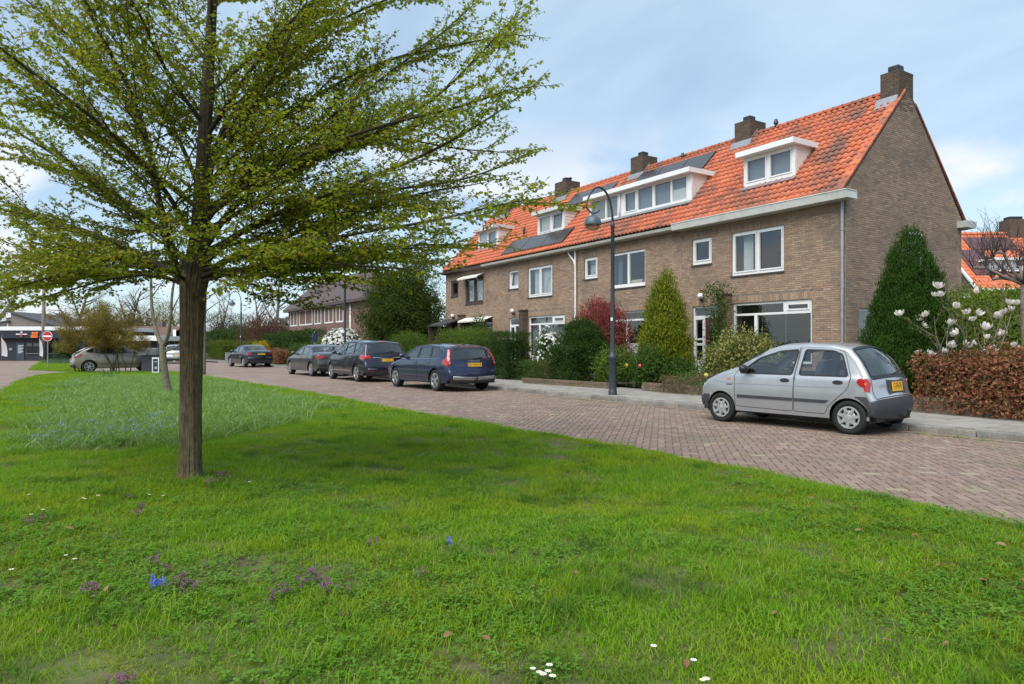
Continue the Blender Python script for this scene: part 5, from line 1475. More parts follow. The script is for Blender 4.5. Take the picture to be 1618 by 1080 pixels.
# ---- dark blue estate
NAVY = paint('navy_paint', (0.010, 0.017, 0.055), 0.35, 0.3)
estate = dict(W=0.93, wb=2.776, rw=0.335, rim=0.225, tw=0.215, track=0.80, sill=0.27, paint=NAVY, wheel=5, kf=0.16, kr=0.09, tumble=0.42, roof_r=.09,
    sil=[(2.20, .22), (2.29, .40), (2.30, .60), (2.20, .74), (1.85, .86), (1.30, .96), (1.05, 1.00), (.62, 1.22), (.25, 1.38), (-.15, 1.455), (-.70, 1.475), (-1.40, 1.45), (-1.90, 1.385), (-2.00, 1.33), (-2.20, 1.00), (-2.235, .90), (-2.25, .70), (-2.315, .60), (-2.325, .42), (-2.22, .26)],
    belt=lambda x: 0.97 - 0.025 * np.asarray(x), mirror=(.72, 1.0), seat_x=-.02,
    windows=[([(.86, 1.00), (.52, 1.20), (.15, 1.345), (-.16, 1.385), (-.19, 1.00)], CARGLASS), ([(-.25, 1.00), (-.235, 1.39), (-.72, 1.395), (-.92, 1.385), (-1.02, 1.03)], CARGLASS), ([(-1.08, 1.035), (-1.00, 1.38), (-1.45, 1.335), (-1.70, 1.22), (-1.72, 1.12), (-1.58, 1.06)], TINTED)],
    doors=[[(.98, .36), (1.0, .95), (.88, 1.03), (.54, 1.24), (.15, 1.385), (-.19, 1.42), (-.215, .95), (-.22, .34)], [(-.235, .34), (-.235, .95), (-.21, 1.42), (-.72, 1.425), (-.95, 1.41), (-1.10, .98), (-1.06, .82), (-.98, .62), (-.90, .34)]],
    handles=[(-.06, .86), (-.90, .87)],
    chrome_line=[[(.92, .985), (.1, .985), (-1.0, 1.0), (-1.62, 1.035), (-1.78, 1.13), (-1.73, 1.25), (-1.45, 1.365)]],
    side_parts=[([(-1.83, .94), (-1.80, .86), (-2.12, .80), (-2.13, 1.0), (-2.08, 1.12)], REDL, 'tail_light', .008)],
    side_lines=[([(.95, .42), (-.9, .42)], .02, mat('navy_shade', (0.008, .011, .03), .3, .3), 'crease_line')],
    top_glass=lambda s: [(rect(s.at(x=.98), s.at(x=.28), -.84, .84), CARGLASS, 'windscreen'), ([(s.at(z=1.33), -.72), (s.at(z=1.0), -.80), (s.at(z=1.0), .80), (s.at(z=1.33), .72)], TINTED, 'rear_window')],
    top_parts=lambda s: [([(s.at(z=1.34), .80), (s.at(z=1.34), .90), (s.at(z=1.05), .96), (s.at(z=1.00), 1.0), (s.at(z=.80), 1.0), (s.at(z=.78), .88), (s.at(z=.92), .84), (s.at(z=1.05), .84)], REDL, 'tail_light', .010, True),
        ([(s.at(z=.91), .86), (s.at(z=.91), .885), (s.at(z=.87), .90), (s.at(z=.87), .87)], CLEARL, 'reversing_light', .014, True),
        (rect(s.at(z=.47), s.at(z=.33), -.80, .80), mat('silver_skid', (.35, .36, .37), .4, .6), 'skid_plate', .012, False),
        (rect(s.at(z=.33), s.at(z=.26), -.86, .86), TRIM, 'bumper_trim', .008, False),
        (rect(s.at(x=-1.78), s.at(z=1.35), -.70, .70), BLACKP, 'spoiler_edge', .006, False), (rect(s.at(z=1.372), s.at(z=1.352), -.35, .35), REDL, 'brake_light', .012, False),
        (rect(s.at(z=.62, back=False), s.at(z=.76, back=False), .60, .94), CLEARL, 'headlight', .006, True)],
    top_lines=lambda s: [([(s.at(z=1.0), -.82), (s.at(z=.70), -.74), (s.at(z=.64), -.60), (s.at(z=.64), .60), (s.at(z=.70), .74), (s.at(z=1.0), .82)], .010, SEAMM, 'hatch_gap')],
    plate=('33-NGH-8', .82, 0.0), lettering=[('V  O  L  V  O', .935, .07, CHROME, 0.0)], wiper=(.99, 0.0, -.38), towbar=.36)
lc, rz = place((9.30, 19.0), (9.17, 21.77), .93, 2.776)
car('estate_car', 'dark blue estate car with tall red tail lights and silver skid plate', 'car', estate, lc, rz)
# ---- black-blue people carrier
INK = paint('ink_paint', (0.008, 0.010, 0.022), 0.35, 0.28)
mpv = dict(W=0.94, wb=2.85, rw=0.34, rim=0.235, tw=0.22, track=0.81, sill=0.27, paint=INK, wheel=5, kf=0.17, kr=0.08, tumble=0.36,
    sil=[(2.22, .22), (2.30, .42), (2.29, .64), (2.15, .82), (1.75, .96), (1.35, 1.06), (.95, 1.30), (.50, 1.53), (.10, 1.62), (-.50, 1.66), (-1.30, 1.63), (-1.90, 1.56), (-2.02, 1.50), (-2.22, 1.14), (-2.27, 1.02), (-2.29, .78), (-2.36, .66), (-2.37, .44), (-2.25, .26)],
    belt=lambda x: 1.03 - 0.02 * np.asarray(x), mirror=(.80, 1.06), seat_x=.0,
    windows=[([(.98, 1.06), (.62, 1.30), (.25, 1.47), (-.10, 1.53), (-.14, 1.06)], CARGLASS), ([(-.20, 1.06), (-.17, 1.535), (-.95, 1.53), (-1.06, 1.09)], TINTED), ([(-1.12, 1.09), (-1.02, 1.53), (-1.60, 1.47), (-1.86, 1.33), (-1.86, 1.22), (-1.70, 1.12)], TINTED)],
    doors=[[(1.02, .36), (1.05, 1.0), (.98, 1.10), (.62, 1.34), (.25, 1.51), (-.13, 1.57), (-.165, .98), (-.17, .34)], [(-.185, .34), (-.185, .98), (-.145, 1.57), (-.98, 1.565), (-1.13, 1.02), (-1.08, .84), (-1.0, .64), (-.92, .34)]],
    handles=[(-.02, .93), (-.95, .94)], chrome_line=[[(-1.02, 1.555), (-1.62, 1.50), (-1.90, 1.35), (-1.90, 1.2), (-1.70, 1.10), (-1.1, 1.07)]],
    side_parts=[([(-1.72, .98), (-1.80, .90), (-2.14, .85), (-2.14, 1.06), (-1.9, 1.06)], REDL, 'tail_light', .008)],
    side_lines=[([(1.0, .42), (-.92, .42)], .035, CHROME, 'sill_trim')],
    top_glass=lambda s: [(rect(s.at(x=1.25), s.at(x=.48), -.84, .84), CARGLASS, 'windscreen'), ([(s.at(z=1.50), -.80), (s.at(z=1.14), -.86), (s.at(z=1.14), .86), (s.at(z=1.50), .80)], TINTED, 'rear_window')],
    top_parts=lambda s: [([(s.at(z=1.07), .74), (s.at(z=1.07), 1.0), (s.at(z=.86), 1.0), (s.at(z=.90), .62)], REDL, 'tail_light', .008, True),
        (rect(s.at(z=.97), s.at(z=.925), -.58, .58), CHROME, 'tailgate_trim', .012, False), (rect(s.at(z=1.575), s.at(z=1.545), -.18, .18), REDL, 'brake_light', .012, False),
        (rect(s.at(z=.52), s.at(z=.49), -.84, .84), CHROME, 'bumper_trim', .008, False), (rect(s.at(z=.40), s.at(z=.26), -.9, .9), TRIM, 'bumper_trim', .008, False), (rect(s.at(z=.44), s.at(z=.40), .62, .84), REDL, 'reflector', .012, True),
        (rect(s.at(z=.68, back=False), s.at(z=.84, back=False), .60, .94), CLEARL, 'headlight', .006, True)],
    plate=('11-KXZ-2', .84, 0.0), wiper=(1.13, .05, -.40))
lc, rz = place((9.14, 25.55), (9.06, 28.4), .94, 2.85)
car('people_carrier', 'tall black people carrier parked behind the dark blue estate', 'car', mpv, lc, rz)
# ---- grey saloon and dark saloon
def saloon(W, wb, H, pt, lights, plate, L=4.9):
    f = L / 4.9; k = H / 1.46
    sil = [(2.30, .22), (2.41, .42), (2.40, .62), (2.28, .74), (1.85, .86), (1.25, .96), (1.00, 1.00), (.50, 1.24), (.10, 1.385), (-.35, 1.455), (-.80, 1.45), (-1.20, 1.36), (-1.72, 1.10), (-1.95, 1.065), (-2.28, 1.05), (-2.36, .98), (-2.38, .72), (-2.42, .62), (-2.42, .42), (-2.30, .26)]
    sil = [(x * f, z * (k if z > .9 else 1)) for x, z in sil]
    s_ = lambda P: [(x * f, z * k) for x, z in P]
    return dict(W=W, wb=wb, rw=.335, rim=.235, tw=.22, track=W - .14, sill=.26, paint=pt, wheel=9, kf=.16, kr=.10, tumble=.42, roof_r=.09, sil=sil, smooth=10,
        belt=lambda x: .965 * k - .02 * np.asarray(x), mirror=(.70 * f, .98 * k), seat_x=-.05,
        windows=[(s_([(.84, .98), (.48, 1.18), (.10, 1.33), (-.22, 1.365), (-.25, .985)]), CARGLASS), (s_([(-.31, .985), (-.29, 1.37), (-.78, 1.35), (-.98, 1.28), (-1.16, 1.02)]), CARGLASS)],
        doors=[s_([(.96, .36), (.99, .93), (.86, 1.01), (.49, 1.22), (.10, 1.365), (-.25, 1.40), (-.275, .94), (-.28, .34)]), s_([(-.295, .34), (-.295, .94), (-.27, 1.40), (-.80, 1.385), (-1.03, 1.31), (-1.24, 1.0), (-1.14, .80), (-1.02, .6), (-.94, .34)])],
        handles=s_([(-.12, .86), (-1.0, .87)]),
        side_parts=[(s_([(-1.98, .98), (-2.02, .86), (-2.22, .84), (-2.22, .98)]), REDL, 'tail_light', .008)],
        top_glass=lambda s: [(rect(s.at(x=.94 * f), s.at(x=.16 * f), -.84, .84), CARGLASS, 'windscreen'), (rect(s.at(x=-1.14 * f), s.at(x=-1.66 * f), -.82, .82), CARGLASS, 'rear_window')],
        top_parts=lambda s: [([(s.at(z=.99 * k), lights), (s.at(z=.99 * k), 1.0), (s.at(z=.82 * k), 1.0), (s.at(z=.83 * k), lights + .06)], REDL, 'tail_light', .008, True),
            (rect(s.at(z=.66), s.at(z=.63), -.88, .88), CHROME if lights > .6 else pt, 'bumper_trim', .008, False), (rect(s.at(z=.38), s.at(z=.26), -.8, .8), TRIM, 'bumper_trim', .008, False),
            (rect(s.at(z=.62, back=False), s.at(z=.76, back=False), .6, .94), CLEARL, 'headlight', .006, True)],
        top_lines=lambda s: [([(s.at(x=-1.75 * f), -.84), (s.at(z=.98 * k), -.84), (s.at(z=.70), -.66), (s.at(z=.70), .66), (s.at(z=.98 * k), .84), (s.at(x=-1.75 * f), .84)], .010, SEAMM, 'boot_gap')],
        plate=plate)
GREYP = paint('grey_paint', (0.065, 0.066, 0.065), 0.6, 0.3)
lc, rz = place((9.00, 31.2), (8.84, 34.1), .93, 2.97)
car('saloon_car', 'grey saloon car parked in front of the black people carrier', 'car', saloon(.93, 2.97, 1.47, GREYP, .58, ('91-ZFN-4', .80, 0.0)), lc, rz)
BLUEK = paint('midnight_paint', (0.009, 0.011, 0.02), 0.35, 0.3)
h_ = np.array([-.13, .99]); a_ = np.array([9.05, 46.3])
lc, rz = place(a_, a_ + h_ * 2.6, .87, 2.6)
car('saloon_car', 'midnight blue saloon car farthest up the kerb, by the clipped hedge', 'car', saloon(.87, 2.6, 1.46, BLUEK, .66, ('68-PG-TN', .86, 0.0), 4.45), lc, rz)
# ---- beige hatchback behind the brown shrub, far silver car
def hatch(pt, W=.885, wb=2.61, H=1.49):
    k = H / 1.49
    return dict(W=W, wb=wb, rw=.32, rim=.215, tw=.205, track=W - .12, sill=.26, paint=pt, wheel=6, kf=.17, kr=.10, tumble=.40, roof_r=.10,
        sil=[(2.02, .22), (2.11, .42), (2.10, .62), (1.98, .76), (1.55, .92), (1.20, 1.00), (.75, 1.22), (.30, 1.40), (-.15, 1.485), (-.70, 1.475), (-1.30, 1.36), (-1.70, 1.16), (-1.95, .98), (-2.03, .90), (-2.06, .66), (-2.12, .58), (-2.12, .40), (-2.02, .24)],
        belt=lambda x: .97 - .03 * np.asarray(x), mirror=(.80, 1.0), seat_x=.0,
        windows=[([(.92, 1.0), (.55, 1.20), (.20, 1.33), (-.15, 1.395), (-.20, 1.0)], CARGLASS), ([(-.26, 1.0), (-.22, 1.395), (-.75, 1.375), (-1.0, 1.31), (-1.08, 1.03)], CARGLASS), ([(-1.14, 1.04), (-1.06, 1.28), (-1.42, 1.14), (-1.40, 1.07)], TINTED)],
        doors=[[(1.0, .36), (1.02, .94), (.93, 1.03), (.56, 1.24), (.2, 1.37), (-.18, 1.43), (-.225, .95), (-.23, .34)], [(-.245, .34), (-.245, .95), (-.2, 1.43), (-.77, 1.41), (-1.04, 1.34), (-1.14, 1.0), (-1.05, .8), (-.96, .6), (-.88, .34)]],
        handles=[(-.08, .87), (-.95, .88)], side_parts=[([(-1.62, .98), (-1.60, .84), (-1.88, .78), (-1.90, .97)], REDL, 'tail_light', .008), ([(.95, .44), (.95, .47), (-.85, .47), (-.85, .44)], TRIM, 'rub_strip', .01)],
        top_glass=lambda s: [(rect(s.at(x=1.15), s.at(x=.30), -.84, .84), CARGLASS, 'windscreen'), (rect(s.at(x=-1.25), s.at(x=-1.84), -.80, .80), TINTED, 'rear_window')],
        top_parts=lambda s: [([(s.at(z=.96), .80), (s.at(z=.96), 1.0), (s.at(z=.78), 1.0), (s.at(z=.80), .80)], REDL, 'tail_light', .008, True), (rect(s.at(z=.44), s.at(z=.25), -1, 1), TRIM, 'rear_bumper', .008, False),
            (rect(s.at(z=.62, back=False), s.at(z=.80, back=False), .58, .95), CLEARL, 'headlight', .006, True)],
        plate=('02-RTD-7', .70, 0.0))
BEIGE = paint('beige_paint', (0.26, 0.225, 0.18), 0.5, 0.34)
a_ = gp(147, 589.2)[:2]; b_ = gp(226, 587.6)[:2]; h_ = (b_ - a_) / np.linalg.norm(b_ - a_); m_ = (a_ + b_) / 2
lc = m_ + np.array([-h_[1], h_[0]]) * .86
car('hatchback_car', 'beige hatchback parked across the end of the lawn behind the brown shrub', 'car', hatch(BEIGE), lc, math.atan2(h_[1], h_[0]))
PALE = paint('pale_silver_paint', (0.40, 0.41, 0.42), 0.5, 0.34)
p_ = gp(279, 573.5)[:2]
car('hatchback_car', 'far pale silver car seen between the slim tree and the big trunk', 'car', hatch(PALE, .87, 2.55, 1.56), p_, R(84))
# ================================================================== street furniture and far buildings
POST = mat('post_paint', (0.030, 0.038, 0.048), 0.45, var=0.08, scale=4)
def street_lamp(label, x, y, z0=PZ, rz=0.0, s=1.0):
    t = thing('street_lamp', label, 'street lamp', (x, y, z0), rz, 'curled arm street lamps')
    m = MB(); m.lathe([(.115, 0), (.115, .10), (.105, .12), (.100, .20), (.100, .95), (.118, .98), (.118, 1.03), (.085, 1.08), (.070, 1.14), (.062, 1.3), (.055, 2.6), (.047, 4.45), (.060, 4.47), (.060, 4.56), (.040, 4.60), (.035, 4.64)], 20)
    m.build('post', POST, t, smooth=35)
    pts = []
    # the arm rises, bends over the street and curls back under itself
    for a in np.linspace(0, math.pi * .95, 20): pts.append((-.46 + .46 * math.cos(a), 0, 4.64 + .86 * math.sin(a) ** .9))
    for a in np.linspace(math.pi * 1.02, math.pi * 1.82, 12): pts.append((-.665 + .255 * math.cos(a), 0, 5.03 + .27 * math.sin(a)))
    P = [Vector(p) for p in pts]
    for _ in range(4):
        P = [P[0]] + [(P[i - 1] + P[i] * 2 + P[i + 1]) / 4 for i in range(1, len(P) - 1)] + [P[-1]]
    m = MB(); m.tube(P, [.032 - .012 * i / len(P) for i in range(len(P))], 10); m.build('arm', POST, t, smooth=True)
    lx, dz = -.68, .20
    m = MB(); m.lathe([(.03, 4.62 + dz), (.04, 4.56 + dz), (.03, 4.52 + dz)], 10, (lx, 0, 0)); m.lathe([(.03, 4.53 + dz), (.12, 4.50 + dz), (.19, 4.43 + dz), (.225, 4.33 + dz), (.225, 4.27 + dz)], 24, (lx, 0, 0)); m.lathe([(.225, 4.27 + dz), (.21, 4.27 + dz), (.20, 4.33 + dz), (.10, 4.42 + dz), (.001, 4.44 + dz)], 24, (lx, 0, 0))
    m.build('lamp_hood', mat('lamp_hood', (0.06, 0.085, 0.105), 0.4, var=.06, scale=5), t, smooth=40)
    m = MB(); m.lathe([(.20, 4.27 + dz), (.17, 4.18 + dz), (.10, 4.13 + dz), (.001, 4.12 + dz)], 20, (lx, 0, 0)); m.build('lamp_glass', glass('lamp_glass', (.75, .68, .55), clear=.8, dark=(.35, .25, .12)), t, smooth=True)
    m = MB(); m.obox((-.112 * .0 - .058, -.03, 2.02), (1, .4, 0), (-.4, 1, 0), (0, 0, 1), .006, .03, .045); m.build('sticker', mat('sticker', (.62, .64, .66), .5), t)
    return t
street_lamp('tall curled arm lamp post on the pavement in front of the red bush', 12.06, 13.9)
Y_, t_ = colx(545, 11.35)
street_lamp('curled arm lamp post behind the people carrier, near the white flowering bush', 11.35, Y_)
Y_, t_ = colx(381, 10.75)
street_lamp('farthest curled arm lamp post, above the midnight blue saloon', 10.75, Y_, rz=R(8))
STEEL = mat('galvanised', (0.33, 0.35, 0.36), 0.45, 0.7)
def disc(mb, c, r, th, n=28):
    mb.lathe([(.001, -th / 2), (r, -th / 2), (r, th / 2), (.001, th / 2)], n, c, 'y')
# no entry sign
g = gp(75, 582.5); t = thing('no_entry_sign', 'round red no entry sign with white bar on a thin steel post', 'road sign', (g[0], g[1], 0.03), -YAW)
m = MB(); m.tube([(0, .03, 0), (0, .03, 2.15)], .03, 10); m.build('post', STEEL, t, smooth=40)
m = MB(); disc(m, (0, 0, 1.95), .30, .012); m.build('sign_disc', mat('sign_red', (.45, .012, .02), .4), t)
m = MB(); m.lathe([(.278, -.010), (.302, -.010), (.302, .004), (.278, .004)], 28, (0, 0, 1.95), 'y'); m.build('white_rim', WHITE, t)
m = MB(); m.box(-.24, .24, -.014, -.007, 1.90, 2.0); m.build('white_bar', WHITE, t)
# wooden pole
g = gp(69, 570); t = thing('wooden_pole', 'tall weathered wooden pole beside the no entry sign', 'pole', (g[0], g[1], 0.0), -YAW)
m = MB(); m.tube([(0, 0, 0), (0, 0, 3), (.02, 0, 7.2)], [.20, .17, .13], 12); m.build('shaft', mat('weathered_wood', (.17, .145, .115), .9, var=.25, scale=6, stretch=(6, 6, .6)), t, smooth=True)
m = MB(); m.box(-.5, .5, -.06, .06, 6.6, 6.72); m.build('crossbar', mat('weathered_wood', (.2, .17, .13)), t)
# shop: low black building seen square-on
SH_T = 63.0
def camloc(px, t): r = ray(px, 545.5); return (r[0] * t, r[1] * t)
upx = SH_T / 1079
c = camloc(0, SH_T); shop = thing('shop', 'low black flat roofed shop with white fascia band behind the side road', 'shop', (c[0], c[1], 0.02), -YAW)
BLKW = mat('black_cladding', (.016, .018, .026), .6, var=.1, scale=3)
zf = lambda y: EYE + (545.5 - y) * upx - 0.02
m = MB(); m.box(-7, 9.5, 0, 9, 0, zf(522)); w_ = m.build('wall', BLKW, shop)
m = MB(); m.bevbox(-7.3, 9.8, -.55, 9.2, zf(522) + .002, zf(516), .02); m.build('fascia', WHITE, shop)
m = MB(); m.box(-7.2, 9.7, -.5, -.42, zf(534), zf(522) - .003); m.build('sign_band', mat('navy_band', (.012, .015, .026), .5), shop)
for (a, b) in ((42, 52), (53, 63), (77, 84), (87, 99)):
    m = MB(); m.box(a * upx, b * upx, -.04, -.006, zf(558), zf(541)); wd = m.build('window', BLACKP, shop)
    m = MB(); m.quad((a * upx + .05, -.046, zf(557)), (b * upx - .05, -.046, zf(557)), (b * upx - .05, -.046, zf(542)), (a * upx + .05, -.046, zf(542))); m.build('pane', TINTED, wd)
    m = MB(); m.box(a * upx - .02, b * upx + .02, -.10, 0, zf(558.6), zf(558)); m.build('sill', ZINC, wd)
m = MB(); m.box(26.5 * upx, 39 * upx, -.06, -.004, 0.02, zf(541)); d_ = m.build('door', mat('blue_panel', (.03, .045, .07), .4), shop)
m = MB()
for i, L in enumerate((.55, .42, .5, .4, .48, .38)): m.box(29 * upx, 29 * upx + L, -.068, -.061, zf(546 + i * 2.3), zf(545 + i * 2.3))
m.build('lettering_lines', mat('white_print', (.6, .62, .64), .5), d_)
m = MB(); m.box(15 * upx, 20 * upx, -.06, -.004, zf(553), zf(549.5)); m.build('wall_box', mat('box_grey', (.25, .26, .27), .5), shop)
# emblem: white cross bar with a red and white figure
m = MB(); m.box(32 * upx, 49.5 * upx, -.56, -.52, zf(528.6), zf(527)); m.lathe([(.001, -.02), (1.4 * upx, -.02), (1.4 * upx, .02), (.001, .02)], 16, (41 * upx, -.56, zf(524.6)), 'y')
em = m.build('emblem', WHITE, shop)
m = MB(); m.box(40 * upx, 42 * upx, -.60, -.565, zf(531.6), zf(525.6)); m.box(39 * upx, 43 * upx, -.60, -.565, zf(532), zf(530)); m.build('emblem_figure', mat('emblem_red', (.5, .06, .05), .5), em)
m = MB(); m.box(55 * upx, 66 * upx, -.56, -.52, zf(533.4), zf(529.2)); m.prism([(57 * upx, -.56, zf(528.6)), (66 * upx, -.56, zf(528.6)), (67 * upx, -.56, zf(525)), (64.5 * upx, -.56, zf(523.6)), (61.5 * upx, -.56, zf(525.5)), (58.5 * upx, -.56, zf(523.6)), (56.5 * upx, -.56, zf(525))], (0, .04, 0))
m.build('orange_emblem', mat('sign_orange', (.62, .13, .015), .5), shop)
# feather flags
for (px, lab, col, t) in ((4, 'white and maroon feather flag by the left end of the black shop', (.55, .54, .55), 58), (64, 'narrow white feather flag by the wooden pole at the black shop', (.62, .62, .63), 58)):
    c = camloc(px, t); f_ = thing('feather_flag', lab, 'flag', (c[0], c[1], 0.01), -YAW, 'feather flags at the shop')
    m = MB(); m.tube([(-.1, 0, 0), (-.1, 0, 1.6), (-.06, 0, 2.15), (.0, 0, 2.25)], .015, 6); m.build('flag_pole', ZINC, f_, smooth=True)
    w1 = .42 if px < 10 else .24; V = []; F = []
    for i in range(13):
        s_ = i / 12; z = .55 + 1.65 * s_; wd = w1 * min(1, (1 - s_) * 3 + .15) * (0.85 + .3 * (1 - s_)); oy = .05 * math.sin(s_ * 5)
        V += [(-.09, oy * .2, z), (-.09 + wd * .5, oy, z - .04), (-.09 + wd, oy * 1.5, z - .1)]
        if i: k = 3 * i; F += [(k - 3, k - 2, k + 1, k), (k - 2, k - 1, k + 2, k + 1)]
    link('flag_cloth', mesh_np('flag_cloth', V, [F], mat('flag_' + str(px), col, .8, transl=.2), smooth=True), f_)
    if px < 10:
        m = MB(); m.box(-.55, -.12, .01, .02, .7, 2.1); m.build('maroon_cloth', mat('maroon', (.05, .012, .02), .8), f_)
# house behind the shop
c = camloc(24, 80); u8 = 80 / 1079; hz8 = lambda y: EYE + (545.5 - y) * u8
t = thing('house', 'grey brown gabled house rising behind the black shop', 'house', (c[0], c[1], 0), -YAW)
m = MB(); m.prism([(-4.6, 0, 0), (5.2, 0, 0), (5.2, 0, hz8(517)), (-.5, 0, hz8(494)), (-.5, 0, hz8(507)), (-4.6, 0, hz8(516))], (0, 8, 0)); m.build('wall', mat('taupe_wall', (.20, .175, .16), .85, var=.1, scale=2), t)
m = MB(); m.prism([(-.7, -.3, hz8(493)), (5.6, -.3, hz8(518)), (5.6, -.3, hz8(516.6)), (-.7, -.3, hz8(491.6))], (0, 8.6, 0)); m.prism([(-5, -.3, hz8(517.5)), (-.5, -.3, hz8(507.5)), (-.5, -.3, hz8(506)), (-5, -.3, hz8(516))], (0, 8.6, 0)); m.build('roof', mat('slate_grey', (.06, .06, .065), .8), t)
m = MB(); m.prism([(-2.6, -.03, hz8(515.6)), (-.8, -.03, hz8(515.6)), (-.8, -.03, hz8(509.6)), (-2.6, -.03, hz8(513.6))], (0, .06, 0)); wd = m.build('window', WHITE, t)
m = MB(); m.prism([(-2.0, -.04, hz8(515.2)), (-.95, -.04, hz8(515.2)), (-.95, -.04, hz8(510.8)), (-2.0, -.04, hz8(513.1))], (0, .008, 0)); m.build('pane', TINTED, wd)
# carport with a white roof edge behind the shrub
CT = 58; c = camloc(215, CT); uc = CT / 1079
t = thing('carport', 'low carport with a white roof edge behind the beige car', 'carport', (c[0], c[1], 0), -YAW)
zc = lambda y: EYE + (545.5 - y) * uc
m = MB(); m.bevbox(-2.0, 2.0, 0, 6, zc(538), zc(530), .01); m.build('roof_edge', WHITE, t)
m = MB()
for x in (-1.8, 1.8): m.box(x - .06, x + .06, .1, .22, 0, zc(538))
m.build('post', BLACKP, t); m = MB(); m.box(-1.9, 1.9, 5.5, 5.6, 0, zc(538) - .01); m.build('back_wall', BLKW, t)
# brown roofed house behind the carport
c = camloc(205, 74); u8 = 74 / 1079; hz8 = lambda y: EYE + (545.5 - y) * u8
t = thing('house', 'low house with brown tiled roof and one chimney behind the carport', 'house', (c[0], c[1], 0), -YAW)
m = MB(); m.box(-4, 4, 0, 7, 0, hz8(531)); m.build('wall', mat('taupe_wall', (.2, .17, .15)), t)
m = MB(); m.prism([(-4.4, -.3, hz8(532)), (4.4, -.3, hz8(532)), (4.0, 3.5, hz8(514)), (-4.0, 3.5, hz8(514))], (0, .2, .02)); m.prism([(-4.4, 7.3, hz8(532)), (4.4, 7.3, hz8(532)), (4.0, 3.72, hz8(514)), (-4.0, 3.72, hz8(514))], (0, .1, .02)); rf = m.build('roof', mat('brown_tiles', (.12, .07, .05), .85, var=.2, scale=4), t)
m = MB(); m.box(1.0, 1.9, 3.2, 4.0, hz8(517), hz8(506)); m.build('chimney', mat('chim_plain', (.15, .11, .09), .9), rf)
# parcel box, pavement board, marker post, far sign, cabinet
BT = 35.5; c = camloc(236, BT); ub = BT / 1079
t = thing('container', 'dark grey container with a pale top panel beside the pavement board', 'container', (c[0], c[1], 0), -YAW)
m = MB(); m.bevbox(-13 * ub, 12 * ub, 0, .8, 0, EYE - 15 * ub, .03); m.build('body', mat('container_grey', (.05, .055, .065), .5), t)
m = MB(); m.bevbox(-14 * ub, 12 * ub, -.05, .75, EYE - 15.5 * ub, EYE - 4 * ub, .02); m.build('top_panel', mat('pale_panel', (.30, .32, .35), .5, col2=(.12, .14, .17), scale=4), t)
c = camloc(246, 34.2); ub = 34.2 / 1079
t = thing('pavement_board', 'white framed pavement board with a dark poster at the lawn end', 'sign', (c[0], c[1], 0.03), -YAW + .08)
m = MB()
for (a, b, cc, d) in ((-5.2, -3.9, 0, 25), (3.9, 5.2, 0, 25), (-3.9, 3.9, 22.8, 25), (-3.9, 3.9, 0, 2.5)): m.box(a * ub, b * ub, -.03, .03, cc * ub, d * ub)
m.build('frame', WHITE, t)
m = MB(); m.box(-3.9 * ub, 3.9 * ub, -.012, .012, 2.5 * ub, 22.8 * ub); po = m.build('poster', mat('poster', (.02, .035, .06), .4), t)
m = MB(); m.lathe([(.001, -.018), (2.1 * ub, -.018), (2.1 * ub, -.012), (.001, -.012)], 16, (.4 * ub, 0, 8.5 * ub), 'y'); m.box(-2.4 * ub, 2.4 * ub, -.018, -.013, 17.5 * ub, 19 * ub); m.build('poster_print', mat('poster_print', (.32, .35, .38), .5), po)
g = gp(275.5, 571); t = thing('marker_post', 'short red and white marker post in front of the far silver car', 'marker post', (g[0], g[1], 0), -YAW)
for i in range(4):
    m = MB(); m.lathe([(.09, .25 * i), (.09, .25 * i + .25)], 10); m.build('band', mat('sign_red', (.4, .01, .02)) if i % 2 else WHITE, t, smooth=40)
g = camloc(275.5, 62); t = thing('street_sign', 'small upright white plate on a post behind the far silver car', 'sign', (g[0], g[1], 0), -YAW)
m = MB(); m.tube([(0, .03, 0), (0, .03, 2.9)], .03, 8); m.build('post', STEEL, t); m = MB(); m.box(-.13, .13, -.01, .01, 2.0, 2.85); m.build('plate', WHITE, t)
Y_, t_ = colx(497, 12.0); ub = t_ / 1079
t = thing('street_sign', 'narrow blue sign on a post between the hedges and the grey saloon', 'sign', (12.0, Y_, PZ), R(42))
m = MB(); m.tube([(0, 0, 0), (0, 0, hgt(524, t_) - .05)], .03, 8); m.build('post', STEEL, t, smooth=40)
m = MB(); disc(m, (0, -.04, hgt(533, t_) - PZ), .30, .02); m.build('sign_plate', mat('sign_blue', (.02, .06, .22), .4), t)
Y_, t_ = colx(360, 10.9); t = thing('utility_cabinet', 'small pale grey utility cabinet at the foot of the clipped hedge', 'cabinet', (10.9, Y_, PZ), 0)
m = MB(); m.bevbox(-.18, .18, -.2, .2, 0, .70, .02); m.build('case', mat('cabinet_grey', (.26, .27, .26), .6), t); m = MB(); m.box(-.2, .2, -.22, .22, .701, .74); m.build('lid', ZINC, t)
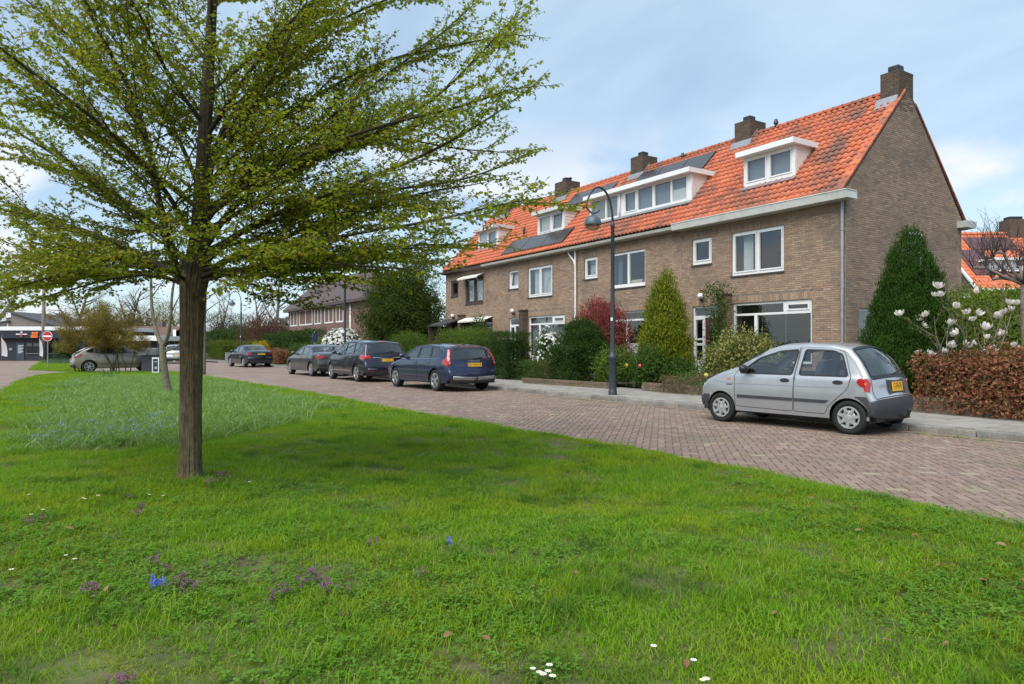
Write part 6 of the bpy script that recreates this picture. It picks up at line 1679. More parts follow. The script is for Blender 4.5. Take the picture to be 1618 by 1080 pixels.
# far house beyond the terrace
FHX = 15.2
ya, yb = colx(588, FHX)[0], colx(456, FHX)[0]
t = thing('house', 'brown brick house with steep dark roof and white windows beyond the dark tree', 'house', (0, 0, 0), 0)
m = MB(); m.box(FHX, FHX + 4, ya, yb, 0, 4.45); m.build('wall', mat('russet_brick', (.17, .10, .08), .9, var=.2, scale=3, bump=.3, bscale=30), t)
m = MB(); a_ = [(FHX - .4, ya - .3, 4.4), (FHX + 4.4, ya - .3, 4.4), (FHX + 4.4, yb + .3, 4.4), (FHX - .4, yb + .3, 4.4)]; b_ = [(FHX + 2.0, ya + 5, 6.7), (FHX + 2.0, yb - 1, 6.7)]
m.add(a_ + b_ + [(x, y, z - .2) for x, y, z in a_], [(0, 4, 5, 3), (0, 1, 4), (1, 2, 5, 4), (2, 3, 5), (6, 7, 1, 0), (7, 8, 2, 1), (8, 9, 3, 2), (9, 6, 0, 3), (9, 8, 7, 6)]); m.build('roof', mat('umber_tiles', (.075, .055, .052), .85, var=.25, scale=5), t)
for (pa, pb, y0_, y1_) in ((459, 470, 491, 517), (473, 494, 488, 510), (497, 508, 485, 511), (513, 527, 483, 508), (531, 543, 481, 505)):
    a, ta = colx(pb, FHX); b, tb = colx(pa, FHX); tm_ = (ta + tb) / 2
    z0_, z1_ = 3.0, 4.25
    f_ = lambda u, o, z: (FHX - o, u, z)
    window(t, f_, a + .02, b - .02, z0_, z1_, [(a + .12, (a + b) / 2 - .05, z0_ + .1, z1_ - .1), ((a + b) / 2 + .05, b - .12, z0_ + .1, z1_ - .1)], WHITE, fd=.06, o=.03, sill=False)
    curtain(t, f_, a + .1, b - .1, z0_ + .08, z1_ - .08, o=-.03, m=white_curtain, waves=6, amp=.01)
m = MB(); y_ = colx(555, FHX)[0]; m.tube([(FHX - .06, y_, 4.25), (FHX - .06, y_, .2)], .06, 8); m.build('downpipe', WHITE, t, smooth=True)
# neighbour house at the right, seen beyond the gable
NT = 41; c = camloc(1570, NT); un = NT / 1079
t = thing('house', 'red tiled house with purplish solar panels beyond the side garden', 'house', (c[0], c[1], 0), -YAW)
nz = lambda y, q=0: EYE + (545.5 - y) * (NT + q) / 1079
px2 = lambda p, q=0: ((p - 809) * (NT + q) - 761 * NT) / 1079
ze, zr_ = nz(455), nz(369, 4.2)
xl, xr_ = (1519 - 1570) * un - 1.8 + 1.7, 9
eL = px2(1543)
m = MB(); m.box(eL + .1, xr_, .35, 8, 0, ze - .05); m.prism([(eL + .1, .35, ze - .05), (eL + .1, 8, ze - .05), (eL + .1, 4.2, zr_ - .2)], (.3, 0, 0)); m.build('wall', mat('dark_brick', (.115, .085, .07), .9, var=.2, scale=4), t)
# front slope with courses of tiles standing proud
dyr = 4.2; nr = 16; rs = np.random.RandomState(4)
m = MB(); m.prism([(eL, 0, ze - .08), (eL, dyr, zr_ - .08), (eL, dyr, zr_ - .2), (eL, 0, ze - .2)], (xr_ - eL, 0, 0)); m.prism([(eL, dyr, zr_ - .02), (eL, 8.4, ze), (eL, 8.4, ze - .12), (eL, dyr, zr_ - .14)], (xr_ - eL, 0, 0)); rf = m.build('roof', roof_under, t)
tp = [(-.11, .0), (-.05, .035), (.03, .03), (.08, -.005), (.12, .0)]
V = []; F = []; rv = []
for r in range(nr):
    for i in range(int((xr_ - eL) / .22)):
        x = eL + .11 + i * .22; y0_ = dyr * r / nr; z0_ = ze + (zr_ - ze) * r / nr; y1_ = dyr * (r + 1) / nr; z1_ = ze + (zr_ - ze) * (r + 1) / nr; o = len(V)
        for (yy, zz, l) in ((y0_, z0_, .04), (y1_, z1_, .0)):
            for (pu, pw) in tp: V.append((x + pu, yy, zz + pw + l - .06))
        for (pu, pw) in tp: V.append((x + pu, y0_ - .005, z0_ + pw - .05))
        for k in range(4): F += [(o + k, o + k + 1, o + 5 + k + 1, o + 5 + k), (o + 10 + k, o + 10 + k + 1, o + k + 1, o + k)]
        rv += [rs.rand()] * 15
tag(link('roof_tiles', mesh_np('roof_tiles', V, [F], tile_new, rnd=rv, smooth=True), rf), kind='stuff')
m = MB(); m.tube([(eL, dyr, zr_ + .0), (xr_, dyr, zr_ + .0)], .12, 8); m.build('ridge', tile_new, rf, smooth=True)
m = MB(); m.prism([(eL - .05, -.1, ze - .2), (eL - .05, dyr, zr_ - .2), (eL - .05, dyr, zr_ + .0), (eL - .05, -.1, ze + .0)], (.1, 0, 0)); m.build('bargeboard', WHITE, t)
m = MB(); m.box(eL, xr_, -.22, -.05, ze - .16, ze - .03); m.build('gutter', WHITE, t)
pm = mat('plum_panel', (.10, .045, .05), .3, spec=.5)
def npanel(p0, p1, r0, r1):
    q_ = dyr * (r0 + r1) / 2; x0, x1 = px2(p0, q_), px2(p1, q_)
    f_ = lambda x, q, l: (x, dyr * q - .0, ze + (zr_ - ze) * q + l)
    m = MB(); m.prism([f_(x0, r0, .08), f_(x0, r1, .08), f_(x0, r1, .03), f_(x0, r0, .03)], (x1 - x0, 0, 0)); m.build('solar_panel', pm, t)
for a, b in ((1528, 1560), (1561, 1591), (1592, 1601)): npanel(a, b, .68, .90)
npanel(1518, 1540, .45, .66); npanel(1540.5, 1556, .45, .66); npanel(1535, 1547, .22, .43); npanel(1547.5, 1563, .22, .43)
m = MB(); m.box(px2(1590, 4.2), px2(1622, 4.2), 3.9, 4.9, zr_ - .8, nz(347, 4.2)); ch = m.build('chimney', chim_m, t)
m = MB(); m.box(px2(1594, 4.2), px2(1614, 4.2), 4.1, 4.7, nz(347, 4.2), nz(342, 4.2)); m.build('chimney_pot', BLACKP, ch)
m = MB(); m.box(px2(1581), px2(1640), .9, 3, nz(426), nz(408)); d_ = m.build('dormer', mat('dormer_grey', (.30, .32, .33), .6), t)
m = MB(); m.box(px2(1578), px2(1645), .7, 3.4, nz(408), nz(404)); m.build('fascia', WHITE, d_)
fd_ = lambda u, o, z: (u, .9 - o, z)
window(d_, fd_, px2(1583), px2(1635), nz(425.5), nz(408.5), [(px2(1585), px2(1596), nz(424), nz(410)), (px2(1598), px2(1615), nz(424), nz(410)), (px2(1617), px2(1633), nz(424), nz(410))], WHITE, fd=.05, o=.03, sill=False, pane_m=TINTED)
m = MB(); m.box(px2(1525), px2(1537), .25, .29, nz(470), nz(463)); m.build('wall_sign', WHITE, t)
# low garden walls of brick along the pavement, each brick its own
wall_brick = mat('wall_brick', (.2, .14, .1), .9, rnd=[(0, (.15, .10, .075)), (.5, (.20, .135, .095)), (1, (.125, .09, .07))], var=.2, scale=9, bump=.3, bscale=100, patch=[((.085, .09, .035), 2.0, .45, .68, .7)])
WB = boxes_np(np.zeros((1, 3)), np.array([[.098, .208, .052]]), .002); wbm = mesh_np('brick', WB[0], WB[1], wall_brick)
CB = boxes_np(np.zeros((1, 3)), np.array([[.205, .055, .075]]), .003); cbm = mesh_np('coping_brick', CB[0], CB[1], wall_brick)
def garden_wall(label, x0, y0, x1, y1, rows):
    L = math.hypot(x1 - x0, y1 - y0); rz = math.atan2(-(x1 - x0), (y1 - y0))
    t = thing('garden_wall', label, 'wall', (x0, y0, PZ - .02), rz, 'low brick garden walls')
    h = rows * .062
    m = MB(); m.box(.004, .17, 0, L, -.05, h); m.build('core', mortar, t)
    rs = np.random.RandomState(int(L * 10))
    for r in range(rows):
        y = .105 - (.11 if r % 2 else 0)
        while y < L:
            if y > .03: link('brick', wbm, t, (.045 + rs.randn() * .002, min(y, L - .1), r * .062 + .005))
            y += .219
    y = .03
    while y < L:
        link('coping_brick', cbm, t, (.09 + rs.randn() * .003, y, h + .002)); y += .065
garden_wall('low mossy brick wall under the copper beech hedge', 14.0, 2.6, 14.03, 9.6, 4)
garden_wall('low brick wall with creeping plants before the red door garden', 14.03, 11.1, 13.85, 14.7, 3)
garden_wall('low brick wall below the dark dome bush and lamp post', 13.62, 16.0, 13.2, 20.0, 2)
# ================================================================== trees, shrubs, hedges, flowers
def leaf_quads(P, D, Nn, L, Wd, rs, fold=0.25):
    """rhombic leaves: P base points, D direction of the leaf, Nn side hint, L lengths, Wd widths"""
    n = len(P); D = D / np.maximum(np.linalg.norm(D, axis=1), 1e-9)[:, None]
    S = np.cross(D, Nn); S /= np.maximum(np.linalg.norm(S, axis=1), 1e-9)[:, None]
    U = np.cross(S, D)
    L = L[:, None]; Wd = Wd[:, None]
    a = P; tip = P + D * L - U * L * .12
    l = P + D * L * .45 + S * Wd * .5 + U * Wd * fold; r = P + D * L * .45 - S * Wd * .5 + U * Wd * fold
    V = np.stack([a, l, tip, r], 1).reshape(-1, 3)
    q = np.arange(n)[:, None] * 4
    return V, np.concatenate([q + np.array([[0, 1, 2]]), q + np.array([[0, 2, 3]])])
def rdir(n, rs):
    v = rs.randn(n, 3); return v / np.linalg.norm(v, axis=1)[:, None]
def leafm(name, cols, rough=.6, transl=.3, spec=.12):
    return mat(name, cols[0], rough, rnd=[(i / (len(cols) - 1), c) for i, c in enumerate(cols)], transl=transl, spec=spec)
TWIG = mat('twig_bark', (.10, .075, .05), .9, var=.25, scale=12)
GREYB = mat('grey_bark', (.15, .13, .105), .9, var=.3, scale=10)
def shell_points(n, dims, shape, rs, amp, freq, depth=.35, seed=0):
    """points in the outer layer of a lumpy body, and their outward directions"""
    rx, ry, h = dims
    if shape == 'box':
        # faces by area
        ar = np.array([ry * h, ry * h, rx * h, rx * h, rx * ry * 2 * 1.0]); f = rs.choice(5, n, p=ar / ar.sum())
        u, v = rs.rand(n) * 2 - 1, rs.rand(n)
        P = np.zeros((n, 3)); O = np.zeros((n, 3))
        for k, (ax_, sg) in enumerate(((0, 1), (0, -1), (1, 1), (1, -1))):
            m = f == k
            if ax_ == 0: P[m] = np.c_[np.full(m.sum(), sg * rx), u[m] * ry, v[m] * h]; O[m, 0] = sg
            else: P[m] = np.c_[u[m] * rx, np.full(m.sum(), sg * ry), v[m] * h]; O[m, 1] = sg
        m = f == 4; P[m] = np.c_[u[m] * rx, (rs.rand(m.sum()) * 2 - 1) * ry, np.full(m.sum(), h)]; O[m, 2] = 1
        nz = (vnoise(P[:, 0] + P[:, 2] * .7, P[:, 1] + P[:, 2] * .6, freq, seed) - .5) * 2 * amp
        P += O * nz[:, None] - O * (rs.rand(n) ** 2 * depth * min(rx, ry))[:, None]
        return P, O
    if shape == 'cone':
        z = 1 - np.sqrt(rs.rand(n) * .98); a = rs.rand(n) * 6.283
        prof = np.clip((1 - z) * 1.30, 0, 1) ** .62 * (0.88 + .12 * np.minimum(1, z * 5))
        nz = (vnoise(a * 1.6 + 5, z * h * 1.2, freq, seed) - .5) * 2 * amp
        rr = prof * (1 + nz) * (1 - depth * rs.rand(n) ** 2)
        P = np.c_[rr * rx * np.cos(a), rr * ry * np.sin(a), z * h]; O = np.c_[np.cos(a), np.sin(a), np.full(n, .35)]
        return P, O / np.linalg.norm(O, axis=1)[:, None]
    d = rdir(n, rs)
    if shape == 'dome': d[:, 2] = np.where(d[:, 2] < -.72, -d[:, 2], d[:, 2])
    nz = (vnoise(d[:, 0] * 2 + d[:, 2] * 1.3 + 3, d[:, 1] * 2 - d[:, 2] * 1.1 + 3, freq, seed) - .5) * 2 * amp
    rr = (1 + nz) * (1 - depth * rs.rand(n) ** 2)
    P = d * rr[:, None] * np.array([rx, ry, h / 2]); P[:, 2] += h / 2
    return P, d
def bush(name, label, cat, c, dims, n, leaf, m, shape='dome', amp=.18, freq=1.6, up=.5, seed=0, cl=7, spread=.10, depth=.4, stems=6, z0=.12, extra=None, group=None, rz=0.0, core=True):
    rs = np.random.RandomState(seed)
    t = thing(name, label, cat, (c[0], c[1], z0), rz, group)
    k = max(1, n // cl)
    Pc, O = shell_points(k, dims, shape, rs, amp, freq, depth, seed)
    P = np.repeat(Pc, cl, 0) + rs.randn(k * cl, 3) * spread; O = np.repeat(O, cl, 0)
    keep = P[:, 2] > .02; P, O = P[keep], O[keep]; N_ = len(P)
    D = O * .55 + rdir(N_, rs) * .75; D[:, 2] += up
    V, F = leaf_quads(P, D, O + rdir(N_, rs) * .6, leaf[0] * (.65 + .7 * rs.rand(N_)), leaf[1] * (.65 + .7 * rs.rand(N_)), rs)
    cr_ = np.repeat(rs.rand(k), cl)[keep]
    rv = np.clip(cr_ * .6 + rs.rand(N_) * .4, 0, .999)
    link('foliage', mesh_np('foliage', V, F, m, rnd=np.repeat(rv, 4)), t)
    if core:
        # inner twigs and leaves that close the view through the middle
        n2 = n // 2; P, O = shell_points(n2, tuple(d * .78 for d in dims), shape, rs, amp, freq, .6, seed); P[:, 2] += dims[2] * .05
        V, F = leaf_quads(P, rdir(n2, rs), rdir(n2, rs), np.full(n2, leaf[0] * 1.5), np.full(n2, leaf[1] * 1.6), rs)
        link('inner_foliage', mesh_np('inner_foliage', V, F, m, rnd=np.repeat(rs.rand(n2), 4)), t)
    if stems:
        mb = MB()
        for i in range(stems):
            a = rs.rand() * 6.28; q = rs.rand() * .55
            p0 = (math.cos(a) * .08 * dims[0], math.sin(a) * .08 * dims[1], 0); p1 = (math.cos(a) * q * dims[0] * .6, math.sin(a) * q * dims[1] * .6, dims[2] * .45); p2 = (math.cos(a) * q * dims[0] * 1.1, math.sin(a) * q * dims[1] * 1.1, dims[2] * .85)
            mb.tube([p0, p1, p2], [.022, .016, .006], 5, False)
        mb.build('stems', TWIG, t, smooth=True)
    if extra: extra(t, rs, dims, shape, amp, freq, seed)
    return t
THUJA = leafm('thuja_spray', [(.022, .054, .007), (.036, .085, .010), (.027, .065, .008), (.055, .11, .014)], transl=.15)
GOLDT = leafm('golden_thuja', [(.080, .135, .012), (.14, .19, .014), (.25, .26, .018), (.11, .16, .014), (.30, .29, .022)], transl=.2)
YEW = leafm('yew_needles', [(.024, .052, .010), (.036, .072, .013), (.050, .094, .018), (.029, .060, .011)], transl=.12)
PRIVET = leafm('privet_leaf', [(.085, .14, .020), (.12, .18, .028), (.065, .115, .018), (.15, .21, .038)], transl=.3)
MIDG = leafm('garden_leaf', [(.045, .090, .016), (.065, .115, .020), (.085, .14, .026), (.04, .08, .014)], transl=.25)
LIME = leafm('lime_leaf', [(.14, .20, .020), (.18, .25, .030), (.11, .17, .018)], transl=.3)
VARIEG = leafm('variegated_leaf', [(.05, .085, .02), (.09, .12, .025), (.30, .29, .09), (.36, .33, .11), (.07, .10, .02)], transl=.2)
REDL_ = leafm('red_leaf', [(.26, .04, .045), (.36, .07, .075), (.14, .04, .025), (.40, .11, .10), (.08, .08, .02), (.06, .09, .02)], transl=.25)
BEECH = leafm('beech_leaf', [(.21, .082, .045), (.29, .125, .07), (.34, .18, .10), (.15, .066, .034), (.24, .11, .05), (.09, .10, .03)], transl=.2)
FORS = leafm('forsythia', [(.55, .36, .01), (.65, .44, .02), (.35, .27, .02)], transl=.2)
OLIVE = leafm('budding_twigs', [(.19, .145, .028), (.25, .19, .035), (.15, .12, .028), (.28, .22, .045)], transl=.25)
DRY = leafm('dry_leaf', [(.13, .10, .06), (.19, .14, .08), (.10, .09, .04), (.08, .10, .03)], transl=.2)
WHITEP = mat('white_petal', (.75, .74, .70), .6, transl=.2)
def blossoms(m, n, size, name='blossom', zmin=.15, out=1.04):
    def f(t, rs, dims, shape, amp, freq, seed):
        P, O = shell_points(n, tuple(d * out for d in dims), shape, rs, amp, freq, .05, seed)
        k = (P[:, 2] > dims[2] * zmin); P, O = P[k], O[k]
        V = []; F = []
        for p, o in zip(P, O):
            o = Vector(o + rs.randn(3) * .3).normalized(); a = o.orthogonal().normalized(); b = o.cross(a); s_ = size * (.6 + .7 * rs.rand())
            for j in range(5):
                th = j * 1.2566 + rs.rand() * .3; d = a * math.cos(th) + b * math.sin(th); e = -a * math.sin(th) + b * math.cos(th); q = len(V); p_ = Vector(p)
                V += [p_, p_ + d * s_ * .6 + e * s_ * .35 + o * s_ * .15, p_ + d * s_ + o * s_ * .3, p_ + d * s_ * .6 - e * s_ * .35 + o * s_ * .15]; F.append((q, q + 1, q + 2, q + 3))
        link(name, mesh_np(name, [tuple(v) for v in V], [F], m), t)['kind'] = 'stuff'
    return f
# ---------------- gardens, from the near end of the street
Y_, t_ = colx(1437, 15.55)
bush('conical_conifer', 'tall dark green cone shaped conifer at the corner of the end house', 'conifer', (15.55, Y_), (.96, .96, hgt(360, t_) - .1), 84000, (.065, .020), THUJA, 'cone', .20, 2.8, up=1.4, seed=1, cl=14, spread=.045, depth=.30)
for i, (y_, lb) in enumerate(((4.85, None),)):
    bush('beech_hedge', 'copper brown beech hedge with dry leaves above the mossy wall', 'hedge', (14.55, y_), (.50, 2.3, 1.04), 17000, (.075, .048), BEECH, 'box', .24, 1.5, up=.1, seed=2, cl=5, spread=.07, depth=.6, stems=14, z0=.14)
Y_, t_ = colx(1118, 15.6)
Yv, tv_ = colx(1178, 15.35)
bush('variegated_shrub', 'rounded yellow variegated shrub in front of the large end window', 'shrub', (15.35, Yv), (.95, .95, hgt(531, tv_) - .1), 9000, (.07, .038), VARIEG, 'dome', .16, 2.0, up=.4, seed=3)
Yc, tc_ = colx(1135, 15.9)
bush('garden_shrub', 'light green loose shrub under the climbing plant by the red door', 'shrub', (16.0, Yc), (.55, .55, 1.25), 2600, (.075, .04), PRIVET, 'dome', .2, 2.0, seed=4)
Yg, tg_ = colx(1051, 15.7)
bush('golden_conifer', 'tall yellow green conifer beside the red front door', 'conifer', (15.7, Yg), (.76, .76, hgt(432, tg_) - .05), 40000, (.085, .032), GOLDT, 'cone', .32, 3.0, up=.9, seed=5, cl=10, spread=.085)
Yp, tp_ = colx(950, 15.9)
bush('red_shrub', 'round shrub with bright red young leaves behind the dark dome bush', 'shrub', (15.9, Yp), (1.02, 1.05, hgt(484, tp_) - .05), 11000, (.085, .034), REDL_, 'dome', .16, 2.0, up=.8, seed=6)
Yd, td_ = colx(920, 14.75)
def yew_skirt(t, rs, dims, shape, amp, freq, seed):
    P, O = shell_points(2000, (.70, .62, 1.25), 'box', rs, .1, 2, .4, 3); k = len(P) * 7
    P = np.repeat(P, 7, 0) + rs.randn(k, 3) * .05; O = np.repeat(O, 7, 0); P[:, 0] -= .35
    P = P[P[:, 2] > 0]; O = O[:len(P)]
    V, F = leaf_quads(P, O + rdir(len(P), rs), O + rdir(len(P), rs), .055 + .03 * rs.rand(len(P)), .02 + .012 * rs.rand(len(P)), rs)
    link('lower_foliage', mesh_np('lower_foliage', V, F, YEW, rnd=np.repeat(rs.rand(len(P)), 4)), t)
bush('dome_bush', 'dark green domed evergreen bush just behind the lamp post', 'bush', (14.75, Yd), (.88, .95, hgt(506, td_) - .1), 20000, (.06, .024), YEW, 'dome', .10, 2.0, up=.3, seed=7, cl=9, spread=.05, extra=yew_skirt)
for i, (px, X, lb, w_, h_, m_) in enumerate(((972, 14.6, 'loose green rose bush right of the lamp post', .65, 1.15, PRIVET), (1030, 14.9, 'leafy green shrub at the foot of the yellow green conifer', .75, 1.25, MIDG), (1075, 15.4, 'small dark shrub by the path to the red door', .5, .8, MIDG))):
    y_, t = colx(px, X)
    bush('garden_shrub', lb, 'shrub', (X, y_), (w_, w_, h_), 3600, (.075, .042), m_, 'dome', .22, 2.2, up=.5, seed=10 + i, depth=.7, stems=10)
y_, t = colx(868, 15.3)
bush('white_blossom_shrub', 'shrub covered in white blossom beneath the window with grey blinds', 'shrub', (15.3, y_), (.62, .7, hgt(524, t) - .1), 4200, (.06, .03), MIDG, 'dome', .2, 2.0, seed=14, extra=blossoms(WHITEP, 420, .055))
y_, t = colx(882, 14.7)
bush('dry_shrub', 'small brownish shrub in front of the white blossom', 'shrub', (14.65, y_), (.5, .6, .95), 2200, (.055, .026), DRY, 'dome', .2, 2.0, seed=15, depth=.8, stems=14, core=False)
y_, t = colx(848, 14.55)
bush('box_hedge', 'low clipped green hedge under the window with grey blinds', 'hedge', (14.6, y_), (.40, .85, .72), 5200, (.035, .022), MIDG, 'box', .06, 2.0, seed=16, cl=8, spread=.04)
y_, t = colx(801, 14.3)
bush('yew_block', 'dark square clipped yew beside the pale green hedge', 'hedge', (14.45, y_ + .1), (.60, .70, hgt(526, t) - .12), 15000, (.05, .022), YEW, 'box', .07, 2.2, seed=17, cl=9, spread=.045)
y_, t = colx(728, 14.4)
bush('privet_hedge', 'pale green loose hedge behind the dark blue estate car', 'hedge', (14.6, y_), (.65, 1.75, hgt(524, t) - .12), 15000, (.055, .03), PRIVET, 'box', .13, 1.5, up=.6, seed=18, cl=7, spread=.08)
y_, t = colx(757, 16.3)
bush('small_conifer', 'small dark conifer in front of the cream awning', 'conifer', (16.3, y_), (.85, .95, hgt(497, t) - .1), 7000, (.09, .04), THUJA, 'cone', .25, 2.2, up=.7, seed=19)
y_, t = colx(638, 13.3)
bush('feathery_shrub', 'feathery light green shrub between the black people carrier and estate', 'shrub', (13.6, y_), (1.1, 1.35, hgt(528, t) - .1), 9000, (.10, .02), PRIVET, 'dome', .16, 1.8, up=.9, seed=20, cl=8, spread=.08)
y_, t = colx(642, 16.2)
bush('dark_evergreen', 'big dark evergreen tree at the far end of the terrace', 'tree', (16.4, y_ + 1.2), (2.3, 2.6, hgt(422, t) - .1), 26000, (.13, .055), leafm('evergreen_leaf', [(.022, .045, .008), (.05, .08, .012), (.075, .10, .014), (.03, .055, .01)]), 'dome', .34, 1.9, up=.2, seed=21, cl=9, spread=.14)
m = MB()
y_, t = colx(540, 14.2)
bush('white_blossom_shrub', 'large round shrub white with blossom behind the grey saloon', 'shrub', (14.2, y_), (1.15, 1.25, hgt(521, t) - .1), 8000, (.08, .04), MIDG, 'dome', .12, 2.0, seed=22, extra=blossoms(WHITEP, 1100, .085))
y_, t = colx(507, 14.6)
bush('lime_shrub', 'small yellow green shrub behind the blue sign', 'shrub', (14.6, y_), (.8, .9, hgt(534, t) - .1), 3000, (.08, .04), LIME, 'dome', .15, 2.0, seed=23)
y_, t = colx(480, 12.7)
bush('clipped_hedge', 'green clipped hedge with leaning edge left of the grey saloon', 'hedge', (12.9, y_ + .6), (.6, 1.6, hgt(547, t) - .1), 8000, (.06, .036), MIDG, 'box', .07, 1.8, seed=24, cl=7)
y_, t = colx(438, 12.5)
bush('beech_hedge', 'short russet beech hedge behind the midnight blue saloon', 'hedge', (12.4, y_), (.5, 3.0, hgt(556, t) - .1), 9000, (.09, .055), BEECH, 'box', .06, 1.8, seed=25)
y_, t = colx(458, 14.2)
bush('dark_hedge', 'broad dark green hedge above the short russet hedge', 'hedge', (14.4, y_), (1.0, 6.5, hgt(528, t) - .1), 15000, (.12, .06), YEW, 'box', .22, .9, seed=26)
y_, t = colx(412, 12.6)
bush('forsythia_bush', 'bright yellow forsythia bush beyond the midnight blue saloon', 'shrub', (12.6, y_), (.8, .95, hgt(542, t) - .1), 3200, (.10, .05), FORS, 'dome', .25, 1.8, seed=27)
y_, t = colx(352, 11.9)
bush('clipped_hedge', 'tall light green clipped hedge beside the farthest lamp post', 'hedge', (11.9, y_), (.8, 4.2, hgt(540, t) - .1), 12000, (.07, .04), leafm('hedge_leaf', [(.085, .12, .015), (.115, .15, .02), (.07, .10, .014)]), 'box', .06, 1.5, seed=28)
y_, t = colx(392, 12.4)
bush('clipped_hedge', 'lower olive hedge behind the forsythia and farthest lamp post', 'hedge', (12.9, y_), (.8, 4.5, hgt(541, t) - .1), 8000, (.08, .045), leafm('olive_hedge_leaf', [(.09, .10, .018), (.12, .125, .022), (.07, .085, .016)]), 'box', .08, 1.5, seed=29)
y_, t = colx(360, 14.0)
bush('dark_hedge', 'very dark hedge rising behind the tall clipped hedge', 'hedge', (15.0, y_ + 2), (1.4, 11, hgt(524, t)), 12000, (.16, .08), YEW, 'box', .35, .7, seed=30)
# low planting by the pavement and tulips
for i, (x, y, r, h, m_, lb) in enumerate(((14.75, 11.9, .9, .30, MIDG, 'bright green low plants along the edging of the red door garden'), (14.85, 13.6, .8, .32, MIDG, 'low green ground plants below the yellow green conifer'))):
    bush('garden_plant', lb, 'plant', (x, y), (.45, r, h), 1500, (.11, .02), leafm('spring_leaf', [(.06, .16, .02), (.08, .20, .03), (.05, .13, .02)]), 'dome', .2, 2, up=1.4, seed=40 + i, stems=0, core=False)
bush('creeping_plant', 'dull creeping plant hanging over the low brick wall by the path', 'plant', (13.92, 12.9), (.17, .95, .40), 2200, (.045, .03), DRY, 'box', .12, 2, seed=44, stems=0, core=False, z0=.10)
for i, (px, X, col, h, lb) in enumerate(((1011, 14.35, (.75, .10, .14), .62, 'single pink tulip in the shrubs right of the lamp post'), (990, 14.35, (.75, .62, .05), .62, 'single yellow tulip beside the lamp post shrubs'), (1116, 14.5, (.75, .70, .15), .42, 'pale yellow daffodil in the low green plants near the silver hatchback'))):
    y_, t = colx(px, X); t = thing('tulip', lb, 'flower', (X, y_, .12))
    m = MB(); m.tube([(0, 0, 0), (.01, 0, h)], .006, 5); m.build('stem', MIDG, t)
    m = MB(); m.lathe([(.004, h - .01), (.05, h + .03), (.06, h + .07), (.045, h + .11), (.02, h + .12)], 8); m.build('bloom', mat('tulip_%d' % i, col, .5), t, smooth=True)
# climbing plant on the pier by the red door
rs = np.random.RandomState(50); n = 420
t = thing('climbing_plant', 'climbing plant on the brick pier beside the red front door', 'climber', (17.1, 14.6, .14))
Pz = rs.rand(n) * 3.25; Pc = np.c_[-.02 - .16 * rs.rand(n), (rs.randn(n) * .17) * (1 + .5 * (Pz > 2.2)), Pz]; P = np.repeat(Pc, 7, 0) + rs.randn(n * 7, 3) * .06; k = n * 7
D = rdir(k, rs); D[:, 0] -= .5; D[:, 2] -= .2
V, F = leaf_quads(P, D, rdir(k, rs) + np.array([[-1, 0, .3]]), .075 * (.6 + .8 * rs.rand(k)), .04 * (.6 + .8 * rs.rand(k)), rs)
link('foliage', mesh_np('foliage', V, F, MIDG, rnd=np.repeat(rs.rand(k), 4)), t)
m = MB()
for i in range(5): y0_ = rs.randn() * .06; m.tube([(-.02, y0_ + rs.randn() * .05 * (z / 1.0), z) for z in np.linspace(0, 3.0, 9)], [.02 - .0018 * q for q in range(9)], 5)
m.build('stems', TWIG, t, smooth=True)
# ---------------- branching
def grow(start, d, length, r0, levels, rs, acc, tips, spread=.6, up=.15, nchild=(5, 5, 4), wob=.12, ratio=(.5, .45, .45), first=.25, sides=(7, 5, 4, 3), lev=0, flat=0.0):
    n = max(3, int(6 - lev)); pts = [Vector(start)]; d = Vector(d).normalized(); seg = length / n
    for i in range(n):
        d = (d + Vector(rs.randn(3)) * wob + Vector((0, 0, up * (.5 if lev else 1)))).normalized()
        pts.append(pts[-1] + d * seg)
    rad = [max(r0 * (1 - .8 * i / n), .0025) for i in range(n + 1)]
    acc[min(lev, len(acc) - 1)].tube(pts, rad, sides[min(lev, len(sides) - 1)], False)
    if lev >= levels:
        tips.append((pts, lev)); return
    k = nchild[min(lev, len(nchild) - 1)]
    for i in range(k):
        f = first + (1 - first) * (i + .7 * rs.rand()) / k
        q = f * n; a = min(int(q), n - 1); p = pts[a].lerp(pts[a + 1], q - a)
        dd = (pts[a + 1] - pts[a]).normalized(); o = dd.orthogonal().normalized(); o = Matrix.Rotation(rs.rand() * 6.283, 3, dd) @ o
        nd = dd * (1 - spread * .5) + o * spread
        nd.z *= (1 - flat)
        grow(p, nd, length * ratio[min(lev, len(ratio) - 1)] * (1.15 - .55 * f) * (.75 + .5 * rs.rand()), max(rad[a] * .62, .003), levels, rs, acc, tips, spread, up, nchild, wob, ratio, .2, sides, lev + 1, flat)
    tips.append((pts, lev))
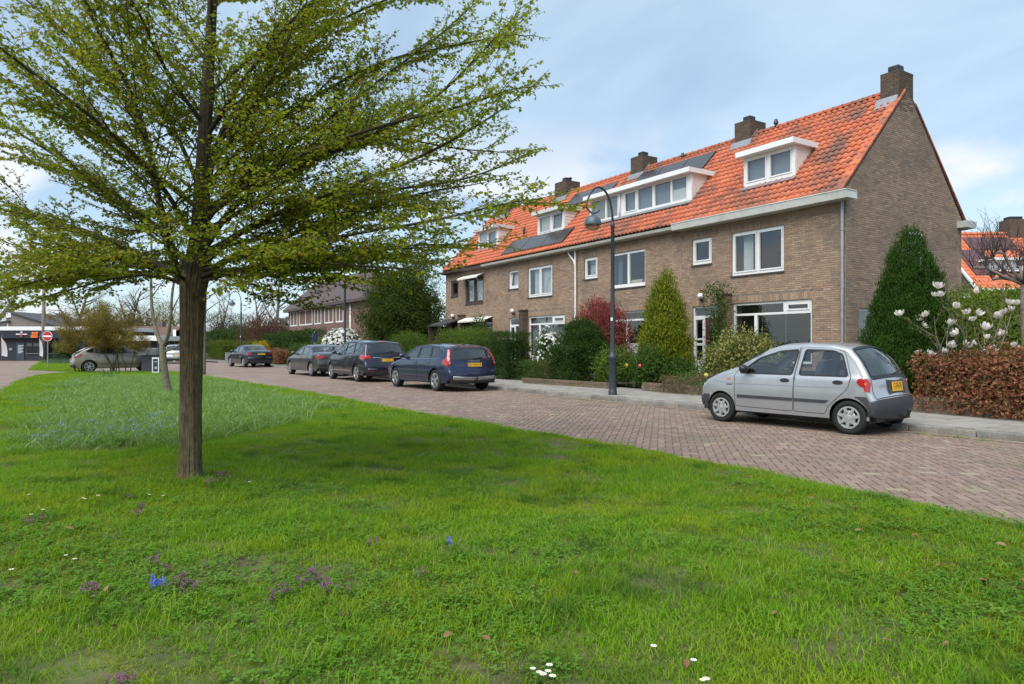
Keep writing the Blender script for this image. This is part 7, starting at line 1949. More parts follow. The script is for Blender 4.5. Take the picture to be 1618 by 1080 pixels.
def bare_tree(label, x, y, h, r, m, seed, levels=3, spread=.65, nchild=(9, 6, 4), cat='tree', lean=(0, 0, 1), tw=None, name='bare_tree', fuzz=None, trunk=.25, ratio=(.5, .45, .45)):
    rs = np.random.RandomState(seed); t = thing(name, label, cat, (x, y, 0.0)); acc = [MB(), MB(), MB(), MB()]; tips = []
    grow((0, 0, 0), lean, h * .8, r, levels, rs, acc, tips, spread, .10, nchild, .10, ratio, trunk, (8, 5, 3, 3))
    acc[0].build('trunk', m, t, smooth=True)
    b = MB()
    for q in acc[1:]: b.add(q.v, q.f)
    b.build('branches', tw or m, t, smooth=True)
    if fuzz:
        fm, cnt, L, Wd = fuzz; P = []
        hi = [p for p, l in tips if l >= levels - 1]
        for i in range(cnt):
            p = hi[rs.randint(len(hi))]; q = rs.rand() * (len(p) - 1); a = int(q); P.append(p[a].lerp(p[min(a + 1, len(p) - 1)], q - a) + Vector(rs.randn(3)) * .03)
        P = np.array([tuple(p) for p in P]); V, F = leaf_quads(P, rdir(cnt, rs), rdir(cnt, rs), L * (.6 + .8 * rs.rand(cnt)), Wd * (.6 + .8 * rs.rand(cnt)), rs)
        link('crown', mesh_np('crown', V, F, fm, rnd=np.repeat(rs.rand(cnt), 4)), t)
    return t
# magnolia with white flowers, pollard tree and green shrub by the end gable
Ym, tm2 = colx(1548, 15.2)
rs = np.random.RandomState(61)
t = thing('magnolia', 'magnolia with large white flowers above the copper beech hedge', 'tree', (15.2, Ym, .12)); acc = [MB(), MB(), MB()]; tips = []
for i in range(9):
    a = i * .7 + rs.rand() * .4
    grow((0.05 * math.cos(a), .05 * math.sin(a), 0), (math.cos(a) * .75, math.sin(a) * .85, 1.15), 1.9 + rs.rand() * .6, .028, 2, rs, acc, tips, .5, .12, (5, 3), .10, (.42, .45), .35, (6, 4, 3))
b = MB()
for q in acc: b.add(q.v, q.f)
b.build('branches', GREYB, t, smooth=True)
fin = [p for p, l in tips if l >= 1]
P = []
for i in range(900):
    p = fin[rs.randint(len(fin))]; q = rs.rand() * (len(p) - 1); a = int(q); P.append(tuple(p[a].lerp(p[min(a + 1, len(p) - 1)], q - a)))
P = np.array(P); k = len(P); D = rdir(k, rs); D[:, 2] += .7
V, F = leaf_quads(P, D, rdir(k, rs), .05 + .03 * rs.rand(k), .02 + .015 * rs.rand(k), rs); link('leaves', mesh_np('leaves', V, F, leafm('magnolia_leaf', [(.14, .15, .03), (.20, .19, .04), (.10, .13, .025)]), rnd=np.repeat(rs.rand(k), 4)), t)['kind'] = 'stuff'
mf = MB()
for j in range(8):
    a = j * .785; c_, s_ = math.cos(a), math.sin(a); o_ = .012 if j % 2 else 0.0
    pt = lambda r, wd, z: (c_ * r - s_ * wd, s_ * r + c_ * wd, z)
    mf.add([pt(.006, 0, 0), pt(.034 + o_, .020, .022), pt(.044 + o_ * 2, .026, .055), pt(.040 + o_ * 3, .012, .088), pt(.040 + o_ * 3, -.012, .088), pt(.044 + o_ * 2, -.026, .055), pt(.034 + o_, -.020, .022)], [(0, 1, 6), (1, 2, 5, 6), (2, 3, 4, 5)])
fme = mf.mesh('flower', mat('magnolia_petal', (.72, .66, .60), .5, transl=.3), smooth=True, fix=False)
ends = [p for p, l in tips if 0 < l]
rs.shuffle(ends) if False else None
idx = rs.permutation(len(ends))[:44]
for i in idx:
    p = ends[i][-1]; o = link('flower', fme, t, tuple(p)); o.rotation_euler = (rs.randn() * .5, rs.randn() * .5, rs.rand() * 6.28); s_ = .85 + .55 * rs.rand(); o.scale = (s_, s_, s_)
y_, t_ = colx(1560, 18.3)
bush('lime_shrub', 'tall bright yellow green shrub behind the magnolia', 'shrub', (18.6, y_), (1.1, 1.7, hgt(462, t_) - .1), 13000, (.08, .04), LIME, 'dome', .15, 1.8, up=.5, seed=62)
y_, t_ = colx(1636, 17.2)
y_, t_ = colx(1619, 16.6)
rs = np.random.RandomState(63); t = thing('pollard_tree', 'gnarled pollarded tree with bare upright shoots at the edge of the garden', 'tree', (16.6, y_, .12)); acc = [MB(), MB(), MB()]
acc[0].tube([(0, 0, 0), (.03, 0, .9), (0, .02, hgt(455, t_) - .3), (0, 0, hgt(440, t_))], [.075, .06, .065, .05], 9)
zt = hgt(440, t_); kn = []
for a, L, dz in ((R(123), .9, .15), (R(100), .75, .4), (R(140), .55, .45), (R(-60), .8, .3), (R(30), .7, .2), (R(118), .55, -.1), (R(200), .6, .25)):
    p = [(0, 0, zt - .25), (.4 * L * math.cos(a), .4 * L * math.sin(a), zt - .1 + dz * .3), (.75 * L * math.cos(a) + .03, .75 * L * math.sin(a), zt + dz * .9), (L * math.cos(a), L * math.sin(a), zt + dz)]
    acc[0].tube(p, [.042, .03, .028, .038], 7); kn.append(p[-1]); kn.append(p[2])
for p in kn:
    for i in range(9):
        d = (rs.randn() * .45, rs.randn() * .45, 1.0 + .3 * rs.rand()); tips = []
        grow(p, d, .35 + .65 * rs.rand(), .010, 1, rs, [acc[1], acc[1]], tips, .7, .05, (3,), .18, (.4,), .3, (4, 3))
acc[0].build('trunk', mat('plane_bark', (.17, .14, .12), .9, var=.3, scale=9, bump=.5, bscale=30), t, smooth=True); acc[1].build('shoots', mat('dark_twig', (.07, .05, .042), .9), t, smooth=True)
# far trees
bt = [('broad bare tree with pale bark between the two hedges', 434, 19.5, 396, .36, GREYB, 71, .8), ('slim bare tree left of the pale barked tree', 404, 24.0, 410, .26, TWIG, 72, .6), ('bare tree above the clipped hedge near the farthest lamp post', 350, 21.0, 430, .25, TWIG, 73, .7),
      ('bare brown tree right of the big trunk in the distance', 336, 30.0, 455, .25, TWIG, 74, .7), ('tall bare tree behind the brown far house', 560, 33.0, 395, .3, TWIG, 75, .7), ('upright bare tree behind the far house gable', 486, 36.0, 420, .26, TWIG, 76, .6)]
for lb, px, X, top, r, m_, sd, sp in bt:
    y_, t_ = colx(px, X); bare_tree(lb, X, y_, hgt(top, t_), r * .8, m_, sd, 3, sp)
for lb, px, dist, top, r, sd in (('large spreading bare tree at the left edge behind the shop', 8, 72, 300, .45, 81), ('bare tree rising over the right half of the black shop', 120, 76, 420, .3, 82), ('bare tree behind the carport seen through the brown shrub', 200, 84, 430, .3, 83), ('hazy bare tree left of the slim young tree', 232, 88, 440, .25, 84), ('bare tree between the slim tree and the big trunk', 282, 92, 470, .3, 85)):
    c = camloc(px, dist); bare_tree(lb, c[0], c[1], hgt(top, dist), r, GREYB if sd == 81 else TWIG, sd, 3, .75)
for lb, px, dist, top, wd, m_, sd in (('russet leafless shrub under the pale barked tree', 418, 66, 500, 2.6, leafm('russet_twigs', [(.12, .055, .04), (.16, .08, .055), (.10, .06, .04)]), 91), ('olive budding tree behind the carport', 252, 86, 478, 3.6, OLIVE, 92), ('olive brown thicket right of the big trunk', 345, 96, 492, 4.2, leafm('brown_thicket', [(.10, .085, .05), (.13, .105, .06), (.085, .08, .045)]), 93), ('greenish thicket beyond the farthest lamp post', 385, 98, 500, 4.0, leafm('grey_thicket', [(.09, .085, .055), (.12, .11, .07), (.08, .08, .05)]), 94),
                                  ('dark green shrub at the right end of the black shop', 108, 60, 541, 1.1, YEW, 95), ('distant brown trees massed behind the grey gabled house', -30, 100, 470, 6, leafm('brown_thicket', [(.1, .085, .05)] * 3), 96), ('distant trees massed behind the black shop', 160, 104, 486, 7, leafm('grey_thicket', [(.09, .085, .055)] * 3), 97)):
    c = camloc(px, dist); bush('far_tree' if wd > 2 else 'shrub', lb, 'tree' if wd > 2 else 'shrub', c, (wd, wd, hgt(top, dist)), 7000, (.22 if wd > 2 else .1, .05), m_, 'dome', .3, 1.8, up=.7, seed=sd, depth=.9, cl=6, spread=.25 if wd > 2 else .08, stems=10, z0=0, core=False)
tl = []
rs = np.random.RandomState(99)
for i in range(90):
    a = -1.25 + 2.4 * i / 90; d_ = 130 + rs.rand() * 40; px = 809 + 1079 * math.tan(max(-1.2, min(1.1, a))); c = camloc(px, 1.0)
    cx_, cy_ = math.sin(YAW + a) * d_, math.cos(YAW + a) * d_
    hgt_ = 3.5 + rs.rand() * 3.5; n = 260
    P, O = shell_points(n, (4.5, 4.5, hgt_), 'dome', rs, .3, 1.7, .8, i); P += np.array([[cx_, cy_, 0]])
    tl.append((P, O))
P = np.concatenate([q[0] for q in tl]); O = np.concatenate([q[1] for q in tl]); k = len(P)
V, F = leaf_quads(P, rdir(k, rs), O, np.full(k, 1.6), np.full(k, 1.0), rs)
o = link('treeline', mesh_np('treeline', V, F, leafm('hazed_far_wood', [(.15, .145, .115), (.18, .165, .13), (.13, .14, .105), (.12, .145, .09)]), rnd=np.repeat(rs.rand(k), 4))); tag(o, 'far off brownish line of trees closing the horizon', 'trees', kind='stuff')  # pale leaf colours carry the haze of distance
# trees across the street behind the viewer, mirrored in the panes
for i, (x, y, h, m_) in enumerate(((-9, 20, 8.5, YEW), (-12, 12, 11, YEW))):
    bush('tall_conifer', ['dark conifer on the other side of the green', 'taller dark conifer on the other side of the green'][i], 'conifer', (x - 6, y - 8), (2.2, 2.2, h), 6000, (.3, .12), m_, 'cone', .3, 1.8, seed=110 + i, spread=.2, stems=0)
for i, (x, y, h) in enumerate(((-18, 14, 11), (-20, 24, 10), (-17, 2, 12))):
    bare_tree(['bare tree across the green by the conifers', 'bare tree across the green at the north end', 'bare tree across the green at the south end'][i], x, y, h, .3, TWIG, 120 + i, 3, .7)
# ---------------- brown budding shrub and small trees on the lawn
g = gp(172, 588.5); rs = np.random.RandomState(131)
t = thing('budding_shrub', 'wide olive brown shrub with many thin stems in front of the beige car', 'shrub', (g[0], g[1], .03)); acc = [MB(), MB(), MB()]; tips = []
ub = dep(g[0], g[1]) / 1079
for i in range(22):
    sx = rs.choice([-1.25, .25, .9], p=[.45, .3, .25]) + rs.randn() * .12; a = rs.rand() * 6.28; lean = .15 + .8 * rs.rand()
    p = (sx * CS + rs.randn() * .1, -sx * SN + rs.randn() * .1, 0)
    grow(p, (math.cos(a) * lean * .8, math.sin(a) * lean * .8, 1.0), 2.0 + rs.rand() * 1.2, .03, 2, rs, acc, tips, .55, .06, (7, 4), .10, (.42, .45), .45, (5, 3, 3))
b = MB()
for q in acc: b.add(q.v, q.f)
b.build('stems', mat('olive_bark', (.085, .065, .03), .9, var=.2, scale=10), t, smooth=True)
hi = [p for p, l in tips if l >= 1]; cnt = 42000; P = []
for i in range(cnt):
    p = hi[rs.randint(len(hi))]; q = rs.rand() * (len(p) - 1); a = int(q); P.append(tuple(p[a].lerp(p[min(a + 1, len(p) - 1)], q - a) + Vector(rs.randn(3)) * .10))
P = np.array(P); P = P[P[:, 2] > 1.0]; cnt = len(P); D = rdir(cnt, rs); D[:, 2] += .5
V, F = leaf_quads(P, D, rdir(cnt, rs), .07 * (.6 + .8 * rs.rand(cnt)), .030 * (.6 + .8 * rs.rand(cnt)), rs); link('crown', mesh_np('crown', V, F, OLIVE, rnd=np.repeat(rs.rand(cnt), 4)), t)
MOSSB = mat('mossy_bark', (.115, .10, .055), .9, var=.3, scale=9, col2=(.17, .15, .11), bump=.5, bscale=40)
def atv(px, py, d): return tuple(E0 + ray(px, py) * d)
def limbs(t, name, m, paths, base, sides=9):
    mb = MB()
    for pts, r0, r1 in paths:
        P = [Vector(p) - Vector(base) for p in pts]
        if len(P) > 3:
            for _ in range(1): 
                Q = [P[0]]
                for i in range(len(P) - 1): Q += [P[i].lerp(P[i + 1], .25), P[i].lerp(P[i + 1], .75)]
                P = Q + [P[-1]]
        mb.tube(P, [r0 + (r1 - r0) * i / (len(P) - 1) for i in range(len(P))], sides)
    return mb.build(name, m, t, smooth=True)
g = gp(266, 628); d_ = dep(g[0], g[1]); u_ = d_ / 1079
t = thing('young_tree', 'slim forked young tree leaning on the lawn left of the big trunk', 'tree', (g[0], g[1], .03))
A = lambda x, y, dd=0: atv(x, y, d_ + dd)
limbs(t, 'trunk', MOSSB, [([A(268, 629), A(262, 600), A(258, 570), A(257, 545)], 6 * u_, 4.8 * u_)], t.location)
limbs(t, 'branches', MOSSB, [([A(257, 548), A(248, 528, .1), A(241, 500, .2), A(238, 460, .3), A(240, 400, .3), A(236, 330, .4)], 4 * u_, 1.0 * u_), ([A(257, 548), A(266, 530, -.1), A(270, 500, -.2), A(271, 470, -.2), A(277, 430, -.3), A(284, 380, -.4)], 3.6 * u_, .9 * u_),
    ([A(240, 503, .2), A(222, 498, .3), A(200, 490, .5), A(172, 483, .7), A(150, 478, .9)], 1.6 * u_, .5 * u_), ([A(258, 556), A(270, 552), A(284, 545, -.1), A(297, 540, -.2)], 2.2 * u_, .8 * u_), ([A(239, 470, .3), A(252, 452, .3), A(262, 440, .3)], 1.1 * u_, .4 * u_), ([A(272, 490, -.2), A(282, 470, -.2), A(296, 452, -.2)], 1.1 * u_, .4 * u_), ([A(240, 420, .3), A(225, 395, .3), A(214, 360, .3)], 1.1 * u_, .4 * u_)], t.location, 7)
rs = np.random.RandomState(140); P = []; D = []
for (x, y, sx_, sy_, k_) in ((284, 546, 10, 6, 14), (262, 440, 18, 40, 90), (236, 400, 14, 50, 70), (180, 484, 30, 5, 25)):
    for i in range(k_): P.append(np.array(A(x + rs.randn() * sx_, y + rs.randn() * sy_, rs.randn() * .3)) - np.array(t.location))
P = np.array(P); k = len(P); D = rdir(k, rs); V, F = leaf_quads(P, D, rdir(k, rs), .07 * (.6 + .6 * rs.rand(k)), .045 * (.6 + .6 * rs.rand(k)), rs)
link('crown', mesh_np('crown', V, F, LIME, rnd=np.repeat(rs.rand(k), 4)), t)
g = gp(321, 591.5); d2 = dep(g[0], g[1]); u2 = d2 / 1079; A2 = lambda x, y, dd=0: atv(x, y, d2 + dd)
t = thing('young_tree', 'straight thin tree half hidden behind the right edge of the big trunk', 'tree', (g[0], g[1], .02))
limbs(t, 'trunk', MOSSB, [([A2(321, 592), A2(322, 560), A2(322, 520), A2(324, 470), A2(326, 430), A2(330, 380)], 4.2 * u2, 1.4 * u2)], t.location)
pth = []
for i in range(16):
    y_ = 520 - i * 9; s_ = 1 if i % 2 else -1; L_ = 40 - i * .8
    pth.append(([A2(323, y_), A2(323 + s_ * L_ * .5, y_ - 14, rs.randn() * .5), A2(323 + s_ * L_ * 1.1, y_ - 18 - rs.rand() * 14, rs.randn())], 1.0 * u2, .3 * u2))
limbs(t, 'branches', MOSSB, pth, t.location, 5)
# ---------------- the big tree
rs = np.random.RandomState(200)
g = gp(300.5, 759); TB = Vector((g[0], g[1], 0.0)); TD = dep(g[0], g[1]); TU = TD / 1079
tree = thing('spring_tree', 'large spreading tree in fresh spring leaf on the lawn', 'tree', TB)
def TA(px, py, dd=0.0): return Vector(atv(px, py, TD + dd)) - TB
# trunk: ridged bark
nr, ns = 90, 132
V = []
cen = [(300.5, 763, 22.0), (300.2, 755, 18.4), (300, 742, 16.4), (300.5, 700, 15.9), (301, 640, 15.9), (302, 580, 16.4), (303, 520, 17.2), (304, 470, 18.4), (306, 447, 20.5), (310, 425, 23), (314, 400, 17), (317, 360, 13.8), (319, 300, 12.0), (322, 240, 10.6), (325, 180, 9.6), (330, 100, 8.2), (335, 20, 7.0), (338, -60, 6.8), (338, -160, 5.0), (334, -260, 3.0), (330, -330, 1.0)]
cy = np.array([c[1] for c in cen]); ys = np.r_[np.linspace(762, 400, 64), np.linspace(394, -330, 60)]
cxs = np.interp(-ys, -cy, [c[0] for c in cen]); crs = np.interp(-ys, -cy, [c[2] for c in cen])
axis = np.array([tuple(TA(x, y)) for x, y in zip(cxs, ys)]); axis[0, 2] = -.05
rad = crs * TU
th = np.linspace(0, 2 * np.pi, ns, endpoint=False)
for i in range(len(ys)):
    z = axis[i, 2]
    fl = np.clip((.28 - z) / .28, 0, 1) ** 2
    rn = 1 + .05 * (vnoise(th * 4.2 + 10, np.full(ns, z * 1.4), 1.6, 1) - .5) * 2 + .055 * (vnoise(np.sin(th) * 7 + 20, np.cos(th) * 7 + z * .8 + 20, 1.5, 4) - .5) * 2 + .028 * (np.abs(vnoise(np.sin(th) * 15 + 40, np.cos(th) * 15 + z * 4.5 + 40, 1.3, 7) - .5) * 4 - 1) + fl * .10 * np.maximum(0, np.sin(th * 5 + 1))
    rr = rad[i] * rn * (1 + .08 * fl)
    V.append(np.c_[axis[i, 0] + rr * np.cos(th), axis[i, 1] + rr * np.sin(th), np.full(ns, z)])
V = np.concatenate(V); k = len(ys)
i0 = (np.arange(k - 1)[:, None] * ns + np.arange(ns)[None]).ravel(); i1 = (np.arange(k - 1)[:, None] * ns + (np.arange(ns)[None] + 1) % ns).ravel()
F = np.c_[i0, i1, i1 + ns, i0 + ns]
BARK = mat('tree_bark', (.130, .095, .050), .95, col2=(.050, .036, .020), scale=24, var=.3, bump=1.0, bscale=26, stretch=(1.5, 1.5, .4), patch=[((.17, .165, .125), 2.2, .56, .66, .7), ((.095, .09, .03), 1.4, .50, .64, .6)])
BARK2 = mat('limb_and_shade_bark', (.052, .040, .020), .95, col2=(.030, .023, .012), scale=12, var=.3, bump=.6, bscale=40)
link('trunk', mesh_np('trunk', V, F, [BARK, BARK2], smooth=True, midx=(V[F[:, 0], 2] > 2.15 + .25 * (vnoise(V[F[:, 0], 0] * 9, V[F[:, 0], 1] * 9, 1.5) - .5)).astype(int)), tree)  # above the fork the crown's shade is put into the darker bark
limb_mb = MB(); sec_mb = MB(); LF = []            # LF: points along leafy twigs (position, direction)
def smooth_path(P):
    for _ in range(2):
        Q = [P[0]]
        for i in range(len(P) - 1): Q += [P[i].lerp(P[i + 1], .25), P[i].lerp(P[i + 1], .75)]
        P = Q + [P[-1]]
    return P
def twig(p, d, L, r, lev):
    n = 5 if lev == 0 else 4; pts = [p]; d = d.normalized()
    for i in range(n):
        d = (d + Vector(rs.randn(3)) * .10 + Vector((0, 0, .035 if lev else .02))).normalized(); pts.append(pts[-1] + d * (L / n))
    sec_mb.tube(pts, [max(r * (1 - .75 * i / n), .0018) for i in range(n + 1)], 4 if lev == 0 else 3, False)
    LF.append((pts, lev))
    if lev < 2:
        k = int(L / (.135 if lev == 0 else .10))
        sd_ = 1
        for i in range(k):
            f = .12 + .86 * (i + .5 * rs.rand()) / max(k, 1); q = f * n; a = min(int(q), n - 1); pp = pts[a].lerp(pts[a + 1], q - a)
            dd = (pts[a + 1] - pts[a]).normalized(); sd_ = -sd_
            s_ = dd.cross(Vector((0, 0, 1))).normalized() * sd_
            nd = dd * .85 + s_ * (.55 + .25 * rs.rand()) + Vector((0, 0, .18 * rs.randn() + .05))
            l2 = L * (.46 if lev == 0 else .42) * (1.1 - .65 * f) * (.7 + .6 * rs.rand())
            if l2 > .05: twig(pp, nd, l2, max(r * .5, .002), lev + 1)
def limb(P, r0, r1, sub=.135, slen=1.15, start=.12):
    P = smooth_path(P); n = len(P) - 1
    r0 *= .88; r1 *= .7; rd = [r0 + (r1 - r0) * (i / n) ** .7 for i in range(n + 1)]
    limb_mb.tube(P, rd, 8)
    cum = [0]
    for i in range(n): cum.append(cum[-1] + (P[i + 1] - P[i]).length)
    Lt = cum[-1]; s_ = Lt * start; side = 1
    while s_ < Lt:
        i = max(j for j in range(n) if cum[j] <= s_); f = (s_ - cum[i]) / max(cum[i + 1] - cum[i], 1e-6); p = P[i].lerp(P[i + 1], f); dd = (P[i + 1] - P[i]).normalized()
        side = -side; w_ = s_ / Lt
        hor = dd.cross(Vector((0, 0, 1)))
        if hor.length < .2: hor = Vector((rs.randn(), rs.randn(), 0))
        hor = hor.normalized() * side
        hor = Matrix.Rotation(rs.randn() * .5, 3, dd) @ hor
        nd = dd * (.85 + .3 * rs.rand()) + hor * (.55 + .25 * rs.rand()); nd.z = nd.z * (.75 if p.z > 2.9 else .5) + .10 * rs.randn() + (.16 if p.z > 3.0 else 0)
        twig(p, nd, slen * (1.1 - .6 * w_) * (.6 + .7 * rs.rand()), max(.35 * (r0 + (r1 - r0) * w_), .004), 0)
        s_ += sub * (.6 + .8 * rs.rand())
    twig(P[-1], P[-1] - P[-2], slen * .45, r1, 0)
# limbs that the photograph shows one by one, with their depth along the line of sight
limb([TA(300, 452), TA(272, 428, .1), TA(211, 397, .4), TA(139, 364, .7), TA(78, 350, 1.0), TA(0, 330, 1.3), TA(-90, 300, 1.6)], 8.5 * TU, 2.5 * TU)
limb([TA(298, 462), TA(278, 428, -.1), TA(262, 361, -.2), TA(247, 300, -.35), TA(236, 236, -.4), TA(211, 155, -.5), TA(186, 105, -.6), TA(150, 40, -.8), TA(110, -60, -.9)], 9 * TU, 2.2 * TU)
limb([TA(250, 290, -.3), TA(222, 190, .1), TA(155, 97, .3), TA(97, 45, .5), TA(30, -10, .7)], 5.5 * TU, 1.6 * TU)
limb([TA(312, 448), TA(350, 412, .2), TA(400, 392, .4), TA(460, 372, .6), TA(530, 340, .9), TA(610, 318, 1.1), TA(690, 300, 1.3), TA(745, 292, 1.5)], 7.5 * TU, 1.6 * TU)
limb([TA(318, 400), TA(356, 340, -.1), TA(400, 297, -.2), TA(480, 258, -.3), TA(548, 230, -.4), TA(617, 200, -.4), TA(695, 150, -.5), TA(755, 90, -.6), TA(790, 50, -.6)], 7.5 * TU, 1.6 * TU)
limb([TA(320, 330), TA(340, 235, .2), TA(358, 189, .3), TA(411, 130, .5), TA(450, 70, .6), TA(500, 0, .8), TA(545, -80, .9)], 6.5 * TU, 2.0 * TU)
limb([TA(318, 360), TA(370, 290, .4), TA(430, 250, .7), TA(520, 190, 1.0), TA(620, 110, 1.2), TA(690, 60, 1.4), TA(745, 10, 1.5)], 6 * TU, 1.6 * TU)
limb([TA(316, 420), TA(380, 365, -.4), TA(450, 330, -.7), TA(560, 290, -.9), TA(660, 250, -1.0), TA(735, 210, -1.1), TA(785, 178, -1.1)], 6 * TU, 1.5 * TU)
limb([TA(310, 440), TA(345, 425, -.3), TA(410, 425, -.6), TA(500, 410, -.8), TA(590, 395, -.9), TA(655, 392, -1)], 5 * TU, 1.2 * TU)
limb([TA(302, 446), TA(262, 425, -.4), TA(190, 418, -.7), TA(120, 428, -.9), TA(70, 440, -1.0), TA(20, 455, -1.0)], 4.5 * TU, 1.2 * TU)
limb([TA(300, 446), TA(240, 410, .6), TA(160, 405, .9), TA(90, 415, 1.1), TA(20, 420, 1.2), TA(-60, 420, 1.3)], 4.5 * TU, 1.2 * TU)
limb([TA(296, 450), TA(240, 432, -.2), TA(180, 438, -.35), TA(120, 455, -.5), TA(75, 468, -.6)], 4 * TU, 1.0 * TU)
limb([TA(298, 450), TA(235, 428, .3), TA(170, 430, .5), TA(110, 445, .6), TA(50, 452, .7), TA(-20, 456, .8)], 4 * TU, 1.0 * TU)
limb([TA(305, 430), TA(250, 360, .5), TA(190, 310, .8), TA(110, 260, 1.0), TA(40, 215, 1.2), TA(-50, 170, 1.3)], 6 * TU, 1.8 * TU)
limb([TA(312, 390), TA(270, 310, -.5), TA(210, 240, -.9), TA(140, 180, -1.2), TA(60, 120, -1.4), TA(-20, 60, -1.6)], 5.5 * TU, 1.8 * TU)
limb([TA(320, 310), TA(280, 210, .4), TA(230, 130, .7), TA(180, 60, .9), TA(120, -20, 1.1)], 5.5 * TU, 1.8 * TU)
limb([TA(324, 220), TA(380, 130, -.3), TA(450, 40, -.5), TA(540, -40, -.7), TA(640, -100, -.8)], 5 * TU, 1.8 * TU)
limb([TA(318, 340), TA(420, 260, 1.0), TA(520, 235, 1.6), TA(620, 215, 2.0), TA(720, 235, 2.3), TA(790, 240, 2.5)], 5 * TU, 1.4 * TU)
limb([TA(316, 410), TA(400, 350, .5), TA(500, 320, .9), TA(610, 300, 1.2), TA(715, 288, 1.4), TA(780, 268, 1.5), TA(808, 255, 1.6)], 5.5 * TU, 1.3 * TU)
limb([TA(314, 430), TA(390, 400, -.4), TA(480, 385, -.8), TA(580, 365, -1.1), TA(680, 350, -1.3), TA(760, 330, -1.4), TA(815, 318, -1.4)], 5 * TU, 1.2 * TU)
limb([TA(312, 440), TA(400, 420, .3), TA(500, 400, .6), TA(600, 390, .8), TA(690, 385, .9), TA(760, 388, 1.0)], 4.5 * TU, 1.1 * TU)
limb([TA(320, 300), TA(400, 215, .6), TA(500, 150, 1.0), TA(600, 95, 1.3), TA(700, 75, 1.5), TA(775, 60, 1.6), TA(805, 55, 1.6)], 5.5 * TU, 1.4 * TU)
limb([TA(318, 350), TA(410, 275, -.5), TA(520, 225, -.9), TA(630, 190, -1.1), TA(730, 168, -1.2), TA(795, 145, -1.2)], 5.5 * TU, 1.4 * TU)
limb([TA(322, 260), TA(400, 150, .2), TA(480, 60, .4), TA(580, 10, .6), TA(690, -30, .7)], 5 * TU, 1.6 * TU)
limb([TA(314, 446), TA(390, 425, -.6), TA(480, 412, -1.0), TA(570, 420, -1.2), TA(650, 425, -1.3)], 4 * TU, 1.0 * TU)
limb([TA(316, 400), TA(420, 350, .8), TA(540, 320, 1.4), TA(650, 325, 1.8), TA(745, 340, 2.0)], 4.5 * TU, 1.1 * TU)
# the rest of the limbs, all round the stem
for i in range(11):
    f = .12 + .82 * i / 11; j = int(np.interp(f, [0, 1], [60, len(ys) - 14])); p = Vector(axis[j]); a = i * 2.39996 + .4
    el = R(30 + 28 * f); L_ = 3.3 * (1 - .55 * f)
    d = Vector((math.cos(a) * math.cos(el), math.sin(a) * math.cos(el), math.sin(el)))
    toward = -(d.x * SN + d.y * CS)
    if toward > .3: L_ *= .62
    P = [p + d * (L_ * q) + Vector((0, 0, .10 * L_ * q * q)) + Vector(rs.randn(3)) * .08 * q for q in (0, .25, .5, .75, 1)]
    limb(P, .042 * (1 - .5 * f), .010, sub=.15)
limb_mb.build('limbs', BARK2, tree, smooth=True)
sec_mb.build('twigs', BARK2, tree, smooth=True)
P = []; D = []; rv = []
for pts, lev in LF:
    L_ = sum((pts[i + 1] - pts[i]).length for i in range(len(pts) - 1)); k = max(1, int(L_ / (.030 if lev else .042)))
    for i in range(k):
        f = (i + rs.rand()) / k; q = f * (len(pts) - 1); a = min(int(q), len(pts) - 2); p = pts[a].lerp(pts[a + 1], q - a); dd = (pts[a + 1] - pts[a]).normalized(); s_ = dd.cross(Vector((0, 0, 1))) * (1 if i % 2 else -1)
        P.append(tuple(p)); D.append(tuple(dd * .5 + s_ * .7 + Vector((rs.randn() * .35, rs.randn() * .35, rs.randn() * .35 - .35)))); rv.append(rs.rand())
P = np.array(P); D = np.array(D); k = len(P)
wp = P + np.array(TB)[None]
bz = np.clip(((wp[:, 0] - TB.x) * CS - (wp[:, 1] - TB.y) * SN - 1.2) / 3 + (P[:, 2] - 3) / 8, 0, 1); rv = np.where(rs.rand(k) < bz * .75, .78 + .22 * rs.rand(k), np.array(rv) * .85)
tz = dep(wp[:, 0], wp[:, 1])
SPRL = leafm('spring_leaf_tree', [(.18, .245, .012), (.22, .29, .014), (.275, .325, .02), (.22, .27, .014), (.35, .255, .024)], transl=.58, rough=.5)
up_ = np.c_[rs.randn(k) * .5, rs.randn(k) * .5, np.ones(k)]
# rounder leaves: six points
def round_leaves(P, D, Nn, L, rs):
    D = D / np.linalg.norm(D, axis=1)[:, None]; S = np.cross(D, Nn); S /= np.maximum(np.linalg.norm(S, axis=1), 1e-9)[:, None]; U = np.cross(S, D); n = len(P); L = L[:, None]
    pts = [(0, 0, 0), (.30, .42, .10), (.72, .34, .06), (1.05, 0, -.10), (.72, -.34, .06), (.30, -.42, .10)]
    V = np.stack([P + D * L * (a + .15) + S * L * b + U * L * c for a, b, c in pts], 1).reshape(-1, 3); q = np.arange(n)[:, None] * 6
    return V, np.concatenate([q + np.array([[0, 1, 2, 3]]), q + np.array([[0, 3, 4, 5]])])
V, F = round_leaves(P, D, up_, .024 + .021 * rs.rand(k), rs)
link('crown', mesh_np('crown', V, F, SPRL, rnd=np.repeat(np.array(rv), 6)), tree)['kind'] = 'stuff'
print('TREE leaves', k, 'twig verts', len(sec_mb.v))
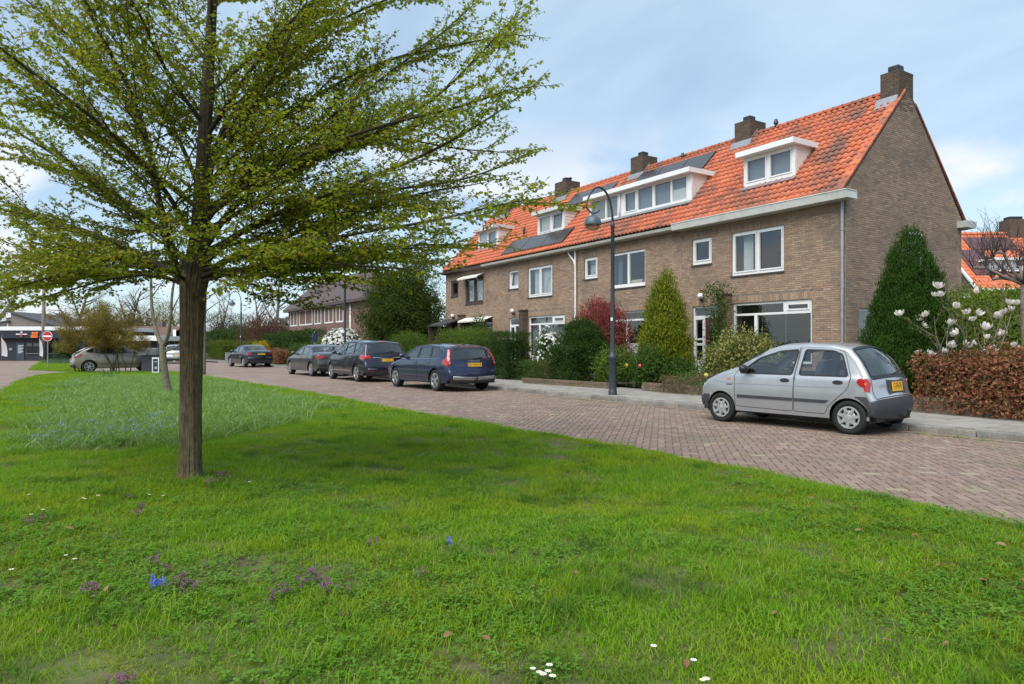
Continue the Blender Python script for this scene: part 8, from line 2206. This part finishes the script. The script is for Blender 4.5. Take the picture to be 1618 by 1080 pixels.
# ---------------- small things on the grass
def ground_z(x, y):
    return float(lawn_z(np.array([x]), np.array([y]))[0])
DAISY = mat('daisy_white', (.75, .75, .72), .6)
dm = MB()
for j in range(9):
    a = j * .698; c_, s_ = math.cos(a), math.sin(a); dm.add([(0, 0, .0), (c_ * .010 - s_ * .004, s_ * .010 + c_ * .004, .002), (c_ * .019, s_ * .019, .001), (c_ * .010 + s_ * .004, s_ * .010 - c_ * .004, .002)], [(0, 1, 2, 3)])
dhead = dm.mesh('petals', DAISY, fix=False); dm = MB(); dm.lathe([(.0055, .001), (.004, .005), (.0005, .006)], 8); dcen = dm.mesh('centre', mat('daisy_yellow', (.6, .4, .03), .7)); dm = MB(); dm.tube([(0, 0, -.06), (0, 0, 0)], .0014, 4); dst = dm.mesh('stem', MIDG)
rs = np.random.RandomState(300)
for (px, py) in ((842, 1054), (852, 1060), (858, 1063), (866, 1058), (873, 1066), (868, 1048), (1033, 1018), (1096, 1040), (1110, 1072), (1116, 1070), (46, 784), (68, 809), (131, 790), (134, 791), (49, 817), (104, 878), (118, 883), (18, 900), (394, 760), (236, 783), (258, 784), (155, 786)):
    g = gp(px, py, .09); t = thing('daisy', 'small white daisy in the tight clump at the front edge of the lawn' if 830 < px < 880 else 'small white daisy at the front of the lawn, right of the daisy clump' if px > 1000 else 'small white daisy in the grass well left of the big trunk' if px < 200 else 'small white daisy in the grass close to the big trunk', 'flower', (g[0], g[1], ground_z(g[0], g[1]) + .062), rs.rand() * 6, 'daisies in the lawn'); s_ = .7 + .35 * rs.rand(); t.scale = (s_, s_, s_)
    for nm, me in (('petals', dhead), ('centre', dcen), ('stem', dst)): link(nm, me, t)
LEAFB = leafm('fallen_leaf', [(.20, .11, .05), (.26, .15, .08), (.15, .075, .04), (.30, .20, .11)], transl=.1)
lv = [(0, 0, .004), (.022, .020, .012), (.055, .018, .010), (.085, 0, .004), (.055, -.018, .013), (.022, -.020, .009)]
lme = mesh_np('fallen_leaf', lv, [[(0, 1, 2, 3), (0, 3, 4, 5)]], LEAFB)
for i, (px, py) in enumerate(((116, 842), (171, 925), (187, 990), (612, 955), (1000, 730), (1130, 840), (1164, 860), (938, 766), (842, 925), (1045, 1010), (1085, 1040), (1400, 973), (1410, 1012), (1590, 862), (1480, 893), (1350, 838), (1618, 918), (370, 1070), (414, 1072), (1120, 898), (1246, 778), (1282, 787), (700, 1003), (1560, 915), (1030, 885), (775, 1010), (1440, 845), (520, 866), (680, 786), (905, 905), (1225, 965), (1330, 905), (1500, 1010), (60, 1000), (330, 985))):
    g = gp(px, py, .07); o = link('fallen_leaf', lme, None, (g[0], g[1], ground_z(g[0], g[1]) + .045)); o.rotation_euler = (rs.randn() * .35, rs.randn() * .35, rs.rand() * 6.28); s_ = .4 + .4 * rs.rand(); o.scale = (s_, s_, s_)
    tag(o, 'curled brown fallen leaf on the grass near the brick road edge' if py < 800 and px > 900 else 'curled brown fallen leaf on the right half of the open lawn' if px > 1000 else 'curled brown fallen leaf on the lawn in front of the big trunk' if px < 420 else 'curled brown fallen leaf on the middle of the open lawn', 'leaf', 'fallen leaves on the lawn')
PURP = leafm('dead_nettle', [(.26, .06, .22), (.34, .09, .30), (.20, .08, .12), (.42, .16, .38)], transl=.2)
def nettle(seed):
    r2 = np.random.RandomState(seed); P = []; Pg = []
    for i in range(9):
        x, y, h = r2.randn() * .045, r2.randn() * .045, .05 + .06 * r2.rand()
        for j in range(9): P.append((x + r2.randn() * .006, y + r2.randn() * .006, h + r2.rand() * .03))
        for j in range(5): Pg.append((x + r2.randn() * .008, y + r2.randn() * .008, h * r2.rand()))
    P = np.array(P); Pg = np.array(Pg)
    a = leaf_quads(P, rdir(len(P), r2) + [0, 0, .2], rdir(len(P), r2), np.full(len(P), .015), np.full(len(P), .011), r2); b = leaf_quads(Pg, rdir(len(Pg), r2), rdir(len(Pg), r2), np.full(len(Pg), .022), np.full(len(Pg), .016), r2)
    return mesh_np('purple_heads', a[0], a[1], PURP, rnd=np.repeat(r2.rand(len(P)), 4)), mesh_np('leaves', b[0], b[1], leafm('nettle_leaf', [(.05, .09, .025), (.08, .08, .05), (.05, .11, .03)]), rnd=np.repeat(r2.rand(len(Pg)), 4))
nets = [nettle(310 + i) for i in range(4)]
for i, (px, py) in enumerate(((142, 935), (155, 925), (435, 940), (450, 928), (478, 918), (490, 905), (505, 912), (285, 920), (300, 930), (270, 893), (245, 885), (590, 855), (45, 830), (60, 822), (215, 815), (225, 800), (350, 750), (330, 762), (640, 830), (545, 965), (200, 1070), (184, 1066), (520, 930), (205, 785), (665, 905))):
    g = gp(px, py, .08); t = thing('dead_nettle', 'purple dead nettle clump at the foot of the big trunk' if px in (330, 350) else 'purple dead nettle in the large patch right of the blue squill' if px > 430 and px < 530 else 'purple dead nettle at the very front of the lawn' if py > 1000 else 'purple dead nettle beside the blue squill clump' if py > 880 and px < 320 else 'stray purple dead nettle on the open middle lawn' if px > 530 else 'purple dead nettle in the grass left of the big trunk', 'wildflower', (g[0], g[1], ground_z(g[0], g[1]) + .01), rs.rand() * 6, 'purple dead nettles in the lawn'); a, b = nets[i % 4]
    s_ = (.42 + .38 * rs.rand()) * (.6 if py > 1000 else 1); t.scale = (s_, s_, s_); link('purple_heads', a, t)['kind'] = 'stuff'; link('leaves', b, t)['kind'] = 'stuff'
def squill(label, px, py, n, seed, s=1.0):
    g = gp(px, py, .06); r2 = np.random.RandomState(seed); t = thing('blue_squill', label, 'wildflower', (g[0], g[1], ground_z(g[0], g[1])))
    P = []
    for i in range(n):
        x, y, h = r2.randn() * .035, r2.randn() * .035, .07 + .05 * r2.rand()
        for j in range(8): P.append((x + r2.randn() * .007, y + r2.randn() * .007, h + j * .006))
    P = np.array(P) * s; a = leaf_quads(P, rdir(len(P), r2), rdir(len(P), r2), np.full(len(P), .017), np.full(len(P), .012), r2)
    link('blue_flowers', mesh_np('blue_flowers', a[0], a[1], leafm('squill_blue', [(.10, .16, .60), (.16, .22, .68), (.08, .12, .5)]), rnd=np.repeat(r2.rand(len(P)), 4)), t)
    b = blades(14, .05, .06, .12, .006, .8, seed); link('leaves', mesh_np('leaves', b[0], b[1], G1, rnd=b[2]), t)
squill('clump of blue squill at the lower left of the lawn', 250, 932, 9, 400, .72)
squill('tiny blue squill in the middle of the lawn', 718, 862, 3, 401, .7)
# blue and white flowers in the meadow, daffodil leaves at the lawn end
def spots(name, label, poly, n, cols, size, z, seed, clump=1):
    r2 = np.random.RandomState(seed); Q = np.array(poly); lo, hi = Q.min(0), Q.max(0); P = []
    while len(P) < n:
        p = lo + (hi - lo) * r2.rand(2)
        if bool(inpoly(p[0], p[1], poly)):
            for j in range(clump): P.append((p[0] + r2.randn() * .12, p[1] + r2.randn() * .12, ground_z(*p) + z * (.55 + .55 * r2.rand())))
    P = np.array(P); k = len(P); a = leaf_quads(P, rdir(k, r2), rdir(k, r2), size * (.6 + .8 * r2.rand(k)), size * (.4 + .6 * r2.rand(k)), r2)
    tag(link(name, mesh_np(name, a[0], a[1], leafm(name, cols), rnd=np.repeat(r2.rand(k), 4))), label, 'wildflowers', kind='stuff')
_ml = [tuple(gp(*q)[:2]) for q in ((50, 715), (150, 708), (270, 700), (270, 668), (200, 665), (100, 680))]
spots('bluebell_flowers', 'scattered blue bells among the long meadow leaves', _ml, 420, [(.20, .26, .55), (.28, .34, .62), (.16, .2, .45)], .028, .17, 410, 5)
spots('bluebell_flowers', 'thinner blue bells farther up the meadow patch', MEADOW, 260, [(.22, .28, .5), (.3, .36, .6), (.2, .24, .42)], .03, .16, 411, 4)
spots('meadow_specks', 'pale yellow and white flower specks in the meadow patch', MEADOW, 260, [(.6, .6, .42), (.65, .64, .5), (.5, .5, .2)], .03, .17, 412, 2)
# far green island beyond the side road
ISL = [tuple(gp(*q)[:2]) for q in ((47, 585), (128, 588.5), (150, 583), (140, 570), (70, 568))]
vV, vT = sheet(ISL, .5, lambda x, y: .06 + 0 * x, 'verge', lawn_m, .3)
tag(link('verge', mesh_np('verge', vV, vT, lawn_m, smooth=True)), kind='structure')
inn = inpoly(vV[:, 0], vV[:, 1], [tuple(gp(*q)[:2]) for q in ((74, 576), (130, 577), (150, 570), (72, 568))]).astype(float)
bl = blades(18, .3, .15, .35, .02, .8, 45, seg=2); P_DAF = proto('daffodil_leaves', bl[0], bl[1], leafm('daffodil_leaf', [(.07, .13, .06), (.10, .17, .09), (.06, .12, .05)]), bl[2])
tag(scatter('grass_verge', (vV, vT), [(P_FAR, np.full(len(vV), 60.0), .6, 1.0, 70), (P_DAF, inn * 9, .6, 1.0, 71)]), 'grass and grey green leaves on the verge by the no entry sign', 'grass')
for i, (px, py, k_) in enumerate(((152, 591, 1.0), (166, 594, 1.1), (182, 592, .9), (172, 600, 1.0))):
    g = gp(px, py); o = link('daffodil_clump', P_DAF.data, None, (g[0], g[1], .04)); o.scale = (k_ * 1.3,) * 3; o.rotation_euler = (0, 0, i * 1.3)
    tag(o, 'grey green clump of daffodil leaves at the far end of the lawn', 'plant', 'daffodil clumps by the brown shrub')
# weeds along kerb and walls
for i, (x, y) in enumerate(((11.35, 5.6), (11.4, 5.15), (11.36, 4.8), (11.3, 7.6), (13.98, 4.6), (13.95, 8.9), (13.6, 15.6), (13.45, 17.4), (13.25, 20.6))):
    b = blades(24, .10, .03, .09, .007, .9, 500 + i, seg=2); o = link('weed_tuft', mesh_np('weed_tuft', b[0], b[1], G1, rnd=b[2]), None, (x, y, .0 if x < 12 else PZ)); o.scale = (1, 1.6, 1)
    tag(o, 'small weed tuft growing along the kerb or wall foot', 'weed', 'weeds along kerb and walls')
